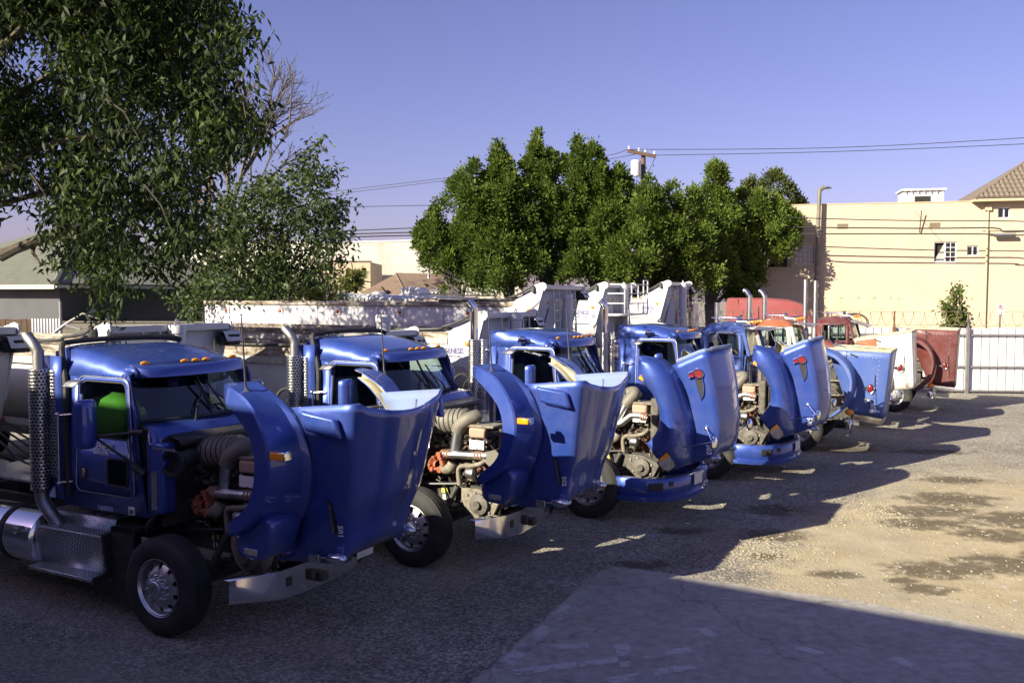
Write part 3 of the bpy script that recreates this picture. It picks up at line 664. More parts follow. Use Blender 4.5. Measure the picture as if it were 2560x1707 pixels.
def steps_and_tank(t):
    st = MB()
    st.xz([(0, 0), (0, 0)], 0, 0) if False else None
    st.loft([[(x, -1.22, .425), (x, -1.22, .465), (x, -1.03, .475), (x, -1.075, .86), (x, -1.10, .885), (x, -1.09, .905), (x, -.93, .915), (x, -.90, 1.04), (x, -.86, 1.06), (x, -.62, 1.06)] for x in (-2.08, -1.0)])
    s = part('step_box', st, 'tread_plate', t, 20, solid=.006)
    part('tread', MB().box(-2.08, -1.0, -1.215, -1.03, .466, .474), 'tread_plate', s); part('tread', MB().box(-1.90, -1.04, -1.09, -.94, .907, .922), 'tread_plate', s)
    part('end_plate', MB().yz([(-1.24, .40), (-1.22, .48), (-1.05, .5), (-1.10, .92), (-.60, .98), (-.60, .5)], -1.0, -.965).box(-.96, -.60, -1.0, -.97, .18, 1.0).box(-.97, -.62, -1.0, -.58, .95, 1.0), 'black_rubber', t)
    tk = MB().lathe([(0, 0), (.26, .0), (.315, .03), (.325, .06), (.325, 1.62), (.315, 1.65), (.26, 1.68), (0, 1.68)], (-3.75, -.90, .72), (1, 0, 0), 36)
    k = part('fuel_tank', tk, 'chrome', t)
    for x in (-2.62, -3.3): part('tank_strap', MB().lathe([(.328, -.05), (.338, -.04), (.338, .04), (.328, .05)], (x, -.90, .72), (1, 0, 0), 36), 'black_rubber', k)
    part('filler_cap', MB().cyl((-2.23, -1.19, .84), (-2.23, -1.27, .87), .055, .05).box(-2.29, -2.17, -1.29, -1.26, .86, .885), 'dull_steel', k)
    tk = MB().lathe([(0, 0), (.26, .0), (.315, .03), (.325, 1.65), (.26, 1.68), (0, 1.68)], (-3.4, .90, .72), (1, 0, 0), 24); part('fuel_tank', tk, 'chrome', t)
    part('deck_plate', MB().box(-3.9, -2.16, -.86, .86, 1.30, 1.325), 'tread_plate', t)
    hz = MB()
    rr = random.Random(5)
    for k in range(5):
        y = -.5 + k * .22; x0 = -2.35
        hz.tube(smooth_path([(-2.1, y, 1.9 + .1 * (k % 2)), (x0 - .25, y - .1, 2.05), (x0 - .55, y, 1.5), (x0 - 1.1, y * .8, 1.42), (x0 - 2.2, y * .4, 1.75), (x0 - 3.0, y * .4, 1.9)], 6), .016, 6)
    hz.tube(smooth_path([(-2.9, -.55, 1.32), (-2.92, -.55, 1.95), (-2.85, -.5, 2.12), (-2.72, -.45, 2.12), (-2.66, -.42, 1.95), (-2.64, -.42, 1.32)], 6), .026, 8)
    part('air_hoses', hz, 'black_rubber', t)

def exhaust(t, kind, paint):
    if kind == 'bent':
        cx, cy = -2.12, -1.02
        pts = smooth_path([(cx, cy, 1.2), (cx, cy, 2.75), (cx, cy, 2.88), (cx - .05, cy - .02, 2.98), (cx - .13, cy - .03, 3.06), (cx - .15, cy - .03, 3.10)], 6)
        e = part('exhaust_stack', MB().tube(pts, .062, 14), 'dull_steel', t)
        part('muffler', MB().cyl((cx, cy, 1.28), (cx, cy, 2.68), .085, n=14), 'chassis_black', e)
        part('tail_elbow', MB().tube(smooth_path([(cx, cy, 1.32), (cx + .04, cy, 1.15), (cx + .22, cy + .03, .93), (cx + .26, cy + .05, .80)], 5), .075, 12), 'dull_steel', e)
        part('heat_shield', perf_shield(cx, cy, .112, 1.30, 2.70, 17, 36), 'worn_chrome', e, 60)
        part('heat_shield', perf_shield(cx + .13, cy + .14, .10, 1.45, 2.68, 10, 32, rad(150), rad(380)), 'worn_chrome', e, 60)
    else:
        cx, cy = -2.25, -.95
        pts = smooth_path([(cx, cy, 1.2), (cx, cy, 3.15), (cx, cy, 3.30), (cx - .03, cy - .02, 3.40), (cx - .09, cy - .05, 3.47)], 6)
        e = part('exhaust_stack', MB().tube(pts, .068, 16, False), 'chrome', t)
        a, b = pts[-1], pts[-2]; d = (a - b).normalized()
        part('muffler', MB().cyl((cx, cy, 1.40), (cx, cy, 2.79), .080, n=14), 'chassis_black', e); part('pipe_bore', MB().cyl(a - d * .03, a - d * .029, .066, n=16), 'black_plastic', e)
        part('heat_shield', perf_shield(cx, cy, .10, 1.45, 2.80, 15, 34), 'worn_chrome', e, 60)
        part('heat_shield', perf_shield(cx + .13, cy + .12, .09, 1.5, 2.80, 9, 32, rad(150), rad(380)), 'worn_chrome', e, 60)
        part('exhaust_bracket', MB().cyl((cx, cy, 2.62), (-1.95, -.8, 2.62), .015, n=8).sph((-2.03, -.87, 2.62), .035, 8, 6), 'chrome', e)
        part('coiled_air_lines', MB().tube([(-2.35 + .09 * math.sin(a), .35 + .09 * math.cos(a) , 1.95 + a * .012 + .05 * math.sin(a)) for a in np.linspace(0, 60, 240)], .012, 5), 'letter_red', t)

def engine(t, variant):
    rr = random.Random(21)
    ck = MB()
    ck.box(-.28, .78, -.30, .30, .92, 1.50).box(-.25, .72, -.24, .24, 1.50, 1.66)
    for k in range(6): ck.box(-.24 + k * .165, -.11 + k * .165, -.36, -.28, 1.10, 1.48)
    e = part('engine_block', ck, 'engine_red', t, bev=.02)
    dt = MB()
    for i in range(170):
        x, y, z = rr.uniform(-.27, .82), rr.uniform(-.50, -.28), rr.uniform(.95, 1.7); s = rr.uniform(.015, .06)
        if rr.random() < .5: dt.box(x, x + s * 1.6, y, y + s, z, z + s)
        else: dt.cyl((x, y, z), (x + rr.uniform(-.1, .1), y - s, z + rr.uniform(-.08, .08)), s * .5, n=7)
    part('engine_fittings', dt, 'engine_dark', e, kind='stuff')
    dt = MB()
    for i in range(90):
        x, y, z = rr.uniform(-.2, .85), rr.uniform(-.54, -.34), rr.uniform(1.0, 1.7); s = rr.uniform(.012, .045)
        if rr.random() < .45: dt.box(x, x + s * 1.4, y, y + s, z, z + s * 1.2)
        else: dt.cyl((x, y, z), (x + rr.uniform(-.06, .06), y - s, z + rr.uniform(-.06, .06)), s * .45, n=7)
    part('engine_fittings', dt, 'engine_tan', e, kind='stuff')
    dt = MB()
    for i in range(46):
        p = Vector((rr.uniform(-.25, .8), rr.uniform(-.5, -.3), rr.uniform(.95, 1.75))); q = p + Vector((rr.uniform(-.3, .4), rr.uniform(-.08, .08), rr.uniform(-.35, .3))); m_ = (p + q) / 2 + Vector((rr.uniform(-.1, .1), -.06, rr.uniform(-.15, .1)))
        dt.tube(smooth_path([p, m_, q], 5), rr.uniform(.006, .014), 5)
    part('cables', dt, 'black_rubber', e, kind='stuff')
    # air filter with ribbed bellows, elbow, down pipe
    A0, A1 = (V3(-.20, -.42, 1.80), V3(.42, -.40, 1.88)) if variant != 'b' else (V3(-.22, -.40, 1.82), V3(.30, -.42, 1.90))
    d = (A1 - A0).normalized(); L = (A1 - A0).length; prof = [(.10, 0), (.13, .02)]
    for k in range(6):
        h = .10 + k * (L - .18) / 6; prof += [(.165, h), (.165, h + .055), (.148, h + .062), (.148, h + .08)]
    prof += [(.165, L - .04), (.13, L), (.09, L)]
    part('intake_bellows', MB().lathe(prof, A0, d, 24), 'grey_plastic', t, 35)
    bd = MB()
    for k in range(4):
        h = .10 + k * (L - .18) / 6 + .066; bd.lathe([(.167, h - .01), (.171, h), (.167, h + .01)], A0, d, 24)
    part('bellows_band', bd, 'black_rubber', t)
    part('intake_duct', MB().tube(smooth_path([(-.12, -.80, 1.76), (-.14, -.62, 1.78), (-.18, -.48, 1.80), A0], 5), .105, 14), 'black_rubber', t)
    if variant != 'b':
        part('intake_elbow', MB().tube(smooth_path([A1 - d * .06, (.54, -.42, 1.93), (.47, -.50, 1.90), (.36, -.52, 1.82), (.31, -.52, 1.72)], 6), .095, 14), 'grey_plastic', t)
        part('intake_pipe', MB().cyl((.315, -.52, 1.74), (.26, -.52, 1.42), .072, n=14), 'aluminium', t)
        part('clamp', MB().lathe([(.076, -.012), (.08, 0), (.076, .012)], (.315, -.52, 1.74), (.16, 0, 1), 16), 'chrome', t)
        part('charge_pipe', MB().cyl((.08, -.56, 1.405), (.80, -.56, 1.44), .055, n=14), 'aluminium', t)
        hs = MB()
        for x0 in (.10, .63):
            for k in range(3): hs.lathe([(.056, -.016), (.068, 0), (.056, .016)], (x0 + k * .045, -.56, 1.408 + (x0 + k * .045) * .04), (1, 0, .05), 14)
        part('charge_hose', hs, 'copper_hose', t)
        part('intercooler_tank', MB().loft([[(.76, -.60, 1.38), (.76, -.52, 1.38), (.76, -.52, 1.49), (.76, -.60, 1.49)], [(1.0, -.62, 1.22), (1.0, -.45, 1.22), (1.0, -.45, 1.56), (1.0, -.62, 1.56)]], True), 'grey_plastic', t)
    else:
        part('intake_elbow', MB().tube(smooth_path([A1 - d * .06, (.44, -.42, 1.98), (.52, -.46, 1.97), (.46, -.50, 1.88), (.38, -.52, 1.78)], 6), .095, 14), 'grey_plastic', t)
        part('intake_pipe', MB().cyl((.40, -.52, 1.80), (.22, -.52, 1.46), .068, n=14), 'aluminium', t)
        part('charge_pipe', MB().tube(smooth_path([(.20, -.56, 1.44), (.33, -.56, 1.48), (.50, -.56, 1.61), (.64, -.56, 1.62), (.78, -.56, 1.59)], 6), .055, 14), 'aluminium', t)
        hs = MB()
        for x0, z0, dx in ((.12, 1.42, .03), (.68, 1.61, .035)):
            for k in range(3): hs.lathe([(.056, -.016), (.07, 0), (.056, .016)], (x0 + k * dx * 1.2, -.56, z0), (1, 0, .0), 14)
        part('charge_hose', hs, 'copper_hose', t)
        part('radiator_side', MB().box(.82, .96, -.56, .5, 1.25, 1.92), 'engine_dark', t, bev=.03)
    tb = MB().lathe([(.0, 0), (.11, .0), (.125, .03), (.125, .07), (.07, .09), (.06, .12)], (-.10, -.52, 1.25), (1, -.3, 0), 18)
    tb.tube([(.03 + .095 * math.sin(a), -.56, 1.27 + .095 * math.cos(a)) for a in np.linspace(0, 5.6, 18)], [.05 - .0012 * k for k in range(18)], 10)
    part('turbocharger', tb, 'turbo_rust', t)
    rbm = MB()
    for k in range(14): 
        x, z = rr.uniform(-.1, .12), rr.uniform(1.15, 1.4); rbm.box(x, x + .05, -.66, -.56, z, z + rr.uniform(.02, .07))
    part('exhaust_wrap', rbm, 'turbo_rust', t, bev=.01)
    part('pipe_elbow', MB().tube(smooth_path([(.10, -.58, 1.22), (.22, -.60, 1.22), (.27, -.58, 1.30)], 5), .07, 12), 'engine_tan', t)
    # coolant tank
    zc = 1.66
    rs = part('coolant_tank', MB().box(.50, .76, -.56, -.30, zc, zc + .14), 'reservoir_plastic', t, bev=.03)
    part('tank_lid', MB().box(.47, .88, -.55, -.22, zc + .14, zc + .18).cyl((.58, -.45, zc + .18), (.58, -.45, zc + .205), .04), 'engine_tan', rs, bev=.012)
    part('label_plate', MB().box(.53, .75, -.575, -.565, zc - .14, zc - .02), 'sticker_white', rs, 0)
    part('coolant_hose', MB().tube(smooth_path([(.39, -.60, 1.02), (.37, -.60, 1.20), (.43, -.62, 1.28), (.58, -.62, 1.30), (.72, -.60, 1.34), (.78, -.55, 1.40)], 6), .032, 10), 'engine_tan', t)
    part('alternator', MB().lathe([(0, 0), (.06, 0), (.075, .02), (.075, .12), (.05, .14), (0, .14)], (.50, -.60, 1.20), (1, 0, 0), 14), 'dull_steel', t)
    # steering gear plate by the frame, cross member, radiator
    pl = part('steering_bracket', MB().xz([(.40, .98), (.67, .99), (1.0, .87), (.90, .66), (.62, .56), (.46, .70), (.40, .84)], -.58, -.52), 'engine_tan' if variant != 'b' else 'engine_dark', t, bev=.012)
    bl = MB()
    for x, z in ((.5, .9), (.62, .94), (.76, .9), (.86, .84), (.84, .7), (.68, .63), (.55, .72), (.68, .8)): bl.cyl((x, -.58, z), (x, -.60, z), .018, n=8)
    part('bolts', bl, 'dull_steel', pl)
    part('steering_gear', MB().lathe([(0, 0), (.12, 0), (.14, .02), (.14, .06), (.05, .08), (.05, .12), (0, .12)], (.70, -.58, .80), (0, -1, 0), 20), 'engine_dark', t)
    part('shock_absorber', MB().cyl((.16, -.62, .62), (.30, -.52, .98), .04, n=10).cyl((.92, -.5, .62), (1.0, -.5, .92), .03, n=8), 'chassis_black', t)
    part('frame_sticker', MB().box(.02, .12, -.476, -.472, .86, .92), 'sticker_yellow', t, 0); part('frame_sticker', MB().box(.04, .10, -.476, -.472, .77, .84), 'sticker_white', t, 0)
    rd = part('radiator', MB().box(.90, 1.02, -.46, .46, .95, 1.80), 'chassis_black', t, bev=.02)
    part('fan_shroud', MB().lathe([(.42, 0), (.40, -.10), (.36, -.14)], (.90, 0, 1.36), (1, 0, 0), 24), 'black_plastic', t)
    part('brace_rod', MB().cyl((-.25, -.60, .97), (.47, -.46, 1.02), .02, n=8).tube([(-.30, -.5, 1.75), (.1, -.48, 1.72), (.86, -.4, 1.78)], .016, 6), 'black_plastic', t)
    part('heater_hose', MB().tube(smooth_path([(-.30, -.80, 1.35), (-.36, -.90, 1.18), (-.46, -.92, 1.05), (-.55, -.80, .9), (-.5, -.6, .8)], 6), .03, 8), 'black_rubber', t)

def lerp(a, b, u): return a + (b - a) * u

def hood_shell(rows_z, sides, corner, face_bulge, ztop, zbot, yside, nz_=14):
    pass

def aero_hood(t):
    """hood of the two nearest trucks, tipped forward about its nose"""
    ys = lambda z: .53 + .26 * (z - .9) / 1.6; YO = .11; ysd = lambda z, s: ys(z) - s * YO
    crease = [(1.45, 2.52), (1.55, 2.38), (1.63, 2.25), (1.69, 2.08), (1.70, 1.92), (1.67, 1.75), (1.62, 1.60), (1.55, 1.48), (1.50, 1.33), (1.42, 1.10), (1.30, .94), (1.09, .82)]
    cz = [z for x, z in crease][::-1]; cx_ = [x for x, z in crease][::-1]
    cor = [(.90, 1.93), (1.0, 1.98), (1.27, 2.03), (1.55, 2.14), (1.9, 2.20), (2.2, 2.25), (2.53, 2.31)]
    XC = lambda z: float(np.interp(z, [a for a, b in cor], [b for a, b in cor])); XL = lambda z: float(np.interp(z, cz, cx_)) - .02
    nv = 18; us = [0, .25, .5, .75, .92]
    rows = []
    for i in range(nv + 1):
        v = i / nv; row = []
        zl = lerp(.82, 2.45, v); zs = lambda u: lerp(lerp(.82, .90, u), lerp(2.45, 2.53, u), v)
        for u in us:
            z = zs(u); x0, x1 = XL(z), XC(z); row.append((lerp(x0, x1 - .05, u), -ys(z), z))
        z = zs(1.0); y = ys(z); xc = XC(z)
        row += [(xc - .028, -y + .006, z), (xc, -y + .035, z), (xc + .02, -y + .09, z)]
        for f in (-.72, -.48, -.36, -.34, -.15, 0):
            yy_ = f * y / .9; dip = .125 * math.cos(f / .9 * math.pi / 2) ** 1.0
            zz = lerp(lerp(.91, 1.0, math.cos(f * 1.5)), 2.53 - dip, v); bul = .075 * math.cos(f / .9 * math.pi / 2) + (.018 if abs(f) < .35 else 0)
            row.append((XC(lerp(.90, 2.53, v)) + .02 + bul * (.5 + .5 * v), yy_, zz))
        row += [(x, -y, z) for x, y, z in row[:-1][::-1]]
        rows.append([(x, y - YO, z) for x, y, z in row])
    h = part('hood', MB().loft(rows), 'blue_paint', t, 50, solid=.022, inner='hood_liner')
    # fenders
    inner = resample([(.95, 0, 2.57), (1.1, 0, 2.48), (1.23, 0, 2.36), (1.35, 0, 2.22), (1.41, 0, 2.06), (1.42, 0, 1.91), (1.40, 0, 1.74), (1.34, 0, 1.58), (1.23, 0, 1.46), (1.07, 0, 1.345)], 22)
    ridge = resample([(.965, 0, 2.69), (1.17, 0, 2.645), (1.33, 0, 2.56), (1.46, 0, 2.41), (1.56, 0, 2.22), (1.605, 0, 2.05), (1.61, 0, 1.9), (1.57, 0, 1.74), (1.51, 0, 1.57), (1.40, 0, 1.43), (1.24, 0, 1.30), (1.08, 0, 1.21)], 22)
    creas = resample([(1.10, 0, 2.70), (1.30, 0, 2.60), (1.48, 0, 2.49), (1.60, 0, 2.34), (1.67, 0, 2.16), (1.71, 0, 1.98), (1.70, 0, 1.80), (1.66, 0, 1.65), (1.60, 0, 1.51), (1.53, 0, 1.36), (1.40, 0, 1.24), (1.2, 0, 1.14)], 22)
    for s in (-1, 1):
        rows = []
        for i, (a, r, c) in enumerate(zip(inner, ridge, creas)):
            yc = ysd(min(c.z, 2.5), s) + .012; w = 1.0 if i > 1 else .93 + .035 * i
            y0, y1 = 1.275 * w - (.18 if s > 0 else 0), 1.28 * w - (.18 if s > 0 else 0)
            q = [(a.x - .004, 1.10 - (.18 if s > 0 else 0), a.z), (a.x, y0 - .02, a.z), (lerp(a.x, r.x, .03), y0, lerp(a.z, r.z, .03)), (lerp(a.x, r.x, .5), lerp(y0, y1, .65), lerp(a.z, r.z, .5)), (lerp(a.x, r.x, .9), y1, lerp(a.z, r.z, .9)), (lerp(r.x, c.x, .03), y1 - .018, lerp(r.z, c.z, .03)),
                 (lerp(r.x, c.x, .25), lerp(y1, yc, .45), lerp(r.z, c.z, .25)), (lerp(r.x, c.x, .65), lerp(y1, yc, .84), lerp(r.z, c.z, .65)), (c.x + .02, yc + .025, c.z), (c.x + .03, yc, c.z)]
            rows.append([(x, s * y, z) for x, y, z in q])
        f = part('fender', MB().loft(rows), 'blue_paint', h, 32, solid=.014, inner='fender_liner')
        # front lower part that carries the head lamp
        lo = MB().xz([(1.06, 1.03), (1.04, 1.20), (1.10, 1.245), (1.25, 1.31), (1.40, 1.44), (1.52, 1.40), (1.53, 1.30), (1.46, 1.10), (1.36, .97), (1.13, .985)], s * 1.165, s * .72)
        part('fender_nose', lo, 'blue_paint', h, 40, bev=.045)
        part('headlight', MB().box(1.17, 1.345, s * 1.172, s * 1.10, 1.03, 1.10), 'lamp_clear', h, bev=.012)
        tl = part('turn_signal', MB().box(1.635, 1.79, s * 1.262 - .04, s * 1.262 + .04, 2.02, 2.092), 'amber_lens', h, bev=.012)
        part('lamp_base', MB().box(1.73, 1.81, s * 1.23 - .06, s * 1.23 + .05, 2.01, 2.10), 'chrome', tl, bev=.012)
        part('fender_antenna', MB().tube([(1.19, s * 1.13, 2.64), (1.14, s * 1.13, 3.36)], [.013, .006], 6).sph((1.14, s * 1.13, 3.36), .012, 6, 4).tube([(1.24, s * 1.10, 2.56), (1.19, s * 1.13, 2.66)], [.035, .012], 8), 'black_plastic', h)
        part('vent_scoop', MB().xf(Matrix()).ext([(1.715, s * .90, 2.45), (1.775, s * .90, 2.435), (2.12, s * .88, 2.385), (2.17, s * .86, 2.18), (1.76, s * .88, 2.245)], (.0, s * .085, .01)), 'blue_paint', h, 40, bev=.03)
        bq = [(1.852, 1.545), (1.905, 1.55), (1.965, 1.225), (1.91, 1.215)]
        yb = ysd(1.4, s) + .006
        bd_ = part('badge', MB().ext([(x, s * (ysd(z, s) + .002), z) for x, z in bq], (0, s * .010, 0)), 'black_plastic', h, 0)
        text('lettering', 'KENWORTH', 'badge_grey', bd_, (1.908, s * (yb + .024), 1.383), (.17, 0, -.985) if s < 0 else (-.17, 0, .985), (.985, 0, .17), .034, .30, .003, .01)
        part('chrome_trim', MB().sph((1.93, s * (.60 - s * YO), .985), (.13, .07, .055), 12, 8), 'chrome', h)
        part('hood_latch', MB().box(1.60, 1.73, s * .70 - .03, s * .70 + .02, .90, .985).cyl((1.73, s * .70, .955), (1.84, s * .69, .965), .012), 'worn_chrome', h, bev=.008)
        part('inner_splash_panel', MB().poly([(1.12, s * 1.0, 2.58), (1.40, s * 1.0, 2.36), (1.50, s * .98, 2.05), (1.49, s * .96, 1.75), (1.36, s * .96, 1.50), (1.48, s * .84, 1.55), (1.60, s * .86, 1.9), (1.58, s * .88, 2.25), (1.40, s * .90, 2.5)]), 'fender_liner', h, 0, solid=.01)
    part('grille', MB().box(1.35, 1.90, -.52, .52, .93, .96), 'mesh_grille', h)
    # chrome bumper with swept ends
    bp = []
    for y, x, z0, z1 in ((-1.19, .99, .51, .748), (-.605, 1.136, .40, .712), (-.28, 1.15, .385, .71), (.28, 1.15, .385, .71), (.605, 1.136, .40, .712), (1.19, .99, .51, .748)):
        bp.append([(x - .10, y, z1), (x - .005, y, z1), (x, y, z1 - .008), (x, y, z0 + .008), (x - .005, y, z0), (x - .10, y, z0)])
    bm_ = part('bumper', MB().loft(bp), 'chrome', t, 20, solid=.006)
    for s in (-1, 1): part('tow_hole', MB().box(1.13, 1.147, s * .50 - .04, s * .50 + .04, .52, .62), 'black_plastic', bm_)
    part('tow_hook', MB().box(1.15, 1.25, -.12, .02, .46, .56).box(1.05, 1.20, -.22, -.14, .5, .62), 'chassis_black', t, bev=.02)
    lp = part('license_plate', MB().ext([(1.60, .05, .72), (1.60, .33, .72), (1.60, .33, .88), (1.60, .05, .88)], (.006, 0, 0)), 'sticker_white', t, 0)
    part('plate_bracket', MB().box(1.15, 1.6, .17, .21, .70, .73), 'chassis_black', t)
    return h, (lambda z: ys(z) + YO)

def curved_hood(t):
    """rounder hood with faired headlamps, tipped forward"""
    ys = lambda z: .51 + .22 * (z - .9) / 1.8; YO = .05; ysd = lambda z, s: ys(z) - s * YO
    cre = [(1.20, 2.50), (1.32, 2.28), (1.40, 2.08), (1.46, 1.90), (1.52, 1.62), (1.54, 1.34), (1.52, 1.05), (1.42, .88)]
    cz = [z for x, z in cre][::-1]; cx_ = [x for x, z in cre][::-1]
    cor = [(.86, 1.72), (1.05, 1.88), (1.25, 1.95), (1.57, 1.97), (2.15, 1.91), (2.5, 1.84), (2.75, 1.79)]
    XC = lambda z: float(np.interp(z, [a for a, b in cor], [b for a, b in cor])); XL = lambda z: float(np.interp(z, cz, cx_)) - .01
    nv = 18; rows = []
    for i in range(nv + 1):
        v = i / nv; row = []; zs = lambda u: lerp(lerp(.86, 1.05, u), lerp(2.46, 2.70, u), v)
        for u in (0, .25, .5, .75, .9):
            z = zs(u); row.append((lerp(XL(z), XC(z) - .06, u), -ys(z), z))
        z = zs(1.0); y = ys(z); xc = XC(z)
        row += [(xc - .03, -y + .008, z), (xc, -y + .045, z), (xc + .02, -y + .11, z)]
        for f in (-.62, -.45, -.3, -.15, 0):
            zz = lerp(1.09 + .03 * math.cos(f * 2), 2.715 + .02 * math.cos(f * 2), v); row.append((xc + .03 + .10 * math.cos(f * 1.9) - (.03 if abs(f) > .4 else 0), f * y / .8, zz))
        row += [(x, -y, z) for x, y, z in row[:-1][::-1]]
        rows.append([(x, y - YO, z) for x, y, z in row])
    h = part('hood', MB().loft(rows), 'blue_paint', t, 50, solid=.03, inner='hood_liner')
    part('hood_lip', MB().tube([(p[0] - .02, p[1] * .96, p[2] + .02) for p in rows[-1][1:-1]], .035, 8), 'hood_liner', h)
    arch = resample([(.83, 0, 2.61), (.80, 0, 2.29), (.89, 0, 2.21), (1.0, 0, 2.09), (1.08, 0, 1.96), (1.14, 0, 1.79), (1.14, 0, 1.59), (1.09, 0, 1.45), (.985, 0, 1.31), (.93, 0, 1.27)], 22)
    ridge = resample([(.86, 0, 2.64), (1.05, 0, 2.57), (1.21, 0, 2.46), (1.33, 0, 2.22), (1.39, 0, 1.95), (1.43, 0, 1.75), (1.47, 0, 1.5), (1.50, 0, 1.30), (1.52, 0, 1.06), (1.43, 0, .90), (1.27, 0, .87)], 22)
    creas = resample([(1.10, 0, 2.58), (1.22, 0, 2.47), (1.34, 0, 2.26), (1.42, 0, 2.06), (1.48, 0, 1.88), (1.54, 0, 1.62), (1.56, 0, 1.34), (1.56, 0, 1.1), (1.53, 0, .97), (1.45, 0, .89), (1.32, 0, .86)], 22)
    for s in (-1, 1):
        rows = []
        for i, (a, r, c) in enumerate(zip(arch, ridge, creas)):
            yc = ysd(min(c.z, 2.5), s) + .02; k = i / 21; y0 = 1.10 - .06 * k; y1 = 1.17 - .20 * k ** 2 * .6
            q = [(a.x + .01, y0 - .12, a.z), (a.x, y0 - .01, a.z), (lerp(a.x, r.x, .04), y0 + .015, lerp(a.z, r.z, .04)), (lerp(a.x, r.x, .4), y1 + .01, lerp(a.z, r.z, .4)), (lerp(a.x, r.x, .75), y1 - .02, lerp(a.z, r.z, .75)), (r.x, lerp(y1, yc, .35), r.z), (lerp(r.x, c.x, .6), lerp(y1, yc, .7), lerp(r.z, c.z, .6)), (c.x + .02, yc, c.z)]
            rows.append([(x, s * y, z) for x, y, z in q])
        f = part('fender', MB().loft(rows), 'blue_paint', h, 60, solid=.014, inner='fender_liner')
        hl = part('headlight', MB().ext([(1.285, s * 1.04, 1.16), (1.20, s * 1.075, 1.08), (1.15, s * 1.09, 1.0), (1.22, s * 1.07, .90), (1.31, s * 1.04, .87), (1.40, s * .98, .95), (1.37, s * .99, 1.05)], (.0, s * .05, 0)), 'lamp_clear', h, 40, bev=.012)
        part('turn_signal', MB().ext([(1.285, s * 1.055, 1.16), (1.20, s * 1.09, 1.08), (1.155, s * 1.105, 1.005), (1.33, s * 1.035, 1.10)], (.0, s * .042, 0)), 'amber_lens', hl, 0)
        part('headlight_rim', MB().tube([(x, s * (y + .04), z) for x, y, z in ((1.285, 1.04, 1.165), (1.20, 1.075, 1.08), (1.145, 1.09, 1.0), (1.22, 1.07, .895), (1.31, 1.04, .862), (1.405, .98, .95), (1.375, .99, 1.05), (1.285, 1.04, 1.165))], .012, 6), 'black_plastic', hl)
        part('side_marker', MB().ext([(.885, s * 1.118, 2.38), (.815, s * 1.10, 2.285), (.905, s * 1.12, 2.24)], (0, s * .012, 0)), 'amber_lens', h, 0)
        # emblem, side grille
        Y = lambda z: s * (ysd(z, s) + .012)
        em = part('emblem', MB().ext([(1.51, Y(2.33), 2.355), (1.64, Y(2.36), 2.40), (1.64, Y(2.36), 2.33), (1.52, Y(2.3), 2.285)], (0, s * .012, 0)).cyl((1.66, Y(2.37), 2.365), (1.66, Y(2.37) + s * .013, 2.365), .064, n=18), 'badge_red', h)
        part('emblem_rim', MB().tube([(1.66 + .07 * math.cos(a), Y(2.37) + s * .016, 2.365 + .07 * math.sin(a)) for a in np.linspace(0, 6.283, 20)], .014, 6).tube([(1.50, Y(2.33) + s * .01, 2.36), (1.60, Y(2.36) + s * .01, 2.40)], .013, 5).tube([(1.51, Y(2.33) + s * .01, 2.285), (1.60, Y(2.36) + s * .01, 2.315)], .013, 5), 'chrome', em)
        gr = part('side_grille', MB().ext([(1.605, Y(2.26), 2.27), (1.725, Y(2.28), 2.295), (1.745, Y(2.2), 2.16), (1.735, Y(2.05), 2.03), (1.69, Y(1.95), 1.955)], (0, s * .008, 0)), 'mesh_grille', h, 0)
        part('grille_surround', MB().tube([(x, Y(z) + s * .008, z) for x, z in ((1.605, 2.27), (1.725, 2.295), (1.745, 2.16), (1.735, 2.03), (1.69, 1.955), (1.605, 2.27))], .009, 5), 'blue_paint', gr)
        # hood mirror on struts
        Mx, My, Mz = 2.02, 1.10, 1.37
        hm = part('hood_mirror', MB().sph((Mx, s * My, Mz), (.045, .12, .10), 12, 8), 'chrome', h)
        st = MB()
        for bx, by, bz in ((1.77, .65, 1.51), (1.46, .93, 1.22), (1.86, .60, 1.21)):
            st.cyl((bx, s * by, bz), (Mx - .05, s * (My - .06), Mz), .010, n=6).sph((bx, s * by, bz), .034, 10, 6)
        part('mirror_strut', st, 'worn_chrome', hm)
        part('chrome_trim', MB().sph((1.86, s * .5, 1.04), (.10, .10, .045), 10, 6), 'chrome', h)
    # far, inner structure seen over the top edge
    part('inner_splash_panel', MB().poly([(1.02, .95, 2.55), (1.25, .93, 2.30), (1.30, .92, 2.0), (1.45, .78, 2.0), (1.40, .78, 2.4), (1.28, .80, 2.58)]), 'fender_liner', h, 0, solid=.012)
    br = MB().tube([(1.18, .72, 2.5), (1.55, .72, 2.68)], .02, 6).tube([(1.2, .6, 2.42), (1.6, .66, 2.62)], .018, 6).box(1.25, 1.42, .60, .70, 2.50, 2.58)
    part('hood_hinge', br, 'worn_chrome', h)
    # plastic bumper
    rows = []
    for x, y in ((.43, -1.16), (.60, -1.17), (.95, -1.13), (1.20, -.98), (1.38, -.75), (1.48, -.45), (1.52, 0), (1.48, .45), (1.38, .75), (1.20, .98), (.95, 1.13), (.60, 1.17), (.43, 1.16)):
        ln = math.hypot(x - .7, y); nx, ny = (x - .7) / ln * .5 + (.5 if x > 1.1 else 0), y / ln
        rows.append([(x - nx * .12, y - ny * .10, .73), (x - nx * .02, y - ny * .02, .725), (x, y, .70), (x, y, .56), (x - nx * .02, y - ny * .02, .46), (x - nx * .03, y - ny * .03, .445), (x + nx * .012, y + ny * .012, .43), (x, y, .36), (x - nx * .1, y - ny * .1, .345)])
    b_ = part('bumper', MB().loft(rows), 'blue_paint', t, 45, solid=.012)
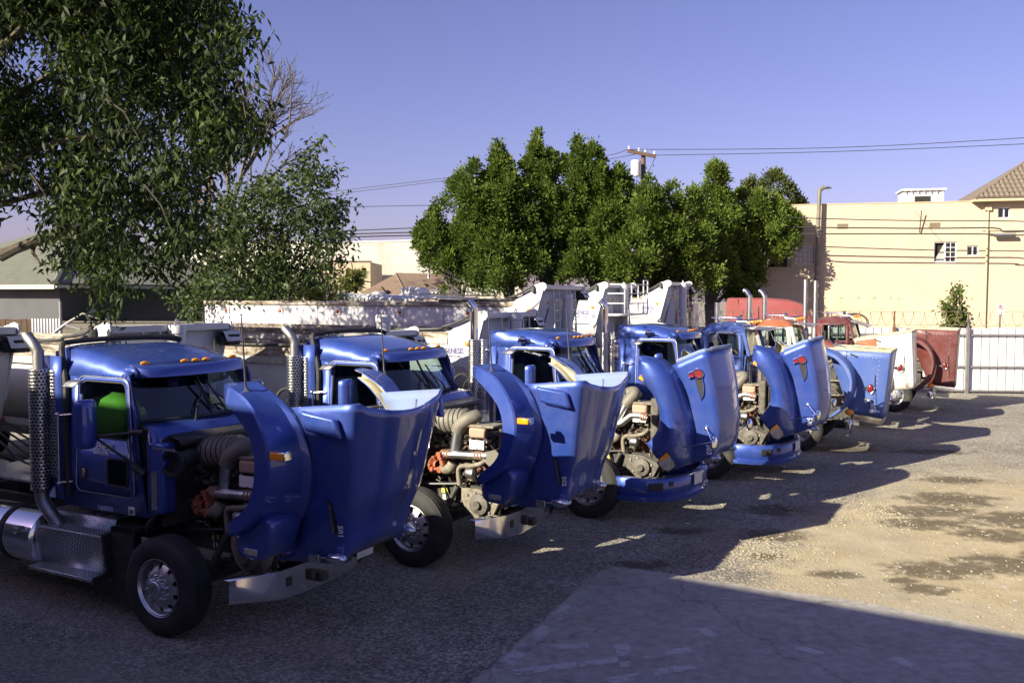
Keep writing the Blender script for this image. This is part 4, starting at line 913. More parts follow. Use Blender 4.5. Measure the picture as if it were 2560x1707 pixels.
    for s in (-1, 1):
        part('fog_lamp_opening', MB().ext([(1.0, s * 1.105, .54), (1.19, s * .985, .54), (1.195, s * .985, .66), (1.0, s * 1.11, .655)], (.012, s * .016, 0)), 'black_plastic', b_, bev=.008)
        part('tow_hole', MB().ext([(1.27, s * .90, .60), (1.31, s * .85, .60), (1.31, s * .85, .67), (1.27, s * .90, .67)], (.014, s * .012, 0)), 'black_plastic', b_)
    lp = part('license_plate', MB().ext([(1.515, -.42, .56), (1.545, -.10, .56), (1.545, -.10, .74), (1.515, -.42, .74)], (.008, 0, 0)), 'sticker_white', b_, 0)
    return h, (lambda z: ys(z) + YO)

TRUCKS = {1: (-3.1022, 10.0275, -.4821), 2: (-.7512, 12.3988, -.5009), 3: (1.775, 14.975, -.4981), 4: (4.358, 18.043, -.4771), 5: (7.17, 21.22, -.4821), 6: (9.46, 24.85, -.4821), 7: (12.4, 28.23, -.4821)}
GROUP = 'semi trucks parked in a row with hoods tilted open'
def hood_number(t, body, ys, x, z, h):
    hd = [c for c in kids(t) if c.name.startswith('hood') and not c.name.startswith('hood_')][0]
    text('number', body, 'letter_white', hd, (x, -(ys(z) + .006), z), (.06, 0, -1), (1, 0, .06), h, None, .002, .015)

t1 = thing('semi_truck', 'nearest blue semi truck, numbered 501 on its tilted hood, raised roof and steps in shade', 'truck', (*TRUCKS[1][:2], 0), TRUCKS[1][2], GROUP)
modern_cab(t1, True); chassis(t1); steps_and_tank(t1); exhaust(t1, 'bent', 0); engine(t1, 'a'); hd, YS1 = aero_hood(t1)
t2 = copy_tree(t1); t2.location = (*TRUCKS[2][:2], 0); t2.rotation_euler = (0, 0, TRUCKS[2][2])
t2['label'] = 'second blue semi truck, numbered 502 on its half sunlit tilted hood, raised roof'
hood_number(t1, '501', YS1, 1.985, 1.255, .062); hood_number(t2, '502', YS1, 1.985, 1.255, .062)
t3 = thing('semi_truck', 'blue flat roofed semi truck numbered 503, with red emblem on its rounded hood', 'truck', (*TRUCKS[3][:2], 0), TRUCKS[3][2], GROUP)
modern_cab(t3, False, dz=.06); chassis(t3); steps_and_tank(t3); exhaust(t3, 'tall', 0); engine(t3, 'b'); hd3, YS3 = curved_hood(t3)
part('roof_lamp', MB().lathe([(0, -.07), (.055, -.06), (.06, .02), (.075, .03), (.075, .05), (.0, .06)], (-1.32, -.96, 2.83), (-1, -.35, .15), 16).cyl((-1.22, -.92, 2.80), (-1.12, -.88, 2.76), .014, n=8), 'chrome', t3)
t4 = copy_tree(t3); t4.location = (*TRUCKS[4][:2], 0); t4.rotation_euler = (0, 0, TRUCKS[4][2])
t4['label'] = 'blue flat roofed semi truck numbered 505, fourth in the row with rounded hood'
hood_number(t3, '503', YS3, 1.80, 1.18, .085); hood_number(t4, '505', YS3, 1.80, 1.18, .085)

# ------------------------------------------------------------------ older long-nosed trucks
def classic_cab(t, paint, upper, visor_drop=0.0, straight=True):
    XR, XF, ZB, ZT = -2.38, -1.36, 1.2, 2.70
    win = rounded(-2.19, -1.46, 2.17, 2.66, .06, 3, .05); n = len(win)
    def out(y): return [((XF if x > -1.83 else XR), (ZT + .02 if z > 2.4 else ZB)) for x, z in win]
    mb = MB().add([(x, -.94 + max(0, z - 2.1) * .06, z) for x, z in out(0)] + [(x, -.94 + max(0, z - 2.1) * .06, z) for x, z in win], [(i, (i + 1) % n, n + (i + 1) % n, n + i) for i in range(n)])
    mb.mirror(); mb.quad((XR, -.94, ZB), (XR, .94, ZB), (XR, .9, 2.2), (XR, -.9, 2.2)); mb.quad((XR, -.9, 2.2), (XR, -.5, 2.2), (XR, -.5, ZT), (XR, -.9, ZT)); mb.quad((XR, .9, 2.2), (XR, .5, 2.2), (XR, .5, ZT), (XR, .9, ZT))
    mb.quad((XF, -.94, ZB), (XF, .94, ZB), (XF + .06, .92, 2.14), (XF + .06, -.92, 2.14))
    cab = part('cab_body', mb, paint, t, 40, solid=.02, inner='cab_lining')
    rows = []
    for x, z, w in ((XR - .02, 2.66, .90), (XR - .01, 2.80, .88), (XR + .08, 2.90, .84), (-1.9, 2.945, .82), (-1.5, 2.90, .83), (XF - .01, 2.78, .86), (XF + .01, 2.71, .88)):
        rows.append([(x, -.91, 2.66)] + [(x, f * w, lerp(2.70, z, (1 - abs(f) ** 5))) for f in np.linspace(-1, 1, 13)] + [(x, .91, 2.66)])
    part('roof', MB().loft(rows), upper, t, 55, solid=.02, inner='cab_lining')
    part('windshield', MB().loft([[(XF + .14, -.86, 2.16), (XF + .20, 0, 2.16), (XF + .14, .86, 2.16)], [(XF + .0, -.84, 2.68), (XF + .05, 0, 2.70), (XF + .0, .84, 2.68)]]), 'cab_glass', t, 0)
    for s in (-1, 1):
        part('pillar', MB().tube([(XF + .13, s * .89, 2.14), (XF - .01, s * .875, 2.72)], .045, 8), paint, t)
        dg = rounded(-2.25, -1.40, 1.25, 2.69, .08, 4); nn = len(dg); wo_ = rounded(-2.19, -1.46, 2.17, 2.66, .06, 4, .05)
        yy = lambda z: s * (.952 - max(0, z - 2.1) * .06)
        d = part('door', MB().add([(x, yy(z), z) for x, z in dg] + [(x, yy(z), z) for x, z in wo_], [(i, (i + 1) % nn, nn + (i + 1) % nn, nn + i) for i in range(nn)]), paint, t, 40, solid=.012)
        part('window', MB().poly([(x, yy(z) - s * .004, z) for x, z in wo_]), 'cab_glass', d, 0)
        part('window_trim', MB().tube([(x, yy(z), z) for x, z in wo_ + wo_[:1]], .012, 5).tube([(-1.72, yy(2.66), 2.66), (-1.72, yy(2.17), 2.17)], .012, 5), 'black_rubber', d)
        mo = part('mirror', MB().box(-1.98, -1.93, s * 1.16 - .085, s * 1.16 + .085, 2.20, 2.64), 'worn_chrome', t, bev=.015)
        part('mirror_arm', MB().tube([(-1.5, s * .93, 2.72), (-1.95, s * 1.16, 2.70), (-1.95, s * 1.16, 2.14), (-1.45, s * .95, 2.10)], .014, 6).tube([(-1.95, s * 1.06, 2.66), (-1.7, s * .98, 2.1)], .010, 6), 'chrome', mo)
        part('air_cleaner', MB().lathe([(.0, 0), (.12, .0), (.19, .06), (.19, .62), (.205, .63), (.205, .66), (.19, .67), (.19, .74), (.215, .75), (.215, .80), (.15, .84), (0, .85)], (-1.02, s * 1.08, 1.18), (0, 0, 1), 24), 'chrome', t, 30)
        if straight: pts = [(-2.50, s * 1.02, 1.0), (-2.50, s * 1.02, 3.40)]
        else: pts = smooth_path([(-2.50, s * 1.02, 1.0), (-2.50, s * 1.02, 3.35), (-2.51, s * 1.02, 3.55), (-2.60, s * 1.03, 3.70), (-2.68, s * 1.03, 3.74)], 5)
        if straight == 2: pts = [(-2.72, s * 1.02, 1.0), (-2.72, s * 1.02, 4.12)]
        e = part('exhaust_stack', MB().tube(pts, .075, 14), 'worn_chrome' if straight != 2 else 'dull_steel', t)
        part('muffler', MB().lathe([(.08, 0), (.12, .04), (.12, 1.2), (.08, 1.25)], (pts[0][0], pts[0][1], 1.3), (0, 0, 1), 16), 'dull_steel', e)
    vz = visor_drop
    v = part('sun_visor', MB().loft([[(XF - .02, y, 2.80), (XF + .22, y, 2.79 - vz * .5), (XF + .50, y, 2.76 - vz), (XF + .50, y, 2.735 - vz)] for y in (-.84, -.4, 0, .4, .84)]), 'aluminium', t, 30, solid=.006)
    for y in (-.68, -.28, 0, .28, .68):
        lm = part('marker_lamp', MB().tube([(XF - .22, y, 2.955), (XF - .02, y, 2.945), (XF + .08, y, 2.935)], [.03, .055, .045], 10), 'worn_chrome', t)
        part('lens', MB().sph((XF + .08, y, 2.935), (.05, .046, .046), 8, 6), 'amber_lens', lm)
    for y, l in ((-.35, .72), (.30, .60)):
        part('air_horn', MB().lathe([(.02, 0), (.018, l * .6), (.03, l * .85), (.05, l * .95), (.085, l)], (-2.28, y, 3.03), (1, 0, 0), 14).box(-2.1, -2.06, y - .02, y + .02, 2.93, 3.02), 'chrome', t)
    for y in (-.45, .45):
        sb = part('seat', MB().box(-2.3, -1.85, y - .23, y + .23, 1.6, 1.8), 'seat_fabric', t, bev=.05); part('seat_back', MB().box(-2.36, -2.24, y - .22, y + .22, 1.75, 2.42), 'seat_fabric', sb, bev=.05)
    part('dashboard', MB().box(-1.62, -1.30, -.88, .88, 1.7, 2.12), 'black_plastic', t, bev=.04)
    fr = MB()
    part('firewall', MB().box(-1.32, -1.26, -.85, .85, 1.0, 2.05), 'chassis_black', t)
    return cab

def classic_hood(t, paint, side, fend_in, fend_out, front, upper=None, seam=None, chrome_bottom=False):
    """side: list of (x, z) outline from the cowl corner forward; flat sides, long square nose, round fender"""
    Y0 = .74
    sp = [(x, z) for x, z in side]
    top0, top1, bot1, bot0 = sp
    mbh = MB(); rows = []
    for v in np.linspace(0, 1, 11):
        a = (lerp(bot0[0], top0[0], v), lerp(bot0[1], top0[1], v)); c = (lerp(bot1[0], top1[0], v), lerp(bot1[1], top1[1], v))
        yb = lerp(.62, .80, v)
        row = [(lerp(a[0], c[0], u) - (.05 if u == 1 else 0), -yb, lerp(a[1], c[1], u)) for u in (0, .33, .66, 1)]
        row += [(c[0] - .015, -yb + .015, c[1]), (c[0], -yb + .05, c[1]), (c[0] + .03, -yb * .55, c[1] + .01), (c[0] + .045, 0, c[1] + .015)]
        row += [(x, -y, z) for x, y, z in row[:-1][::-1]]; rows.append(row)
    h = part('hood', MB().loft(rows), paint, t, 40, solid=.02, inner='fender_liner')
    part('hood_lip', MB().tube([(p[0] - .01, p[1] * .98, p[2] + .015) for p in rows[-1]], .028, 8), 'fender_liner', h)
    rv = MB()
    for k in range(16):
        v = k / 15; rv.sph((lerp(bot1[0], top1[0], v) - .22, -(lerp(.62, .80, v) + .002), lerp(bot1[1], top1[1], v)), .010, 5, 3)
    for k in range(8): rv.sph((lerp(top0[0], top1[0], .35 + k * .06), -.79, lerp(top0[1], top1[1], .35 + k * .06) - .14), .010, 5, 3)
    part('rivets', rv, 'letter_pale' if paint != 'cream_paint' else paint, h)
    A = resample([(x, 0, z) for x, z in fend_in], 20); B = resample([(x, 0, z) for x, z in fend_out], 20)
    for s in (-1, 1):
        rows = []
        for a, r in zip(A, B):
            dx, dz = r.x - a.x, r.z - a.z
            rows.append([(x, s * y, z) for x, y, z in ((a.x + .02, 1.0, a.z), (a.x, 1.13, a.z), (a.x + dx * .2, 1.165, a.z + dz * .2), (a.x + dx * .75, 1.165, a.z + dz * .75), (r.x, 1.13, r.z), (r.x + dx * .12, 1.0, r.z + dz * .12), (r.x + dx * .2, .84, r.z + dz * .2), (r.x + dx * .35, .72, r.z + dz * .35))])
        f = part('fender', MB().loft(rows), upper if False else paint, h, 40, solid=.012, inner='fender_liner')
        p = B[-3]; part('turn_signal', MB().sph((p.x + .22, s * 1.0, p.z + .02), (.10, .12, .075), 12, 8), 'amber_lens', h)
        part('headlight', MB().lathe([(.0, 0), (.09, .02), (.095, .12), (.06, .16), (0, .17)], (p.x + .18, s * .95, p.z - .16), (.3, 0, -1), 14), 'chrome', h)
        tb_ = (lerp(top0[0], top1[0], .45), lerp(top0[1], top1[1], .45))
        part('hood_latch', MB().beam((tb_[0] - .12, s * .80, tb_[1] - .07), (tb_[0] + .02, s * .81, tb_[1] - .13), .03, .03), 'black_rubber', h)
        em = part('emblem', MB().sph((front[0], s * .735, front[1]), (.055, .018, .09), 14, 8), 'badge_red', h)
        part('emblem_rim', MB().tube([(front[0] + .075 * math.cos(a), s * .745, front[1] + .105 * math.sin(a)) for a in np.linspace(0, 6.283, 18)], .010, 5).poly([(front[0] - .075, s * .748, front[1] + .05), (front[0] - .17, s * .75, front[1]), (front[0] - .075, s * .748, front[1] - .05)]).beam((front[0] + .085, s * .747, front[1] - .3), (front[0] + .095, s * .747, front[1] + .32), .012, .012), 'chrome', em)
    if seam:
        (x0, z0), (x1, z1) = seam; part('hood_seam', MB().beam((x0, -.803, z0), (x1, -.775, z1), .012, .006), 'black_rubber', h)
    if chrome_bottom:
        part('grille_surround', MB().loft([[(bot0[0], y, bot0[1] - .005), (bot1[0] - .01, y, bot1[1] - .005), (bot1[0] - .03, y * .97, bot1[1] - .16), (bot0[0], y * .97, bot0[1] - .13)] for y in (-.655, -.3, .3, .655)]), 'worn_chrome', h, 0, solid=.01)
    bm_ = MB().loft([[(1.02, y, .42), (1.10, y, .43), (1.105, y, .80), (1.02, y, .81)] for y in (-1.2, -.6, 0, .6, 1.2)])
    part('bumper', bm_, 'chrome', t, 20, solid=.008)
    return h

def classic_extras(t):
    chassis(t, -5.2)
    rr = random.Random(4)
    e = part('engine_block', MB().box(-1.1, .55, -.32, .32, .95, 1.7).box(-1.0, .45, -.25, .25, 1.7, 1.95), 'engine_tan', t, bev=.03)
    dt = MB()
    for i in range(80):
        x, y, z = rr.uniform(-1.1, .7), rr.uniform(-.55, -.3), rr.uniform(.95, 1.95); s = rr.uniform(.02, .08)
        if rr.random() < .5: dt.box(x, x + s * 1.5, y, y + s, z, z + s)
        else: dt.tube(smooth_path([(x, y, z), (x + .15, y - .05, z + rr.uniform(-.2, .2)), (x + rr.uniform(.1, .4), y, z + rr.uniform(-.3, .2))], 4), s * .4, 6)
    part('engine_fittings', dt, 'engine_dark', e, kind='stuff')
    part('radiator', MB().box(.55, .72, -.48, .48, .9, 1.95), 'chassis_black', t, bev=.02); part('cross_rod', MB().beam((-.9, -.5, 1.5), (.8, -.56, 1.62), .03, .03).beam((-.5, -.52, 1.25), (.8, -.58, 1.28), .10, .02), 'engine_tan', e)
    part('intake_elbow', MB().tube(smooth_path([(-.9, -.5, 2.0), (-.2, -.52, 2.02), (.25, -.52, 1.95), (.35, -.52, 1.75)], 5), .09, 12), 'engine_tan', e); part('turbocharger', MB().sph((.30, -.55, 1.72), .14, 12, 8), 'grey_plastic', e)
    part('step_box', MB().box(-2.2, -1.2, -1.2, -.75, .42, .95), 'tread_plate', t, bev=.02)
    part('fuel_tank', MB().lathe([(0, 0), (.3, 0), (.33, .04), (.33, 1.5), (.3, 1.54), (0, 1.54)], (-3.9, -.9, .72), (1, 0, 0), 28), 'aluminium', t)
    part('hood_mirror', MB().sph((.55, -1.08, .78), (.05, .12, .09), 10, 6).beam((.55, -1.05, .78), (.5, -.8, .9), .015, .015), 'chrome', t)
t5 = thing('semi_truck', 'older blue long-nosed semi truck, fifth in the row, chrome horns on its roof', 'truck', (*TRUCKS[5][:2], 0), TRUCKS[5][2], GROUP)
cb = classic_cab(t5, 'old_blue_paint', 'old_blue_paint', 0, 1); classic_extras(t5)
IN5 = [(.45, 2.23), (.62, 2.20), (.79, 2.11), (.97, 1.86), (1.05, 1.6), (1.0, 1.28), (.87, 1.05), (.66, .86)]; OUT5 = [(.45, 2.36), (.64, 2.33), (.83, 2.23), (1.06, 1.98), (1.15, 1.65), (1.09, 1.26), (.90, .98), (.67, .79)]
h5 = classic_hood(t5, 'old_blue_paint', [(.55, 2.35), (1.90, 2.31), (1.74, .80), (1.03, .88)], IN5, OUT5, (1.47, 1.48), seam=((.96, 2.32), (.95, 2.08)), chrome_bottom=True)
text('lettering', 'GENESIS', 'letter_white', cb, (-1.83, -.958, 1.93), (1, 0, 0), (0, 0, 1), .11, .44, .002, .02)
text('lettering', 'DISPATCH INC.', 'letter_white', cb, (-1.83, -.958, 1.83), (1, 0, 0), (0, 0, 1), .045, .35, .002, .02)
text('number', '506', 'letter_white', h5, (1.52, -.70, 1.06), (.05, 0, -1), (1, 0, .05), .08, None, .002, .01)
hm = part('hood_mirror', MB().sph((1.56, -.92, .98), (.13, .10, .05), 12, 8), 'chrome', h5); part('mirror_strut', MB().tube(smooth_path([(1.42, -.76, 1.22), (1.48, -.9, 1.2), (1.58, -.94, 1.12), (1.60, -.92, 1.0)], 4), .014, 6).box(1.36, 1.48, -.80, -.74, 1.19, 1.26), 'worn_chrome', hm)
t6 = thing('semi_truck', 'cream semi truck with orange roof and white tilted hood, sixth in the row', 'truck', (*TRUCKS[6][:2], 0), TRUCKS[6][2], GROUP)
classic_cab(t6, 'cream_paint', 'orange_paint', 0, 0); classic_extras(t6)
IN6 = [(.30, 2.10), (.5, 2.09), (.70, 1.98), (.90, 1.74), (.98, 1.5), (.96, 1.22), (.86, 1.02), (.70, .86)]; OUT6 = [(.30, 2.23), (.52, 2.22), (.75, 2.10), (.99, 1.84), (1.09, 1.52), (1.05, 1.18), (.92, .93), (.71, .77)]
h6 = classic_hood(t6, 'cream_paint', [(.28, 2.38), (1.73, 2.62), (1.80, 1.12), (1.0, .98)], IN6, OUT6, (1.45, 1.66))
part('orange_panel', MB().ext([(.30, -.804, 2.36), (.84, -.806, 2.45), (.87, -.78, 2.10), (.62, -.79, 2.13), (.45, -.80, 2.2)], (0, -.008, 0)), 'orange_paint', h6, 0, label='orange painted rear corner of the white hood')
part('pinstripe', MB().tube(smooth_path([(.30, -.818, 2.30), (.55, -.818, 2.24), (.72, -.81, 2.14)], 5), .014, 5).tube(smooth_path([(.30, -.818, 2.24), (.50, -.815, 2.20), (.64, -.81, 2.13)], 5), .010, 5), 'maroon_paint', h6)
text('number', '56', 'orange_paint', h6, (1.62, -.68, 1.22), (.0, 0, -1), (1, 0, 0), .09, None, .002, .01)
t7 = thing('semi_truck', 'dark red semi truck ending the row, tilted hood before the white fence', 'truck', (*TRUCKS[7][:2], 0), TRUCKS[7][2], GROUP)
classic_cab(t7, 'maroon_paint', 'maroon_paint', .14, 2); classic_extras(t7)
IN7 = [(.35, 2.22), (.5, 2.19), (.72, 2.08), (.90, 1.90), (1.0, 1.58), (.97, 1.30), (.88, 1.08), (.58, .78)]; OUT7 = [(.35, 2.36), (.54, 2.33), (.78, 2.22), (1.0, 1.98), (1.11, 1.6), (1.07, 1.26), (.95, .98), (.62, .68)]
classic_hood(t7, 'maroon_paint', [(.28, 2.58), (1.74, 2.55), (1.66, .80), (.95, .86)], IN7, OUT7, (1.38, 1.46), seam=((.86, 2.55), (.85, 2.10)), chrome_bottom=True)

# safety vest on the seat of the nearest truck
ve = MB().loft([[(-1.45, -.70, 1.95), (-1.40, -.86, 1.95), (-.95, -.87, 1.95), (-.88, -.66, 1.95)], [(-1.42, -.70, 2.2), (-1.36, -.87, 2.2), (-.86, -.87, 2.18), (-.80, -.62, 2.18)], [(-1.40, -.68, 2.36), (-1.30, -.84, 2.37), (-1.02, -.84, 2.36), (-.94, -.62, 2.34)], [(-1.36, -.6, 2.43), (-1.28, -.72, 2.45), (-1.16, -.74, 2.45), (-1.08, -.6, 2.42)]])
vm = Matrix.Translation((*TRUCKS[1][:2], 0)) @ Matrix.Rotation(TRUCKS[1][2], 4, 'Z')
o = part('safety_vest', ve.xf(vm), 'hi_vis', None, 60, solid=.02); tag(o, 'bright green safety vest hung inside the cab of the nearest blue truck', 'vest')

# ------------------------------------------------------------------ tipping trailers behind the trucks
def trailer(k, xf, zr, zt, L, label, arm=True, rail_h=.24, txt=False, ladders=((-.45,),), number=None, side_lamps=False, catwalk=False, cyl_top=None, grade=0.0):
    px, py, rz = TRUCKS[k]; c, s = math.cos(rz), math.sin(rz)
    t = thing('tipper_trailer', label, 'trailer', (px + c * xf, py + s * xf, 0), rz, 'white tipping trailers parked behind the trucks')
    zs = zr - rail_h
    sec = [(1.25, zs), (1.25, zs - .55), (1.22, zs - .72), (1.10, zs - .98), (.85, zs - 1.22), (.45, zs - 1.38), (0, zs - 1.42)]
    sec = sec + [(-y, z) for y, z in sec[-2::-1]]
    rows = []
    for x, sc, lift in ((-.30, .90, .0), (-.42, .985, 0), (-.6, 1, 0), (-L * .33, 1, 0), (-L * .66, 1, 0), (-L + .1, 1, 0), (-L, .99, 0)):
        rows.append([(x, y * sc, zs + (z - zs) * sc) for y, z in sec])
    m_ = MB().loft(rows)
    tub = part('tub', m_, 'white_paint', t, 35, solid=.03)
    # inside edge rails, dirty and worn
    for sd in (-1, 1):
        r_ = part('top_rail', MB().xz([(-L, zs), (-.90, zs), (-.90, zr - .01), (-1.2, zr), (-L, zr - .005)], sd * 1.30, sd * 1.20), 'rusty_top', t, 0, bev=.02)
        if rail_h > .15: part('rail_band', MB().box(-L, -.92, sd * 1.265 - .05, sd * 1.265 + .05, zs - .12, zs + .01), 'dirty_rail', r_, 0, bev=.015)
        # rising front side plate with rounded top
        pl = [(-1.05, zs - .02), (-1.0, zr), (-.86, zr + .02), (-.34, zt - .06), (-.26, zt - .005), (-.14, zt + .02), (-.03, zt - .01), (.01, zt - .09), (-.02, zt - .2), (-.30, zs - .6), (-.42, zs - .7), (-.9, zs - .3)]
        p_ = part('side_plate', MB().xz(pl, sd * 1.245, sd * 1.285), 'white_paint', t, 0, bev=.008)
        l_ = part('side_lamp', MB().lathe([(0, 0), (.05, 0), (.055, .02), (.03, .035), (0, .04)], (-.42, sd * 1.29, zs - .09), (0, sd, 0), 14), 'amber_lens', t)
        part('lamp_guard', MB().box(-.51, -.33, sd * 1.287 - .004, sd * 1.287 + .004, zs - .18, zs - .0), 'white_paint', l_, 0)
    # front wall, top beam, ribs
    part('front_wall', MB().loft([[(-.10, y, zt - .05), (-.16, y, zs), (-.30, y, zs - .5), (-.36, y * .97, zs - .9), (-.45, y * .7, zs - 1.3)] for y in (-1.25, -.6, 0, .6, 1.25)]), 'white_paint', t, 20, solid=.02)
    bmn = part('front_beam', MB().box(-.14, .06, -1.24, 1.24, zt - .13, zt - .01), 'white_paint', t, 0, bev=.02)
    for sd in (-1, 1):
        part('beam_end', MB().xz([(-.20, zt - .16), (.04, zt - .16), (.10, zt - .08), (.08, zt + .02), (-.02, zt + .06), (-.14, zt + .03)], sd * 1.25, sd * 1.29), 'white_paint', t, 0, bev=.006)
    for y in (-.75, -.38, .42, .8): part('front_lamp', MB().lathe([(0, 0), (.035, 0), (.04, .02), (0, .03)], (-.12, y, zt - .48), (1, 0, 0), 12), 'amber_lens', bmn)
    for y in (-.62, .62): part('front_rib', MB().loft([[(-.12, y - .05, zt - .6), (-.12, y + .05, zt - .6), (-.02, y, zt - .62)], [(-.34, y - .16, zs - 1.1), (-.34, y + .16, zs - 1.1), (.06, y, zs - 1.1)]], True), 'white_paint', t, 0)
    cz = cyl_top or zt - .03
    cy = part('hoist_cylinder', MB().lathe([(.135, 0), (.135, cz - .95), (.155, cz - .94), (.155, cz - .82), (.148, cz - .80), (.0, cz - .80)], (.12, 0, .80), (0, 0, 1), 24), 'white_paint', t, 30)
    part('lifting_eye', MB().tube([(.12, .055 * math.cos(a), cz + .02 + .07 * math.sin(a)) for a in np.linspace(0, math.pi, 10)], .014, 6), 'white_paint', cy)
    for ly in ladders:
        y0 = ly[0]; lb = MB()
        for d in (-.17, .17): lb.beam((.10, y0 + d, zs - 1.0), (.02, y0 + d, zt - .12), .035, .035)
        for j in range(7): z = zs - .9 + j * .27; (lb.beam((.10 - .04 * j / 7, y0 - .17, z), (.10 - .04 * j / 7, y0 + .17, z), .025, .025) if z < zt - .15 else None)
        part('ladder', lb, 'white_paint', t, 0)
    if arm:
        part('tarp_arm', MB().tube(smooth_path([(-3.2, -1.33, zr + .03), (-1.3, -1.34, zr + .05), (-.98, -1.35, zr + .12), (-.75, -1.36, zr + .28 * (zt - zr) + .05), (-.40, -1.36, zt - .12), (-.26, -1.34, zt - .02)], 5), .030, 8), 'black_plastic', t)
        part('tarp_pivot', MB().cyl((-.28, -1.38, zt - .16), (-.28, -1.28, zt - .16), .05, n=10).box(-.32, -.24, -1.37, -1.30, zt - .2, zt - .06), 'black_plastic', t)
    part('tarp_motor', MB().cyl((.02, 1.02, zt - .32), (.02, 1.36, zt - .30), .10, n=12).box(-.10, .16, 1.12, 1.42, zt - .42, zt - .22), 'black_rubber', t, bev=.03)
    part('motor_cover', MB().loft([[(-.12, y, zt - .14), (.10, y, zt - .16), (.20, y, zt - .34)] for y in (1.06, 1.44)]), 'white_paint', t, 0, solid=.01)
    if side_lamps:
        for j in range(5):
            l_ = part('rail_lamp', MB().lathe([(0, 0), (.05, 0), (.055, .02), (.03, .035), (0, .04)], (-2.3 - 2.25 * j, -1.285, zs - .18), (0, -1, 0), 14), 'red_lens', t)
            part('lamp_guard', MB().box(-2.41 - 2.25 * j, -2.19 - 2.25 * j, -1.286, -1.26, zs - .27, zs - .08), 'white_paint', l_, 0)
            part('side_seam', MB().box(-3.1 - 2.25 * j, -3.085 - 2.25 * j, -1.262, -1.24, zs - .6, zs), 'dirty_rail', t, 0)
    if txt:
        text('lettering', 'GENESIS', 'letter_navy', tub, (-.76, -1.292, zs - .26), (1, 0, 0), (0, 0, 1), .125, .50, .003, .025)
        text('lettering', 'DISPATCH INC.', 'letter_navy', tub, (-.76, -1.292, zs - .385), (1, 0, 0), (0, 0, 1), .05, .40, .003, .02)
        part('sign_panel', MB().xz([(-1.4, zs - .6), (-.45, zs - .6), (-.36, zs - .02), (-1.4, zs - .02)], -1.262, -1.288), 'white_paint', tub, 0)
    if number: text('number', number, 'letter_navy', tub, (-.40, -1.293, zs - .36), (.9, 0, .1), (0, 0, 1), .09, None, .003, .02)
    if catwalk:
        cw = MB()
        for z in (zt - .02, zt - .30, zt - .60): cw.beam((.05, -1.2, z), (.60, -1.2, z), .03, .03).beam((.60, -1.2, z), (.60, .9, z), .03, .03)
        for y in (-1.2, -.6, 0, .5, .9): cw.beam((.60, y, zt - .95), (.60, y, zt + (.12 if y >= .5 else 0)), .035, .035)
        cw.beam((.60, .5, zt + .12), (.60, .9, zt + .12), .03, .03)
        part('guard_rail', cw, 'white_paint', t, 0)
        part('catwalk', MB().box(-.05, .62, -1.2, .9, zt - .98, zt - .92), 'white_paint', t, 0)
    # running gear
    fr = MB()
    for y in (-.45, .45): fr.box(-L + .2, .2, y - .06, y + .06, .95, 1.25)
    part('frame', fr, 'white_paint', t, 0)
    part('reflective_tape', MB().box(-L + .4, -1.2, -1.21, -1.19, 1.28, 1.40), 'sticker_white', t, 0)
    for j in range(8): part('tape_stripe', MB().box(-2.0 - j * 1.2, -1.7 - j * 1.2, -1.216, -1.209, 1.29, 1.39), 'reflector_red', t, 0)
    part('landing_gear', MB().box(-2.1, -1.98, -.75, -.63, .1, 1.2).box(-2.2, -1.88, -.80, -.58, .03, .1).beam((-2.04, -.69, .6), (-3.2, -.5, 1.2), .06, .06), 'white_paint', t, 0)
    for x in (-L + 1.0, -L + 2.3):
        for sd in (-1, 1): wheel_parts(t, x, sd * 1.22, sd, True)
    return t
trailer(1, -6.05, 2.72, 3.06, 9.5, 'white tipper trailer cut off by the left edge, its black tarp motor just in frame', rail_h=.24)
trailer(2, -5.84, 2.74, 3.06, 9.5, 'white tipper trailer behind the nearest cab, broad white cylinder in the middle of its front', rail_h=.24, cyl_top=3.04)
trailer(3, -5.02, 2.56, 2.86, 9.5, 'white tipper trailer behind the second blue cab, its cylinder standing well above the front', rail_h=.20, cyl_top=3.18)
trailer(4, -4.93, 2.76, 3.19, 10.5, 'white lettered tipper trailer just behind the tall stack of the third cab, low front', rail_h=.16, txt=True, ladders=((-.35,), (.72,)))
trailer(5, -6.50, 3.40, 3.86, 12.3, 'long white tipper trailer with row of round side lamps, standing behind all the others', rail_h=.13, ladders=((-.55,), (.55,)), number='120', side_lamps=True, cyl_top=3.62)
trailer(6, -6.80, 3.48, 3.95, 7.2, 'tall white lettered tipper trailer with railed catwalk across its front', rail_h=.16, txt=True, ladders=((.5,),), number='122', catwalk=True)
trailer(7, -7.22, 3.57, 4.07, 6.0, 'tall white lettered tipper trailer standing farthest right beside the dark tree', rail_h=.16, txt=True, ladders=((-.2,), (.75,)))

# ================================================================== foliage
def leaf_mat(name, dark, light, rough=.45, trans=.35):
    m, nt, b = nodes(name); L = nt.links; out = nt.nodes['Material Output']
    at_ = N(nt, 'ShaderNodeAttribute', attribute_name='tint'); r = ramp(nt, at_.outputs['Fac'], [(0, dark), (1, light)])
    L.new(r.outputs[0], b.inputs['Base Color']); b.inputs['Roughness'].default_value = rough; b.inputs['Specular IOR Level'].default_value = .22
    tr = N(nt, 'ShaderNodeBsdfTranslucent'); hs = N(nt, 'ShaderNodeHueSaturation'); hs.inputs['Value'].default_value = 1.5; L.new(r.outputs[0], hs.inputs['Color']); L.new(hs.outputs[0], tr.inputs[0])
    mx = N(nt, 'ShaderNodeMixShader'); mx.inputs[0].default_value = trans; L.new(b.outputs[0], mx.inputs[1]); L.new(tr.outputs[0], mx.inputs[2]); L.new(mx.outputs[0], out.inputs['Surface'])
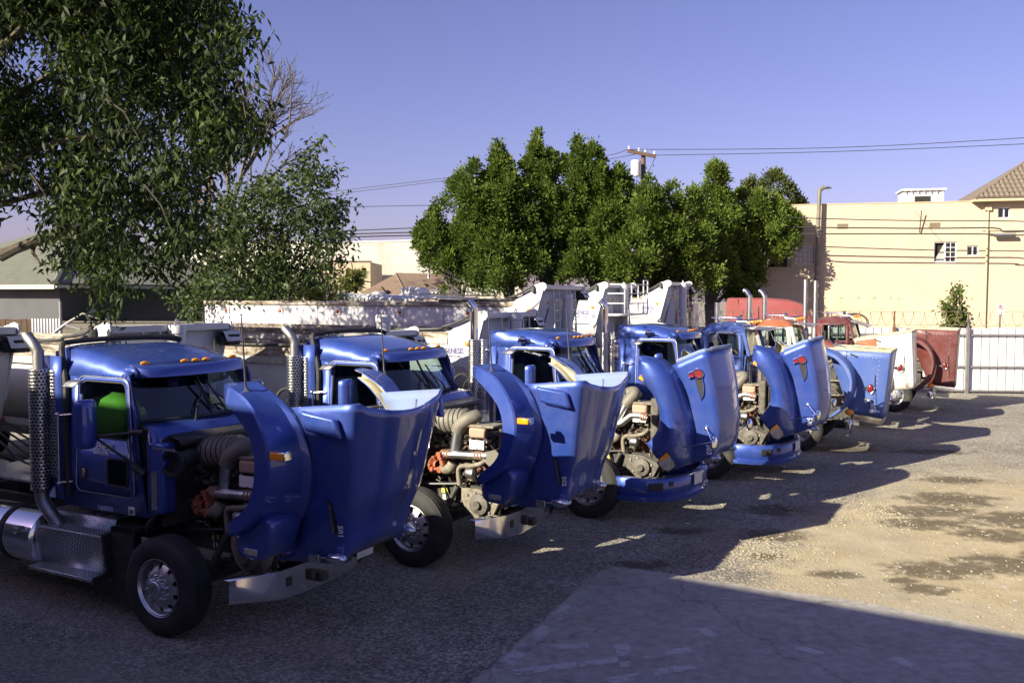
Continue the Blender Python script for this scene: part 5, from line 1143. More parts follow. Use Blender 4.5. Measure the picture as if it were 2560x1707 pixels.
leaf_mat('leaf_broad', (0.009, 0.021, 0.006), (0.062, 0.088, 0.015), .6, .25)
leaf_mat('leaf_mid', (0.018, 0.038, 0.012), (0.10, 0.13, 0.040), .5, .3)
leaf_mat('leaf_ficus', (0.014, 0.044, 0.009), (0.165, 0.220, 0.038), .5, .35)
leaf_mat('leaf_olive', (0.05, 0.07, 0.02), (0.14, 0.16, 0.05), .5, .3)
leaf_mat('leaf_bush', (0.06, 0.09, 0.02), (0.16, 0.19, 0.05), .5, .35)
leaf_mat('leaf_yucca', (0.10, 0.13, 0.03), (0.26, 0.27, 0.10), .5, .35)
mat('bark', (0.075, 0.06, 0.045), .9, dirt=(0.05, .04, .03), dscale=8, bmp=(25, .6))
mat('bark_grey', (0.10, 0.088, 0.08), .9, dirt=(0.06, .05, .045), dscale=8)
def unit(a): return a / np.maximum(np.linalg.norm(a, axis=1, keepdims=True), 1e-9)
def leaves(name, C, D, L_, W, mt, parent, tint, droop=.15, face=None):
    """one leaf = a folded four-cornered blade from base C along D"""
    n = len(C); D = unit(D); R = RNG.normal(size=(n, 3)) * .55 + face if face is not None else RNG.normal(size=(n, 3)); S = unit(np.cross(D, R)); U = np.cross(S, D)
    L_ = np.asarray(L_).reshape(-1, 1); W = np.asarray(W).reshape(-1, 1)
    mid = C + D * L_ * .45; tip = C + D * L_ - np.array([[0, 0, 1.]]) * L_ * droop
    V = np.stack([C, mid + S * W / 2 + U * W * .18, tip, mid - S * W / 2 + U * W * .18], 1).reshape(-1, 3)
    me = bpy.data.meshes.new(name); me.vertices.add(n * 4); me.vertices.foreach_set('co', V.astype(np.float32).ravel())
    base = np.arange(n) * 4; F = np.stack([base, base + 1, base + 2, base, base + 2, base + 3], 1).ravel()
    me.loops.add(n * 6); me.loops.foreach_set('vertex_index', F.astype(np.int32)); me.polygons.add(n * 2)
    me.polygons.foreach_set('loop_start', (np.arange(n * 2) * 3).astype(np.int32)); me.polygons.foreach_set('loop_total', np.full(n * 2, 3, np.int32))
    a = me.attributes.new('tint', 'FLOAT', 'FACE'); a.data.foreach_set('value', np.repeat(np.clip(tint, 0, 1), 2).astype(np.float32))
    me.update(); me.validate(); me.materials.append(MAT[mt])
    o = bpy.data.objects.new(name, me); COL.objects.link(o); o.parent = parent; return o
def limbs(parent, lst, mt='bark', n=7):
    tb = MB()
    for pts, r0, r1 in lst:
        P = smooth_path(pts, 4); k = len(P); tb.tube(P, [lerp(r0, r1, i / (k - 1)) for i in range(k)], n)
    return part('trunk', tb, mt, parent)
def inpoly(x, y, P):
    c = False; j = len(P) - 1
    for i in range(len(P)):
        if (P[i][1] > y) != (P[j][1] > y) and x < (P[j][0] - P[i][0]) * (y - P[i][1]) / (P[j][1] - P[i][1]) + P[i][0]: c = not c
        j = i
    return c
def spray(cent, nl, spread, down, ll, lw, base_tint):
    """a drooping spray of leaves hanging from a twig"""
    C = cent + RNG.normal(size=(nl, 3)) * np.array(spread); D = RNG.normal(size=(nl, 3)) * np.array([.75, .75, .45]) + np.array([0, 0, -down])
    return C, D, RNG.uniform(*ll, nl), RNG.uniform(*lw, nl), np.clip(base_tint + RNG.normal(size=nl) * .22, 0, 1)
def cat(parts): return [np.concatenate(x) for x in zip(*parts)]

# big overhanging tree at the left: trunk left of the frame, boughs reaching over the trailers
lt = thing('broadleaf_tree', 'large dark broadleaf tree at the left, its drooping boughs hanging over the trailers', 'tree', (-15.5, 17.5, 0))
pol = [(-420, -160), (-420, 470), (-200, 500), (0, 478), (60, 500), (110, 560), (150, 600), (215, 640), (235, 730), (262, 690), (290, 650), (315, 640), (340, 715), (372, 728), (372, 680), (352, 650), (380, 610), (425, 600), (440, 560), (470, 520), (455, 470), (440, 420), (478, 395), (505, 400), (515, 340), (560, 310), (592, 300), (590, 260), (545, 245), (520, 190), (562, 165), (530, 140), (556, 100), (562, 70), (520, 40), (505, 10), (480, -40), (500, -160)]
holes = [(60, 130, 38), (155, 60, 20), (95, 215, 16), (300, 260, 18), (330, 420, 16), (355, 265, 14), (60, 500, 36), (20, 470, 34), (250, 350, 12), (95, 380, 18), (30, 330, 14), (410, 300, 22), (420, 230, 16), (375, 345, 16), (430, 360, 16), (345, 540, 16), (35, 250, 10), (210, 470, 12), (280, 480, 14), (480, 150, 12), (500, 215, 12), (150, 405, 12), (220, 190, 10), (300, 110, 10), (20, 560, 50), (80, 615, 26), (150, 300, 9), (200, 60, 10), (260, 180, 9), (380, 130, 10), (450, 180, 10), (130, 470, 12), (400, 480, 14)]
sp = []; ends = []
rr = random.Random(9)
tries = 0
def tl(k, x, y, z):
    a, b_, h_ = TRUCKS[k]; c_, s_ = math.cos(h_), math.sin(h_); return (a + c_ * x - s_ * y, b_ + s_ * x + c_ * y, z)
LIT = np.array([tl(4, x, -1.28, z) for x in (-5.0, -5.4, -5.8, -6.2, -6.6) for z in (1.8, 2.2, 2.6, 3.1)] + [tl(5, x, -1.28, z) for x in (-6.5, -6.9, -7.3) for z in (2.6, 3.1, 3.5, 3.85)]
               + [tl(6, x, -1.28, z) for x in (-6.9, -7.4, -7.9) for z in (2.6, 3.1, 3.6, 4.0)] + [tl(7, x, -1.28, z) for x in (-7.3, -7.8, -8.2) for z in (2.8, 3.2, 3.6, 4.1)]
               + [tl(3, x, -1.28, z) for x in (-6.6, -7.2, -7.8, -8.4) for z in (1.9, 2.3)] + [tl(2, x, -1.28, z) for x in (-7.6, -8.2, -8.8) for z in (2.1, 2.5)] + [tl(3, x, -.9, z) for x in (-1.8, -1.2, -.6) for z in (2.6, 2.9)])
SD = np.array(SUN_DIR)
def blocks(p):
    v = np.array(p) - LIT; t_ = v @ SD; d_ = np.linalg.norm(v - t_[:, None] * SD, axis=1); return bool(((d_ < .62) & (t_ > 0)).any())
while len(ends) < 1000 and tries < 40000:
    tries += 1; x = rr.uniform(-420, 600); y = rr.uniform(-160, 730)
    if not inpoly(x, y, pol): continue
    if x < -120 and rr.random() < .55: continue
    if any(math.hypot(x - hx, y - hy) < hr * rr.uniform(1.1, 1.9) for hx, hy, hr in holes): continue
    if y > 470 and rr.random() < (.6 if y > 590 else .38): continue
    Yd = rr.uniform(13.2, 20.5) if y < 560 else rr.uniform(14.5, 18.5)
    p = at(x, y, Yd)
    for q_ in range(7):
        if not blocks(p): break
        Yd = rr.uniform(13.2, 22.5); p = at(x, y, Yd)
    if blocks(p): continue
    ends.append(p)
    dens = int(rr.uniform(45, 85)); yel = .14 + (.38 if rr.random() < .22 else 0) + (.10 if Yd < 15 else 0)
    sp.append(spray(np.array(p), dens, (.20, .20, .23), .8, (.12, .20), (.045, .075), yel))
C, D, Ls, Ws, Ti = cat(sp)
off = np.array([-15.5, 17.5, 0])
leaves('crown', C - off, D, Ls, Ws, 'leaf_broad', lt, Ti, .12)
lb = [([(0, 0, 0), (.2, 0, 2.2), (.8, .1, 4.2), (1.5, .2, 6.5), (2.4, 0, 9)], .42, .16)]
tipo = lambda x, y, Y: tuple(at(x, y, Y) - Vector(off))
lb += [([(.4, 0, 3.0), tipo(-60, 600, 16), tipo(60, 565, 16), tipo(150, 530, 16), tipo(230, 500, 16.5)], .12, .03),
       ([(.8, .1, 4.2), tipo(-60, 420, 16.5), tipo(120, 330, 16.5), tipo(300, 300, 16.5), tipo(470, 290, 17)], .09, .02),
       ([(1.2, .1, 5.4), tipo(-40, 260, 17), tipo(100, 180, 17), tipo(250, 100, 17), tipo(420, 60, 17)], .08, .02),
       ([(1.5, .2, 6.5), tipo(-20, 120, 15), tipo(60, 40, 15), tipo(140, -30, 15)], .08, .03), ([(1.5, .2, 6.5), tipo(30, 90, 18), tipo(180, -40, 18)], .07, .02),
       ([(.8, .1, 4.2), tipo(0, 470, 18.5), tipo(180, 420, 18.5), tipo(330, 440, 18.5), tipo(420, 520, 18)], .08, .02)]
tw = MB()
for i in range(150):
    p = ends[rr.randrange(len(ends))] - Vector(off); q = p + Vector((rr.uniform(-.9, -.1), rr.uniform(-.3, .3), rr.uniform(.2, .9))); tw.tube([q, (p + q) / 2 + Vector((0, 0, .1)), p - Vector((0, 0, .1))], [.02, .013, .006], 5)
part('twigs', tw, 'bark', lt, kind='stuff')
limbs(lt, lb)
part('dead_twig', MB().tube([tipo(78, 560, 16), tipo(75, 580, 15.9), tipo(92, 605, 15.8)], [.05, .035, .02], 6).tube([tipo(0, 590, 15.9), tipo(40, 570, 15.9), tipo(95, 545, 15.9)], [.10, .09, .07], 8), 'bark', lt)

# middle tree, broad leaves, loose outline
def image_tree(name, label, outline, hls, Yr, n, leafn, ll, lw, mt, spread, down, base, trunk_h, droop=.1, grp=None, tint0=.35, catn='tree', bark='bark'):
    t = thing(name, label, catn, base, 0, grp); sp = []; ends = []; k = 0
    xs = [p[0] for p in outline]; ys_ = [p[1] for p in outline]
    while len(ends) < n and k < n * 30:
        k += 1; x = rr.uniform(min(xs), max(xs)); y = rr.uniform(min(ys_), max(ys_))
        if not inpoly(x, y, outline) or any(math.hypot(x - hx, y - hy) < hr * rr.uniform(.8, 1.4) for hx, hy, hr in hls): continue
        p = at(x, y, rr.uniform(*Yr)); ends.append(p)
        sp.append(spray(np.array(p), int(leafn * rr.uniform(.6, 1.3)), spread, down, ll, lw, tint0 + rr.uniform(-.15, .2)))
    C, D, Ls, Ws, Ti = cat(sp); leaves('crown', C - np.array(base), D, Ls, Ws, mt, t, Ti, droop)
    B = Vector(base); lst = [([(0, 0, 0), (.1, 0, trunk_h * .5), (.0, .1, trunk_h)], .20, .13)]
    for i in range(26):
        p = ends[rr.randrange(len(ends))] - B; a = Vector((0, 0, trunk_h * rr.uniform(.6, 1))); lst.append(([tuple(a), tuple(a.lerp(p, .5) + Vector((0, 0, .3))), tuple(p)], .07, .012))
    limbs(t, lst, bark); return t
image_tree('broadleaf_tree', 'medium green tree with loose leafy sprigs standing behind the long white trailer', [(400, 690), (425, 655), (470, 640), (440, 600), (455, 540), (470, 480), (520, 450), (560, 420), (585, 445), (610, 400), (640, 420), (655, 370), (690, 400), (705, 350), (722, 312), (733, 330), (715, 365), (730, 400), (778, 392), (770, 410), (735, 430), (740, 460), (800, 465), (795, 480), (770, 490), (800, 520), (785, 540), (798, 560), (790, 590), (770, 640), (735, 655), (690, 650), (640, 668), (630, 700), (470, 700), (455, 740), (425, 735), (440, 705)],
           [(560, 505, 14), (700, 470, 14), (640, 520, 12), (742, 575, 12), (500, 580, 10), (690, 600, 14), (590, 450, 12), (760, 450, 16), (655, 610, 10), (600, 540, 12), (540, 460, 12), (730, 520, 12), (680, 420, 12)], (27.8, 31.8), 470, 25, (.16, .26), (.07, .11), 'leaf_mid', (.22, .22, .2), .35, (-8.4, 30.6, 0), 3.4, grp=None, tint0=.32)
image_tree('shrub', 'bushy yellow green shrub behind the long trailer, right of the medium tree', [(640, 700), (645, 672), (670, 655), (700, 650), (735, 648), (775, 650), (780, 690)], [], (33, 35), 90, 40, (.10, .16), (.05, .08), 'leaf_bush', (.25, .25, .2), .2, (-7.6, 34, 0), 1.5, tint0=.5, catn='shrub')

# yucca-like clump
yc = thing('yucca', 'pale yucca clump with sword leaves in front of the brown roof', 'plant', tuple(at(806, 690, 44).xy) + (0,))
base = Vector(yc.location); sp = []
for (x, y) in ((795, 640), (812, 628), (822, 645), (800, 660), (815, 660), (806, 645), (826, 632), (792, 655)):
    p = np.array(at(x, y, 44 + rr.uniform(-.4, .4))); nl = 90; d = RNG.normal(size=(nl, 3)); d[:, 2] = np.abs(d[:, 2]) * .6 - .15
    sp.append((np.repeat(p[None], nl, 0) + RNG.normal(size=(nl, 3)) * .08, d, RNG.uniform(.35, .6, nl), RNG.uniform(.05, .08, nl), RNG.uniform(.1, 1, nl)))
C, D, Ls, Ws, Ti = cat(sp); leaves('crown', C - np.array(base), D, Ls, Ws, 'leaf_yucca', yc, Ti, .25)
limbs(yc, [([(0, 0, 0), (-.1, 0, 2.5), tuple(at(800, 660, 44) - base)], .15, .1), ([(0, 0, 0), (.15, 0, 2.5), tuple(at(818, 650, 44) - base)], .14, .09)])

# bare tree
bt_ = thing('bare_tree', 'leafless grey tree with fine twigs behind the medium tree', 'tree', (-14.1, 44, 0))
lst = []
def grow(p, d, L_, r, lvl):
    q = p + d * L_; m_ = (p + q) / 2 + Vector((rr.uniform(-.06, .06), rr.uniform(-.06, .06), rr.uniform(-.03, .06))) * L_
    lst.append(([tuple(p), tuple(m_), tuple(q)], r, r * .62))
    if lvl == 0: return
    for i in range(3 if lvl > 1 else 4):
        a = Vector((rr.gauss(0, 1), rr.gauss(0, 1), rr.gauss(.15, .8))).normalized(); nd = (d * 1.0 + a * rr.uniform(.45, .8)).normalized()
        grow(p + d * L_ * rr.uniform(.55, 1.0), nd, L_ * rr.uniform(.58, .76), r * .6, lvl - 1)
P0 = Vector((0, 0, 7.2)); lst.append(([(0, 0, 0), (.1, 0, 4), tuple(P0)], .22, .16))
for d_, L_ in (((.42, 0, 1), 3.8), ((-.05, .1, 1), 3.6), ((-.40, 0, .9), 3.0), ((.20, .2, 1), 4.0), ((.62, -.1, .8), 3.1), ((.08, -.2, 1), 3.7)): grow(P0 + Vector((0, 0, rr.uniform(-.4, .5))), Vector(d_).normalized(), L_, .11, 4)
tb = MB()
for pts, r0, r1 in lst: tb.tube(pts, [max(r0, .014), max((r0 + r1) / 2, .013), max(r1, .012)], 4, False)
part('branches', tb, 'bark_grey', bt_, 0)

# clipped ficus trees along the street
def ficus(label, lobes, Yc, base_x, dens=1.0, mt='leaf_ficus', trunk=3.2, grp='street trees in front of the beige building', t0=.42, name='ficus_tree'):
    base = Vector((base_x, Yc, 0)); t = thing(name, label, 'tree', base, 0, grp); sp = []
    for (px, ptop, hw, pbot) in lobes:
        top = at(px, ptop + (20 if name == 'ficus_tree' else 0), Yc); bot = at(px, pbot, Yc); R = hw * 1.08844 * Yc / FPX; Hh = (top.z - bot.z) / 2; cz = (top.z + bot.z) / 2; cyy = Yc + rr.uniform(-.8, .3)
        ns = int(dens * 9.5 * (R * Hh) ** .75) + 7
        for i in range(ns):
            u = rr.uniform(-.95, .96) if i else 1.0; a = rr.uniform(0, 2 * math.pi); prof = math.sqrt(max(1 - u * u, 0)) if u < 0.05 else max(1 - (u - .05) / .95, 0) ** .62
            sh = rr.uniform(.62, .98)
            c0 = np.array([top.x + math.cos(a) * R * prof * sh, cyy + math.sin(a) * R * 1.05 * prof * sh, cz + u * Hh * .97]); sr = rr.uniform(.30, .60) * min(1, .16 + R * .50) * (.55 if u > .85 else 1); shh = sr * rr.uniform(1.0, 1.9)
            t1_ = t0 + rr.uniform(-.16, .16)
            for j in range(int(9 * dens) + 2):
                o = RNG.normal(size=3); o /= np.linalg.norm(o); o[2] = o[2] if o[2] > -.5 else -o[2] * .4
                taper = 1 - .55 * max(o[2], 0)
                c = c0 + o * np.array([sr * taper, sr * taper, shh]); nl = 20; e_ = RNG.normal(size=(nl, 3)); out = o + np.array([math.cos(a) * .5, math.sin(a) * .5, .25])
                P = c + e_ * np.array([.10, .10, .13]); D = e_ * .5 + out * .8 + np.array([0, 0, .35])
                if Yc > 45 and Yc < 47:
                    vv = (P[:, 0] - 14.7) * .2275 + (P[:, 1] - 46.5) * .9737; uu = (P[:, 0] - 14.7) * .9737 - (P[:, 1] - 46.5) * .2275
                    if ((vv > -.22) & ((uu > -.1) | ((uu > -2.8) & (P[:, 2] < 5.3)))).any(): continue
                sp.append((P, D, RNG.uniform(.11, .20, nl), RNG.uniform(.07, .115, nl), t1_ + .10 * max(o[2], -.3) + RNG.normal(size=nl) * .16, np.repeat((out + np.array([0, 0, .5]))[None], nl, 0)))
    C, D, Ls, Ws, Ti, Fc = cat(sp); leaves('crown', C - np.array(base), D, Ls, Ws, mt, t, Ti, .05, Fc)
    lst = [([(0, 0, 0), (.1, 0, trunk * .6), (0, 0, trunk)], .30, .24)]
    for (px, ptop, hw, pbot) in lobes:
        e = at(px, lerp(pbot, ptop, .6), Yc) - base; lst.append(([(0, 0, trunk * .8), tuple(Vector((0, 0, trunk)).lerp(e, .4) + Vector((0, 0, .2))), tuple(e)], .14, .04))
    limbs(t, lst, 'bark_grey'); return t
ficus('leftmost big ficus, its left side rounded and low, over the pink house', [(1045, 400, 66, 640), (1000, 470, 44, 610), (1085, 365, 50, 560), (975, 505, 22, 570), (1060, 520, 60, 665), (1110, 540, 50, 668), (1020, 520, 40, 620)], 41, -2.6)
ficus('second ficus from the left, with one sharp narrow spire', [(1142, 316, 32, 480), (1120, 385, 58, 620), (1172, 372, 60, 620), (1095, 370, 40, 520), (1150, 520, 60, 675), (1095, 480, 40, 620), (1180, 540, 48, 668), (1140, 350, 26, 450)], 40.6, .0)
ficus('tallest ficus, pointed top in the middle of the group', [(1235, 296, 26, 460), (1210, 362, 56, 610), (1262, 340, 52, 600), (1185, 400, 50, 640), (1235, 480, 64, 650), (1200, 430, 40, 600), (1280, 500, 50, 650), (1236, 330, 24, 420)], 41.2, 1.8)
ficus('ficus with twin blunt tops left of the wooden power pole', [(1325, 313, 36, 520), (1358, 325, 32, 520), (1298, 350, 46, 600), (1380, 385, 40, 560), (1280, 430, 40, 620), (1335, 460, 62, 640), (1370, 420, 40, 600), (1320, 560, 50, 650), (1392, 540, 40, 640)], 41, 4.2)
ficus('lower bright green ficus under the transformer of the wooden pole', [(1440, 395, 52, 600), (1402, 398, 44, 580), (1485, 405, 50, 620), (1410, 480, 44, 640), (1455, 500, 66, 650), (1500, 470, 46, 640), (1430, 560, 50, 680), (1420, 375, 18, 470)], 40.5, 6.2, t0=.5)
ficus('broad light green ficus left of the split topped one', [(1540, 415, 54, 620), (1590, 422, 52, 620), (1510, 430, 40, 600), (1555, 500, 66, 660), (1520, 560, 50, 680), (1600, 560, 44, 680), (1500, 620, 36, 690)], 41, 8.2, t0=.55)
ficus('ficus with a split pointed top right of the others', [(1638, 366, 17, 470), (1655, 372, 13, 460), (1630, 418, 40, 580), (1672, 428, 50, 600), (1640, 510, 60, 680), (1690, 480, 44, 640), (1690, 590, 34, 700), (1720, 640, 34, 712), (1600, 470, 40, 640)], 44.3, 9.9, t0=.52)
ficus('rightmost light green ficus beside the beige building', [(1740, 432, 50, 570), (1785, 448, 42, 570), (1750, 490, 60, 625), (1700, 425, 30, 540), (1815, 480, 22, 560), (1720, 560, 44, 650), (1690, 500, 46, 640)], 45.7, 11.6, t0=.62)
ficus('olive green tree rising behind the rightmost ficus', [(1765, 408, 48, 540), (1810, 430, 34, 540), (1730, 420, 34, 520), (1835, 470, 14, 530)], 49, 13.0, mt='leaf_olive', grp=None, t0=.4, name='broadleaf_tree')
image_tree('young_tree', 'young slender tree with sparse leaves in front of the beige wall', [(2196, 652), (2208, 664), (2206, 690), (2216, 705), (2228, 735), (2228, 752), (2200, 756), (2166, 756), (2164, 740), (2178, 725), (2166, 700), (2172, 690), (2182, 700), (2186, 665)], [(2190, 715, 5), (2205, 715, 5)], (34.6, 35.3), 120, 13, (.13, .2), (.07, .10), 'leaf_bush', (.10, .10, .12), .3, tuple(at(2192, 800, 34.9).xy) + (0,), 2.3, tint0=.25)

# ================================================================== white sheet fence with razor wire
mat('fence_white', (0.56, 0.56, 0.57), .55, dirt=(.55, .53, .5), dscale=2, damt=.3); mat('steel_grey', (0.22, 0.22, 0.24), .55, .4, dirt=(.16, .1, .07), dscale=5); mat('rust_steel', (0.14, 0.075, 0.045), .8, dirt=(.08, .045, .03), dscale=8)
mat('razor_wire', (0.24, 0.19, 0.13), .6, .3)
fy = lambda x: 33.0 - .085 * (x - 13)
fn = thing('sheet_fence', 'white corrugated sheet fence with razor coil closing the yard at the right', 'fence', (0, 0, 0))
X = 5.2; i = 0
me0 = None; fa = math.atan2(-.085, 1)
while X < 27:
    o_ = None
    if me0 is None:
        mb = MB(); pts = []
        for r_ in range(3):
            b0 = r_ * .30; pts += [(b0, 0), (b0 + .005, .004), (b0 + .13, .004), (b0 + .14, .0), (b0 + .255, 0), (b0 + .257, .07), (b0 + .294, .07), (b0 + .296, 0)]
        pts.append((.90, 0)); mb.loft([[(x, y, .06) for x, y in pts], [(x, y, 2.43) for x, y in pts]]); o_ = part('sheet_panel', mb, 'fence_white', fn, 0, solid=.004); me0 = o_
    else:
        o_ = me0.copy(); COL.objects.link(o_); o_.parent = fn
    o_.location = (X, fy(X), rr.uniform(-.012, .012)); o_.rotation_euler = (0, 0, fa); X += .90 * math.cos(fa); i += 1
for z, r_ in ((2.17, .035), (.99, .035), (.10, .03)): part('rail', MB().beam((5.2, fy(5.2) - .055, z), (27, fy(27) - .055, z), .05, r_ * 2), 'steel_grey', fn, 0)
for px_, ht, m_ in ((1590, 3.02, 'rust_steel'), (1720, 3.02, 'rust_steel'), (1900, 3.02, 'rust_steel'), (2050, 3.05, 'rust_steel'), (2212, 2.95, 'steel_grey'), (2400, 3.02, 'rust_steel'), (2600, 3.02, 'rust_steel')):
    x = at(px_, 800, 32.9).x; part('post', MB().box(x - .05, x + .05, fy(x) - .15, fy(x) - .05, 0, 2.46).box(x - .025, x + .025, fy(x) - .12, fy(x) - .07, 2.46, ht), m_, fn, 0)
for z in (2.52, 3.02): part('strand', MB().tube([(x, fy(x) - .09, z + .015 * math.sin(x * 2.1)) for x in np.arange(5.2, 27, .5)], .008, 5), 'razor_wire', fn)
cl = [(5.2 + a * .062, fy(5.2 + a * .062) - .09 + .12 * math.sin(a), 2.76 + .25 * math.cos(a) + .02 * math.sin(a * .37)) for a in np.arange(0, 350, .42)]
part('razor_coil', MB().tube(cl, .010, 4), 'razor_wire', fn, 0)

# ================================================================== beige building
mat('beige_stucco', (0.465, 0.395, 0.285), .92, dirt=(0.39, 0.33, 0.24), dscale=.9, damt=.6, bmp=(14, .12)); mat('beige_trim', (0.50, 0.41, 0.27), .9); mat('window_white', (0.75, 0.75, 0.74), .5); mat('roof_tile', (0.17, 0.138, 0.11), .85, dirt=(.10, .085, .07), dscale=6, damt=.7)
mat('dark_interior', (0.018, 0.018, 0.018), .9); mat('brown_metal', (0.09, 0.07, 0.055), .6); mat('curtain', (0.35, .35, .34), .9); mat('cupola_white', (0.62, .65, .66), .8, dirt=(.4, .42, .42), dscale=6)
def wall_grid(u0, u1, z0, z1, holes, depth=.12, v=0.0):
    us = sorted({u0, u1, *[h[0] for h in holes], *[h[1] for h in holes]}); zs = sorted({z0, z1, *[h[2] for h in holes], *[h[3] for h in holes]}); mb = MB()
    for a, b_ in zip(us, us[1:]):
        for c, d in zip(zs, zs[1:]):
            if any(a >= h[0] - 1e-6 and b_ <= h[1] + 1e-6 and c >= h[2] - 1e-6 and d <= h[3] + 1e-6 for h in holes): continue
            mb.quad((a, v, c), (b_, v, c), (b_, v, d), (a, v, d))
    for a, b_, c, d in holes:
        for p, q in (((a, c), (b_, c)), ((b_, c), (b_, d)), ((b_, d), (a, d)), ((a, d), (a, c))): mb.quad((p[0], v, p[1]), (q[0], v, q[1]), (q[0], v + depth, q[1]), (p[0], v + depth, p[1]))
    return mb
def sash_window(parent, u0, u1, z0, z1, v, panes=2, grid=0, frame='window_white', open_left=False, back='curtain', fr=.05):
    f = part('window', MB().box(u0, u1, v, v + .06, z0, z0 + fr).box(u0, u1, v, v + .06, z1 - fr, z1).box(u0, u0 + fr, v, v + .06, z0 + fr, z1 - fr).box(u1 - fr, u1, v, v + .06, z0 + fr, z1 - fr).box((u0 + u1) / 2 - fr * .5, (u0 + u1) / 2 + fr * .5, v - .005, v + .06, z0 + fr, z1 - fr), frame, parent, 0)
    um = (u0 + u1) / 2
    for k, (a, b_) in enumerate(((u0 + fr, um - fr * .5), (um + fr * .5, u1 - fr))):
        if open_left and k == 0: continue
        part('pane', MB().quad((a, v + .03, z0 + fr), (b_, v + .03, z0 + fr), (b_, v + .03, z1 - fr), (a, v + .03, z1 - fr)), 'house_glass', f, 0)
        if grid:
            for j in range(1, grid): part('muntin', MB().box(a, b_, v + .01, v + .028, lerp(z0 + fr, z1 - fr, j / grid) - .012, lerp(z0 + fr, z1 - fr, j / grid) + .012), frame, f, 0)
            part('muntin', MB().box((a + b_) / 2 - .012, (a + b_) / 2 + .012, v + .008, v + .026, z0 + fr, z1 - fr), frame, f, 0)
    part('blind', MB().quad((u0, v + .10, z0), (u1 if not open_left else u1, v + .10, z0), (u1, v + .10, z1), (u0 if not open_left else um, v + .10, z1)), back, f, 0)
    return f
BO = Vector((14.7, 46.5, 0)); BA = math.atan2(-2.5, 10.7); BU = Vector((math.cos(BA), math.sin(BA), 0)); BN = Vector((-math.sin(BA), math.cos(BA), 0))
def fac(px, py, v=0.0):
    d = ray(px, py); o = Vector((0, 0, CAM_H)); k = ((BO + BN * v - o).dot(BN)) / d.dot(BN); p = o + d * k - BO; return p.dot(BU), p.z
bb = thing('beige_building', 'two storey beige stucco building with tiled corner tower at the right', 'building', BO, BA)
W = [(*fac(1827, 608), *fac(1872, 562)), (*fac(2145, 603), *fac(2198, 555)), (*fac(2221, 588), *fac(2248, 564)), (*fac(2291, 502), *fac(2320, 476))]
Wn = [(a[0], a[2], a[1], a[3]) for a in W]
ztop = 8.36; UL = -2.75
vents = [(*fac(1923, 527), *fac(1949, 514)), (*fac(2135, 524), *fac(2161, 511))]; vn = [(a[0], a[2], a[1], a[3]) for a in vents]
part('wall', wall_grid(0, 17.5, 0, ztop, Wn + vn), 'beige_stucco', bb, 0)
part('wall', MB().quad((0, 0, 0), (0, 13, 0), (0, 13, ztop), (0, 0, ztop)).quad((0, 13, 0), (17.5, 13, 0), (17.5, 13, ztop), (0, 13, ztop)).quad((17.5, 0, 0), (17.5, 13, 0), (17.5, 13, ztop), (17.5, 0, ztop)), 'beige_stucco', bb, 0)
part('roof', MB().quad((0, 0, ztop - .35), (17.5, 0, ztop - .35), (17.5, 13, ztop - .35), (0, 13, ztop - .35)), 'asphalt', bb, 0)
part('coping', MB().box(-.03, 9.0, -.03, .25, ztop, ztop + .05), 'beige_trim', bb, 0)
part('wall', wall_grid(UL, -.003, 0, 5.05, [], v=.004), 'beige_stucco', bb, 0); part('coping', MB().box(UL - .04, -.004, -.05, .22, 5.05, 5.14), 'beige_trim', bb, 0); part('moulding', MB().box(UL, -.004, -.035, .0, 4.38, 4.44), 'beige_trim', bb, 0)
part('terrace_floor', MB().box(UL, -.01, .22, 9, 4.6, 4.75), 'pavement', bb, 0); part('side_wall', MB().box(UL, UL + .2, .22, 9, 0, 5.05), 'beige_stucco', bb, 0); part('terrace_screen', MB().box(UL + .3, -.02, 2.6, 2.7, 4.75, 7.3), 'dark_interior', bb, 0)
sc = MB()
for k in range(9): sc.box(UL + .2 + k * .29, UL + .23 + k * .29, .3, .33, 5.14, 5.75)
sc.box(UL + .2, -.02, .29, .34, 5.75, 5.80); part('terrace_railing', sc, 'brown_metal', bb, 0, kind='stuff')
part('terrace_post', MB().box(-1.3, -1.2, .5, .6, 4.75, 7.3), 'brown_metal', bb, 0); part('terrace_canopy', MB().box(UL + .2, -.02, .3, 2.7, 7.3, 7.38), 'brown_metal', bb, 0)
for k, (a, b_, c, d) in enumerate(Wn[:3]): sash_window(bb, a, b_, c, d, .06, grid=4 if k < 2 else 0, open_left=(k == 1), back='curtain' if k != 2 else 'dark_interior')
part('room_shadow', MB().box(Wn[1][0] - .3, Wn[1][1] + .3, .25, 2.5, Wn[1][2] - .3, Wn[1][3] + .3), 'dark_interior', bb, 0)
for a, b_, c, d in vn:
    v_ = part('wall_vent', MB().quad((a, .11, c), (b_, .11, c), (b_, .11, d), (a, .11, d)), 'dark_interior', bb, 0)
    for j in range(5): part('slat', MB().box(a, b_, .01, .05, lerp(c, d, (j + .3) / 5), lerp(c, d, (j + .65) / 5)), 'beige_trim', v_, 0)
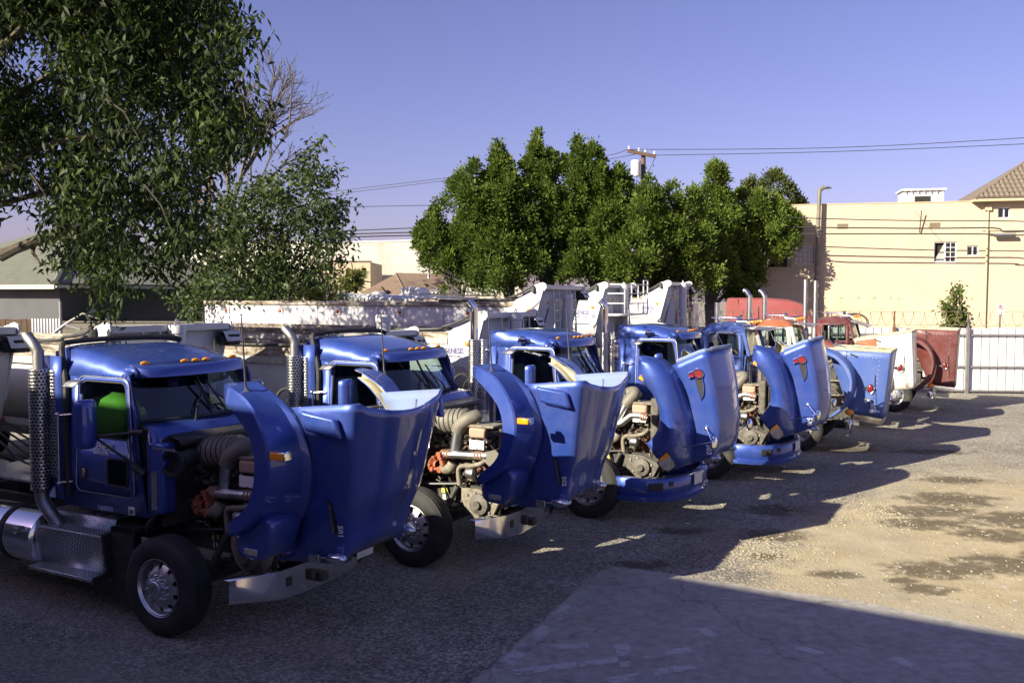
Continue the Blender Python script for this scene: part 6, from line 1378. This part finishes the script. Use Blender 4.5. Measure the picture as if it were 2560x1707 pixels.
# corner tower
UT = fac(2255, 500)[0]; zt_ = 8.32; UR = 17.6
wh = [Wn[3]]
part('tower_wall', wall_grid(UT, UR, 6.9, zt_, wh, v=-.06), 'beige_stucco', bb, 0); sash_window(bb, *Wn[3], .0, back='dark_interior')
part('tower_wall', MB().quad((UT, -.06, 6.9), (UT, 8, 6.9), (UT, 8, zt_), (UT, -.06, zt_)).quad((UT, -.06, 6.9), (UR, -.06, 6.9), (UR, 0, 6.9), (UT, 0, 6.9)), 'beige_stucco', bb, 0)
ue = fac(2238, 466, -.6)[0]
part('eave', MB().box(ue, UR + .6, -.62, 8, zt_ + .0, zt_ + .12), 'beige_trim', bb, 0)
ridge_u = (ue + UR + .6) / 2; RISE = .72; depth_r = 4.2
rf = part('tiled_roof', MB().poly([(ue, -.62, zt_ + .12), (UR + .6, -.62, zt_ + .12), (ridge_u + .3, -.62 + depth_r, zt_ + .12 + depth_r * RISE), (ridge_u - .3, -.62 + depth_r, zt_ + .12 + depth_r * RISE)]).poly([(ue, -.62, zt_ + .12), (ue, 8, zt_ + .12), (ridge_u - .3, -.62 + depth_r, zt_ + .12 + depth_r * RISE)]).poly([(UR + .6, -.62, zt_ + .12), (UR + .6, 8, zt_ + .12), (ridge_u + .3, -.62 + depth_r, zt_ + .12 + depth_r * RISE)]), 'roof_tile', bb, 0)
u = ue + .12
while u < UR + .5:
    vmax = min((u - ue) / (ridge_u - .3 - ue), (UR + .6 - u) / (UR + .6 - ridge_u - .3), 1) * depth_r; tl = MB(); v = 0
    while v < vmax - .05:
        e = min(v + .36, vmax); tl.tube([(u, -.66 + v, zt_ + .14 + v * RISE + .03), (u, -.66 + e, zt_ + .14 + e * RISE)], [.105, .085], 8); v += .34
    if tl.v: part('tile_row', tl, 'roof_tile', rf, kind='stuff')
    u += .235
part('ridge_tiles', MB().tube([(ue, -.62, zt_ + .17), (ridge_u - .3, -.62 + depth_r, zt_ + .18 + depth_r * RISE)], .10, 8), 'roof_tile', rf)
part('drain_pipe', MB().cyl((UT + .25, -.12, 7.9), (UT + .25, -.10, .0), .045, n=8).box(UT + .1, UT + .4, -.2, -.06, 7.9, 8.15), 'beige_trim', bb)
for px_, py_ in ((2060, 743), (2102, 744), (2144, 743), (2184, 743), (2225, 744), (2245, 745), (2347, 747), (2428, 746)):
    k = 1 / 1.08844; u_, z_ = fac(px_ * k, py_ * k); part('wall_anchor', MB().box(u_ - .07, u_ + .07, -.02, 0.0, z_ - .07, z_ + .07).cyl((u_, -.01, z_), (u_, -.05, z_), .035, n=6), 'beige_trim', bb, 0)
ua, za = fac(1962, 733); aw = part('arched_window', MB().poly([(ua - .62, -.008, 1.6)] + [(ua + .62 * -math.cos(t_), -.008, za - .15 + .42 * math.sin(t_)) for t_ in np.linspace(0, math.pi, 14)] + [(ua + .62, -.008, 1.6)]), 'beige_trim', bb, 0)
part('arch_trim', MB().tube([(ua - .62, -.04, 1.6)] + [(ua + .64 * -math.cos(t_), -.04, za - .15 + .44 * math.sin(t_)) for t_ in np.linspace(0, math.pi, 14)] + [(ua + .62, -.04, 1.6)], .05, 6), 'brown_metal', aw)
uf, zf = fac(2304, 541); part('wall_lamp', MB().cyl((uf - .48, -.3, zf), (uf + .48, -.3, zf), .10, n=12).box(uf - .04, uf + .04, -.3, 0, zf - .03, zf + .03), 'steel_grey', bb)
um, zm = fac(2111, 535); part('cable_bracket', MB().tube([(um, -.1, zm), (um + .02, -.35, zm + 1.1)], .03, 6).tube([(um - .25, -.08, zm + 1.1), (um + 1.0, -.1, zm - .4)], .012, 5), 'brown_metal', bb)
cu_ = thing('roof_vent_house', 'small white louvred box standing on the beige building roof', 'roof vent', BO + BU * fac(2114, 460, 5)[0] + BN * 5, BA)
zc0 = 7.9; part('wall', MB().box(-1.05, 1.05, -.7, .7, zc0, 9.45), 'cupola_white', cu_, 0); part('roof', MB().box(-1.15, 1.15, -.85, .85, 9.453, 9.55), 'cupola_white', cu_, 0)
part('opening', MB().box(-.45, .38, -.72, -.69, 8.80, 9.15), 'dark_interior', cu_, 0)
for k in range(7): part('rafter', MB().box(-1.0 + k * .32, -.93 + k * .32, -.9, -.853, 9.36, 9.45), 'steel_grey', cu_, 0)

# street lamp, sign
sp_ = thing('street_lamp', 'tall grey street lamp pole with drooped head before the beige building', 'street lamp', (at(1871, 725, 45.85).x, 45.85, 0))
part('pole', MB().tube(smooth_path([(0, 0, 0), (.05, 0, 4), (.12, 0, 8.7), (.2, 0, 9.1), (.42, 0, 9.22)], 5), [.13 - .05 * i / 20 for i in range(21)], 10), 'grey_plastic', sp_)
part('lamp_head', MB().sph((.55, 0, 9.19), (.22, .1, .07), 10, 6).sph((.30, 0, 9.30), (.05, .05, .06), 8, 5), 'worn_chrome', sp_)
sg = thing('parking_sign', 'small no parking sign on a thin pole beyond the white fence', 'sign', tuple(at(2296, 760, 35.6).xy) + (0,))
zs_ = at(2296, 710, 35.6).z; part('pole', MB().box(-.03, .03, -.02, .02, 0, zs_ + .16), 'steel_grey', sg, 0); pl_ = part('plate', MB().box(-.15, .15, -.035, -.022, zs_ - .22, zs_ + .22), 'sticker_white', sg, 0)
part('ban_ring', MB().tube([(.085 * math.cos(a), -.04, zs_ + .08 + .085 * math.sin(a)) for a in np.linspace(0, 6.283, 16)], .012, 5).beam((-.06, -.04, zs_ + .14), (.06, -.04, zs_ + .02), .012, .02), 'letter_red', pl_)
text('lettering', 'P', 'letter_black', pl_, (0, -.038, zs_ + .08), (1, 0, 0), (0, 0, 1), .10, None, .002, .02)

# utility poles and overhead cables
mat('pole_wood', (0.11, 0.07, 0.048), .85, dirt=(.06, .042, .032), dscale=5)
up = thing('utility_pole', 'brown wooden power pole with white transformer above the ficus trees', 'utility pole', (8.55, 58, 0))
part('pole', MB().cyl((0, 0, 0), (0, 0, 13.0), .19, .15, 10), 'pole_wood', up)
A_, B_ = at(1440, 348, 58) - Vector((8.55, 58, 0)), at(1505, 361, 58) - Vector((8.55, 58, 0)); ca = part('crossarm', MB().beam(A_ + Vector((0, -.25, 0)), B_ + Vector((0, -.25, 0)), .16, .20), 'pole_wood', up, 0)
for f in (.05, .4, .62, .95): p = A_.lerp(B_, f) + Vector((0, -.25, .1)); part('insulator', MB().cyl(p, p + Vector((0, 0, .22)), .06, .04, 8), 'white_plastic', ca)
part('transformer', MB().lathe([(0, 0), (.30, 0), (.32, .08), (.32, .85), (.34, .86), (.30, 1.0), (0, 1.05)], at(1460, 405, 57.5) - Vector((8.55, 58, 0)), (0, 0, 1), 18), 'white_paint', up)
part('jumper_wire', MB().tube(smooth_path([B_, B_ + Vector((-.5, 0, -1.0)), B_ + Vector((-1.3, -.2, -1.3))], 5), .02, 5), 'black_rubber', up)
u2 = thing('utility_pole', 'thin wooden pole with crossarms standing before the bare tree', 'utility pole', (at(482, 500, 50).x, 50, 0))
zt2 = at(482, 400, 50).z; part('pole', MB().cyl((0, 0, 0), (0, 0, zt2), .15, .11, 8), 'pole_wood', u2)
for dz_ in (.95, 1.6): part('crossarm', MB().box(-.95, .35, -.2, -.08, zt2 - dz_, zt2 - dz_ + .12), 'pole_wood', u2, 0)
def cable(pts, r, label, grp):
    o = part('overhead_cable', MB().tube(smooth_path(pts, 6), r, 5), 'black_rubber', None); tag(o, label, 'cable', grp)
k8 = 1 / 1.08844
f6 = lambda x, y, v=-2.1: tuple(BO + BU * fac((1800 + x * .40817) * k8, (380 + y * .40817) * k8, v)[0] + BN * v + Vector((0, 0, fac((1800 + x * .40817) * k8, (380 + y * .40817) * k8, v)[1])))
g_ = 'black cables strung across the beige facade'
lA, lB, lC = at(760, 532, 47), at(700, 541, 47), at(700, 550, 47)
cable([lA, at(950, 524, 46), f6(80, 388), f6(440, 403), f6(1100, 420), f6(1800, 424), f6(2100, 445)], .028, 'top one of the three dark cables crossing the beige facade', g_)
cable([lB, at(950, 534, 46), f6(170, 450), f6(440, 460), f6(1210, 468), f6(1670, 466), f6(1760, 490), f6(2100, 470)], .035, 'middle one of the three dark cables crossing the beige facade', g_)
cable([lC, at(950, 541, 46), f6(180, 492), f6(600, 502), f6(1590, 503), f6(1680, 512), f6(2100, 505)], .035, 'lowest of the three dark cables crossing the beige facade', g_)
g2 = 'thin power lines high above the trees'
pA, pB = Vector((8.55, 57.75, 0)) + Vector((0, 0, 13.3)), at(1503, 357, 57.7)
cable([at(700, 448, 74), at(1080, 402, 66), at(1370, 362, 60), at(1441, 344, 57.7)], .022, 'upper thin power line running left from the wooden pole', g2)
cable([at(700, 455, 74), at(1080, 408, 66), at(1370, 370, 60), at(1470, 352, 57.7)], .022, 'lower thin power line running left from the wooden pole', g2)
cable([at(1441, 344, 57.7), at(1900, 340, 55), at(2352, 317, 52), at(2700, 290, 50)], .022, 'upper thin power line running right from the wooden pole', g2)
cable([at(1503, 357, 57.7), at(1900, 349, 55), at(2352, 331, 52), at(2700, 310, 50)], .022, 'lower thin power line running right from the wooden pole', g2)
cable([at(690, 478, 60), at(985, 472, 58), at(1300, 470, 57.9)], .022, 'single thin cable left of the ficus trees', g2)

# ================================================================== far buildings
m, nt, b = nodes('white_block'); bk = N(nt, 'ShaderNodeTexBrick'); tc = N(nt, 'ShaderNodeTexCoord'); mp = N(nt, 'ShaderNodeMapping'); mp.inputs['Rotation'].default_value = (math.pi / 2, 0, 0)
nt.links.new(tc.outputs['Object'], mp.inputs[0]); nt.links.new(mp.outputs[0], bk.inputs['Vector']); bk.inputs['Color1'].default_value = (.44, .43, .39, 1); bk.inputs['Color2'].default_value = (.51, .50, .46, 1); bk.inputs['Mortar'].default_value = (.34, .33, .30, 1)
bk.inputs['Scale'].default_value = 1.0; bk.inputs['Brick Width'].default_value = .42; bk.inputs['Row Height'].default_value = .21; bk.inputs['Mortar Size'].default_value = .012
nz = noise(nt, .5, 6, .7, stretch=(1, 1, .35)); st_ = ramp(nt, nz.outputs[0], [(.5, (1, 1, 1)), (.75, (.72, .70, .62))]); nt.links.new(mixc(nt, 1.0, bk.outputs[0], st_.outputs[0], 'MULTIPLY'), b.inputs['Base Color']); b.inputs['Roughness'].default_value = .9
mat('cream_stucco', (0.54, 0.48, 0.42), .9, dirt=(.47, .42, .36), dscale=1); mat('tan_stucco', (0.46, 0.38, 0.27), .9); mat('brown_shingle', (0.17, 0.12, 0.085), .9, dirt=(.11, .08, .06), dscale=3, bmp=(40, .5)); mat('white_wood', (0.72, .70, .66), .7)
w1 = thing('block_building', 'long white painted block building far behind the brown roof', 'building', (0, 75, 0))
part('wall', MB().ext([(-30, 0, 0), (-4, 0, 0), (-4, 0, 8.35), (-14.6, 0, 8.05), (-30, 0, 7.9)], (0, 20, 0)), 'white_block', w1, 0); part('coping', MB().ext([(-30, -.05, 7.9), (-14.6, -.05, 8.05), (-4, -.05, 8.35), (-4, -.05, 8.47), (-14.6, -.05, 8.17), (-30, -.05, 8.02)], (0, .3, 0)), 'white_wood', w1, 0)
w2 = thing('tan_building', 'small tan flat roofed building in front of the white block wall', 'building', (0, 68, 0))
xa, xb = at(740, 640, 68).x, at(851, 640, 68).x; zt3 = at(851, 602, 68).z
part('wall', wall_grid(xa, xb, 0, zt3, [(xb - .72, xb - .32, zt3 - 1.05, zt3 - .45), (xb - 1.9, xb - 1.5, zt3 - 1.2, zt3 - .5), (xb - 3.2, xb - 2.9, zt3 - 1.0, zt3 - .55)], .2), 'tan_stucco', w2, 0); part('wall', MB().box(xa, xb, .25, 6, 0, zt3), 'tan_stucco', w2, 0); part('coping', MB().box(xa, xb + .05, -.05, .3, zt3, zt3 + .1), 'brown_metal', w2, 0)
for a_, b_, c_, d_ in ((xb - .72, xb - .32, zt3 - 1.05, zt3 - .45), (xb - 1.9, xb - 1.5, zt3 - 1.2, zt3 - .5), (xb - 3.2, xb - 2.9, zt3 - 1.0, zt3 - .55)): part('window', MB().quad((a_, .12, c_), (b_, .12, c_), (b_, .12, d_), (a_, .12, d_)), 'dark_glass', w2, 0)
w3 = thing('brown_roof_house', 'house with brown hipped shingle roof between the trailer and the block building', 'house', (0, 55, 0))
E1, R1, R2, E2 = at(795, 690, 53), at(909, 629, 57), at(1040, 632, 57), at(1060, 690, 53)
Em = at(940, 690, 51.5)
r_ = part('roof', MB().poly([E1 - Vector((0, 55, 0)), Em - Vector((0, 55, 0)), R1 - Vector((0, 55, 0))]).poly([Em - Vector((0, 55, 0)), E2 - Vector((0, 55, 0)), R2 - Vector((0, 55, 0)), R1 - Vector((0, 55, 0))]), 'brown_shingle', w3, 0, solid=.1)
part('hip_cap', MB().tube([Em - Vector((0, 55, 0)), R1 - Vector((0, 55, 0))], .07, 6).tube([R1 - Vector((0, 55, 0)), R2 - Vector((0, 55, 0))], .07, 6), 'brown_shingle', r_)
part('wall', MB().ext([(E1.x + .4, -1.5, 0), (E2.x - .3, -2.5, 0), (E2.x - .3, 2.5, 0), (E1.x + .4, 2.5, 0)], (0, 0, E1.z - .05)), 'tan_stucco', w3, 0)
ch = at(985, 640, 54.8) - Vector((0, 55, 0)); part('flue', MB().cyl(ch, ch + Vector((0, 0, .75)), .11, n=8).cyl(ch + Vector((0, 0, .75)), ch + Vector((0, 0, .9)), .17, .15, 8), 'worn_chrome', r_); part('roof_vent', MB().ext([ch + Vector((-.9, -.6, -.75)), ch + Vector((.0, -.6, -.75)), ch + Vector((-.2, -.6, -.3))], (0, .8, 0)), 'brown_shingle', r_, 0)
ch = at(873, 668, 53.2) - Vector((0, 55, 0)); part('roof_vent', MB().ext([ch + Vector((-.4, -.3, -.15)), ch + Vector((.4, -.3, -.15)), ch + Vector((.1, -.3, .25))], (0, .8, 0)), 'brown_shingle', r_, 0)
w4 = thing('cream_house', 'pale cream two storey house half hidden by the leftmost ficus', 'house', (0, 60, 0))
x0, x1 = at(990, 640, 60).x, at(1200, 640, 60).x; zt4 = at(990, 584, 60).z; wz0, wz1 = at(1113, 692, 60).z, at(1113, 668, 60).z; wx0 = at(1113, 680, 60).x
x_w = at(1024, 640, 60).x; z_w0, z_w1 = at(1024, 636, 60).z, at(1024, 616, 60).z
part('wall', wall_grid(x0, x1, 0, zt4, [(x_w, x_w + 1.3, z_w0, z_w1)], .15), 'cream_stucco', w4, 0); part('wall', MB().box(x0, x1, .3, 9, 0, zt4), 'cream_stucco', w4, 0); sash_window(w4, x_w, x_w + 1.3, z_w0, z_w1, .05)
part('coping', MB().box(x0 - .05, x1, -.05, .3, zt4, zt4 + .1), 'white_wood', w4, 0)
w5 = thing('pergola', 'white slatted pergola roof in front of the cream house', 'pergola', (0, 50, 0))
x0, x1 = at(982, 675, 50).x, at(1143, 675, 50).x; zp = at(1060, 672, 50).z
part('beam', MB().box(x0, x1, -.08, .08, zp - .22, zp - .08), 'white_wood', w5, 0); part('beam', MB().box(x0, x1, 2.4, 2.55, zp - .02, zp + .12), 'white_wood', w5, 0)
n_ = 19
for k in range(n_): x = lerp(x0 + .1, x1 - .1, k / (n_ - 1)); part('rafter', MB().beam((x, -.6, zp - .05), (x, 2.8, zp + .17), .06, .15), 'white_wood', w5, 0)
for px_ in (1008, 1050, 1095, 1138): x = at(px_, 680, 50).x; part('post', MB().box(x - .07, x + .07, -.07, .07, 0, zp - .22), 'white_wood', w5, 0)
part('back_wall', MB().box(x0 + 2.5, x1 + 3.5, 3.4, 3.5, 0, zp - .35), 'tan_stucco', w5, 0)

# grey house at the left with shingle roof
mat('grey_stucco_shaded', (0.075, 0.078, 0.088), .92, dirt=(0.055, .058, .066), dscale=.8, bmp=(12, .15)); mat('shingle_light', (0.125, 0.135, 0.112), .9, dirt=(.09, .095, .08), dscale=2.5); mat('shingle_dark', (0.20, 0.205, 0.17), .9, dirt=(.12, .125, .10), dscale=2.5); mat('trim_pale', (0.50, 0.48, 0.42), .7)  # stucco: shade on the house walls is darkened into its grey
GO = Vector((-15.4, 30.0, 0)); GA = math.atan2(.8878, .4602); GU = Vector((math.cos(GA), math.sin(GA), 0)); GV = Vector((-math.sin(GA), math.cos(GA), 0))
def on_wall(px, py, org, along, nrm_):
    d = ray(px, py); o = Vector((0, 0, CAM_H)); k = (org - o).dot(nrm_) / d.dot(nrm_); p = o + d * k - org; return p.dot(along), p.z
gh = thing('grey_house', 'low grey stucco house with shingle roof behind the overhanging left tree', 'house', GO, GA)
gw = [(*on_wall(206, 738, GO, GU, GV), *on_wall(244, 722, GO, GU, GV)), (*on_wall(434, 741, GO, GU, GV), *on_wall(462, 719, GO, GU, GV))]
gw = [(a[0], a[2], a[1], a[3]) for a in gw]
part('wall', wall_grid(0, 9, 0, 3.95, gw, .2), 'grey_stucco_shaded', gh, 0)
part('wall', MB().quad((0, 0, 0), (0, 11, 0), (0, 11, 3.95), (0, 0, 3.95)).quad((9, 0, 0), (9, 11, 0), (9, 11, 3.95), (9, 0, 3.95)).quad((0, 11, 0), (9, 11, 0), (9, 11, 3.95), (0, 11, 3.95)), 'grey_stucco_shaded', gh, 0)
for a_, b_, c_, d_ in gw:
    w_ = part('window', MB().box(a_ - .12, b_ + .12, -.05, -.001, d_, d_ + .2).box(a_ - .12, a_, -.04, -.001, c_, d_).box(b_, b_ + .12, -.04, -.001, c_, d_), 'trim_pale', gh, 0); part('pane', MB().quad((a_, .15, c_), (b_, .15, c_), (b_, .15, d_), (a_, .15, d_)), 'dark_glass', w_, 0)
    for k in range(6): x = lerp(a_, b_, (k + .5) / 6); part('bar', MB().box(x - .012, x + .012, -.03, -.006, c_, d_), 'black_plastic', w_, 0)
v0_, z0_ = on_wall(70, 659, GO, GV, GU); v1_, z1_ = on_wall(38, 648, GO, GV, GU)
vt = part('gable_vent', MB().box(-.03, -.001, v0_ - .1, v1_ + .1, z0_ - .04, z1_ + .03), 'trim_pale', gh, 0)
for k in range(3): part('louvre', MB().box(-.05, -.031, v0_, v1_, lerp(z0_, z1_, (k + .1) / 3), lerp(z0_, z1_, (k + .75) / 3)), 'black_plastic', vt, 0)
u0, u1, v0, v1, ze, zt7 = -.55, 9.55, -.55, 11.55, 3.90, 6.35
RA, RB = (4.5, 4.5, zt7), (4.5, 6.5, zt7)
cor_ = [(u0, v0, ze), (u1, v0, ze), (u1, v1, ze), (u0, v1, ze)]
def courses(parent, a, b_, c, d, n, mt):
    a, b_, c, d = (Vector(q) for q in (a, b_, c, d)); up = (b_ - a).cross(d - a).normalized(); up = up if up.z > 0 else -up; cs = MB()
    for k in range(n):
        f, g_ = k / n, min((k + 1.2) / n, 1); p, q, r, s_ = a.lerp(d, f) + up * .05, b_.lerp(c, f) + up * .05, b_.lerp(c, g_) + up * .006, a.lerp(d, g_) + up * .006
        cs.add([p, q, r, s_, a.lerp(d, f) + up * .004, b_.lerp(c, f) + up * .004], [(0, 1, 2, 3), (4, 5, 1, 0)])
    return part('shingles', cs, mt, parent, 0, kind='stuff')
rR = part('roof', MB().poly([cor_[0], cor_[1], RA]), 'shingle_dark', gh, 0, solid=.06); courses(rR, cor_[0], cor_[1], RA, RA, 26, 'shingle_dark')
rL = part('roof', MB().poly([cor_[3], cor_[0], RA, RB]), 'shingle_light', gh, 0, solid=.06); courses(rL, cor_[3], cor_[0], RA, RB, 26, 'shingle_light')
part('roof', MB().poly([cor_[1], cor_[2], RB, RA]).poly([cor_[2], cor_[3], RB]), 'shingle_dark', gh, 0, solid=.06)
part('gutter', MB().box(u0, u1, v0 - .06, v0 - .003, ze - .1, ze), 'trim_pale', rR, 0); part('fascia', MB().box(u0 - .05, u0 - .003, v0, v1, ze - .14, ze), 'trim_pale', rL, 0)
part('hip_cap', MB().tube([Vector(cor_[0]) + Vector((0, 0, .05)), Vector(RA) + Vector((0, 0, .06))], .12, 8), 'shingle_light', rL)

# fences and sheets in front of the grey house
mat('brown_board', (0.085, 0.055, 0.038), .9, dirt=(.05, .035, .025), dscale=4); mat('grey_plank', (0.155, 0.145, 0.125), .9, dirt=(.09, .085, .075), dscale=4); mat('corrugated_grey', (0.48, .49, .52), .5, .2, dirt=(.35, .35, .36), dscale=3)
f1 = thing('board_fence', 'dark brown upright board fence at the left edge behind the trailers', 'fence', (0, 29.5, 0)); x = at(-60, 760, 29.5).x; zt5 = at(30, 733, 29.5).z
while x < at(72, 760, 29.5).x - .05: part('board', MB().box(x, x + .17, -.02 + rr.uniform(-.008, .008), .01, 0, zt5 + rr.uniform(-.02, .02)), 'brown_board', f1, 0); x += .18
f2 = thing('metal_sheet', 'upright pale corrugated metal sheet beside the brown board fence', 'sheet', (0, 29.3, 0)); xa, xb = at(73, 760, 29.3).x, at(138, 760, 29.3).x; pts = []
x = xa
while x < xb: pts += [(x, 0), (x + .05, -.03), (x + .10, 0)]; x += .10
part('sheet', MB().loft([[(x, y, .0) for x, y in pts], [(x, y, zt5 + .03) for x, y in pts]]), 'corrugated_grey', f2, 0, solid=.004); part('post', MB().cyl((xb + .03, 0, 0), (xb + .03, 0, zt5 + .6), .05, n=8), 'steel_grey', f2)
f3 = thing('plank_fence', 'weathered grey plank fence running below the grey house', 'fence', (0, 30.0, 0)); xa, xb = at(142, 760, 30).x, at(470, 760, 30).x; zt6 = at(300, 741, 30).z
for k in range(14): part('plank', MB().box(xa, xb, -.02 + rr.uniform(-.006, .006), .01, k * .22, k * .22 + .21 if k < 13 else zt6), 'grey_plank', f3, 0) if k * .22 < zt6 - .1 else None
part('cap', MB().box(xa, xb, -.06, .05, zt6 + .002, zt6 + .05), 'grey_plank', f3, 0)
# bent steel pipe over the left trailers
pp = part('steel_pipe', MB().tube([at(85, 795, 19), at(150, 745, 19), at(190, 720, 19), at(232, 734, 19)], [.035, .035, .022, .018], 8).beam(at(150, 745, 19), at(186, 756, 19), .06, .04), 'steel_grey', None); tag(pp, 'bent dark steel pipe rising between the trailers at the left', 'pipe')

# motorhome behind the long trailer
mat('rv_white', (0.72, .72, .70), .45, coat=.2, dirt=(.6, .6, .57), dscale=2)
rv = thing('motorhome', 'white motorhome roof with air conditioner showing above the long trailer', 'motorhome', (-1.3, 32.7, 0), math.atan2(4.1, -6.8))
zr_ = 3.52
part('body', MB().loft([[(x, -1.12, .5), (x, -1.15, zr_ - .45 + dz_), (x, -1.08, zr_ - .12 + dz_), (x, -.9, zr_ + dz_), (x, .9, zr_ + dz_), (x, 1.08, zr_ - .12 + dz_), (x, 1.15, zr_ - .45 + dz_), (x, 1.12, .5)] for x, dz_ in ((0, -.25), (.25, -.08), (.7, 0), (4, .08), (7.4, .16), (7.75, .06), (7.95, -.2))]).poly([(7.95, y, z) for y, z in ((-1.12, .5), (-1.15, 2.9), (-.9, zr_ - .2), (.9, zr_ - .2), (1.15, 2.9), (1.12, .5))]), 'rv_white', rv, 40)
part('air_conditioner', MB().loft([[(2.4, -.35, zr_ + .05), (2.4, .35, zr_ + .05), (3.4, .35, zr_ + .05), (3.4, -.35, zr_ + .05)], [(2.45, -.33, zr_ + .32), (2.45, .33, zr_ + .32), (3.3, .33, zr_ + .34), (3.35, -.33, zr_ + .34)], [(2.6, -.25, zr_ + .38), (2.6, .25, zr_ + .38), (3.2, .25, zr_ + .40), (3.2, -.25, zr_ + .40)]], True).poly([(2.6, -.25, zr_ + .38), (2.6, .25, zr_ + .38), (3.2, .25, zr_ + .40), (3.2, -.25, zr_ + .40)]), 'rv_white', rv, 0, bev=.03)
for x in (4.6, 6.6): part('roof_vent', MB().sph((x, .1, zr_ + .12), (.33, .33, .10), 12, 6), 'rv_white', rv)
wn_ = part('window', MB().box(6.0, 7.3, 1.13, 1.165, zr_ - .5, zr_ - .28), 'trim_pale', rv, bev=.02); part('window', MB().box(6.0, 7.3, -1.165, -1.13, zr_ - .5, zr_ - .28), 'trim_pale', rv, bev=.02)
part('roof_rail', MB().tube([(.5, .8, zr_ + .1), (2.0, .8, zr_ + .12)], .02, 6).tube([(.5, .4, zr_ + .1), (2.0, .4, zr_ + .12)], .02, 6), 'chrome', rv)
for x in (1.2, 6.2):
    for s in (-1, 1): part('wheel', MB().lathe([(.0, 0), (.2, 0), (.36, .02), (.38, .08), (.38, .2), (.3, .22)], (x, s * .95, .38), (0, -s, 0), 20), 'tyre_rubber', rv)

# red sleeper truck parked in the street beyond the fence
xs0, xs1 = at(1682, 700, 38.6).x, at(1842, 700, 38.6).x; zsl = at(1720, 684, 38.6).z
rs_ = thing('sleeper_truck', 'red sleeper cab truck parked in the street, only its tall roof showing', 'truck', (xs0, 38.6, 0))
W_ = xs1 - xs0
part('sleeper_body', MB().loft([[(x, -1.15, .9), (x, -1.2, z - .35), (x, -1.1, z - .10), (x, -.85, z), (x, .85, z), (x, 1.1, z - .10), (x, 1.2, z - .35), (x, 1.15, .9)] for x, z in ((0, zsl - .02), (.12, zsl + .0), (W_ * .45, zsl + .0), (W_ * .72, zsl - .06), (W_ * .9, zsl - .22), (W_ * 1.0, zsl - .55), (W_ * 1.05, zsl - .9))]).poly([(0, -1.15, .9), (0, -1.2, zsl - .37), (0, -.85, zsl - .02), (0, .85, zsl - .02), (0, 1.2, zsl - .37), (0, 1.15, .9)]), 'red_paint', rs_, 40)
part('panel_seam', MB().box(W_ * .26, W_ * .26 + .03, -1.215, -1.19, 1, zsl - .36), 'maroon_paint', rs_, 0)
part('cab', MB().box(W_ * .9, W_ + 1.2, -1.1, 1.1, .9, zsl - .95), 'red_paint', rs_, bev=.12); part('hood', MB().xz([(W_ + 1.2, .9), (W_ + 2.9, .9), (W_ + 2.9, 1.7), (W_ + 1.2, 2.05)], -1.0, 1.0), 'red_paint', rs_, bev=.1)
part('side_window', MB().box(W_ + .2, W_ + 1.0, -1.115, -1.10, 1.9, zsl - 1.15), 'dark_glass', rs_, 0); part('frame', MB().box(-3.5, W_ + 2.8, -.4, .4, .7, .95), 'chassis_black', rs_, 0)
for x in (-3, -1.7, W_ + 2.0):
    for s in (-1, 1): part('wheel', MB().lathe([(.0, 0), (.3, .02), (.48, .0), (.52, .06), (.52, .28), (.4, .3)], (x, s * 1.15, .52), (0, -s, 0), 24), 'tyre_rubber', rs_)
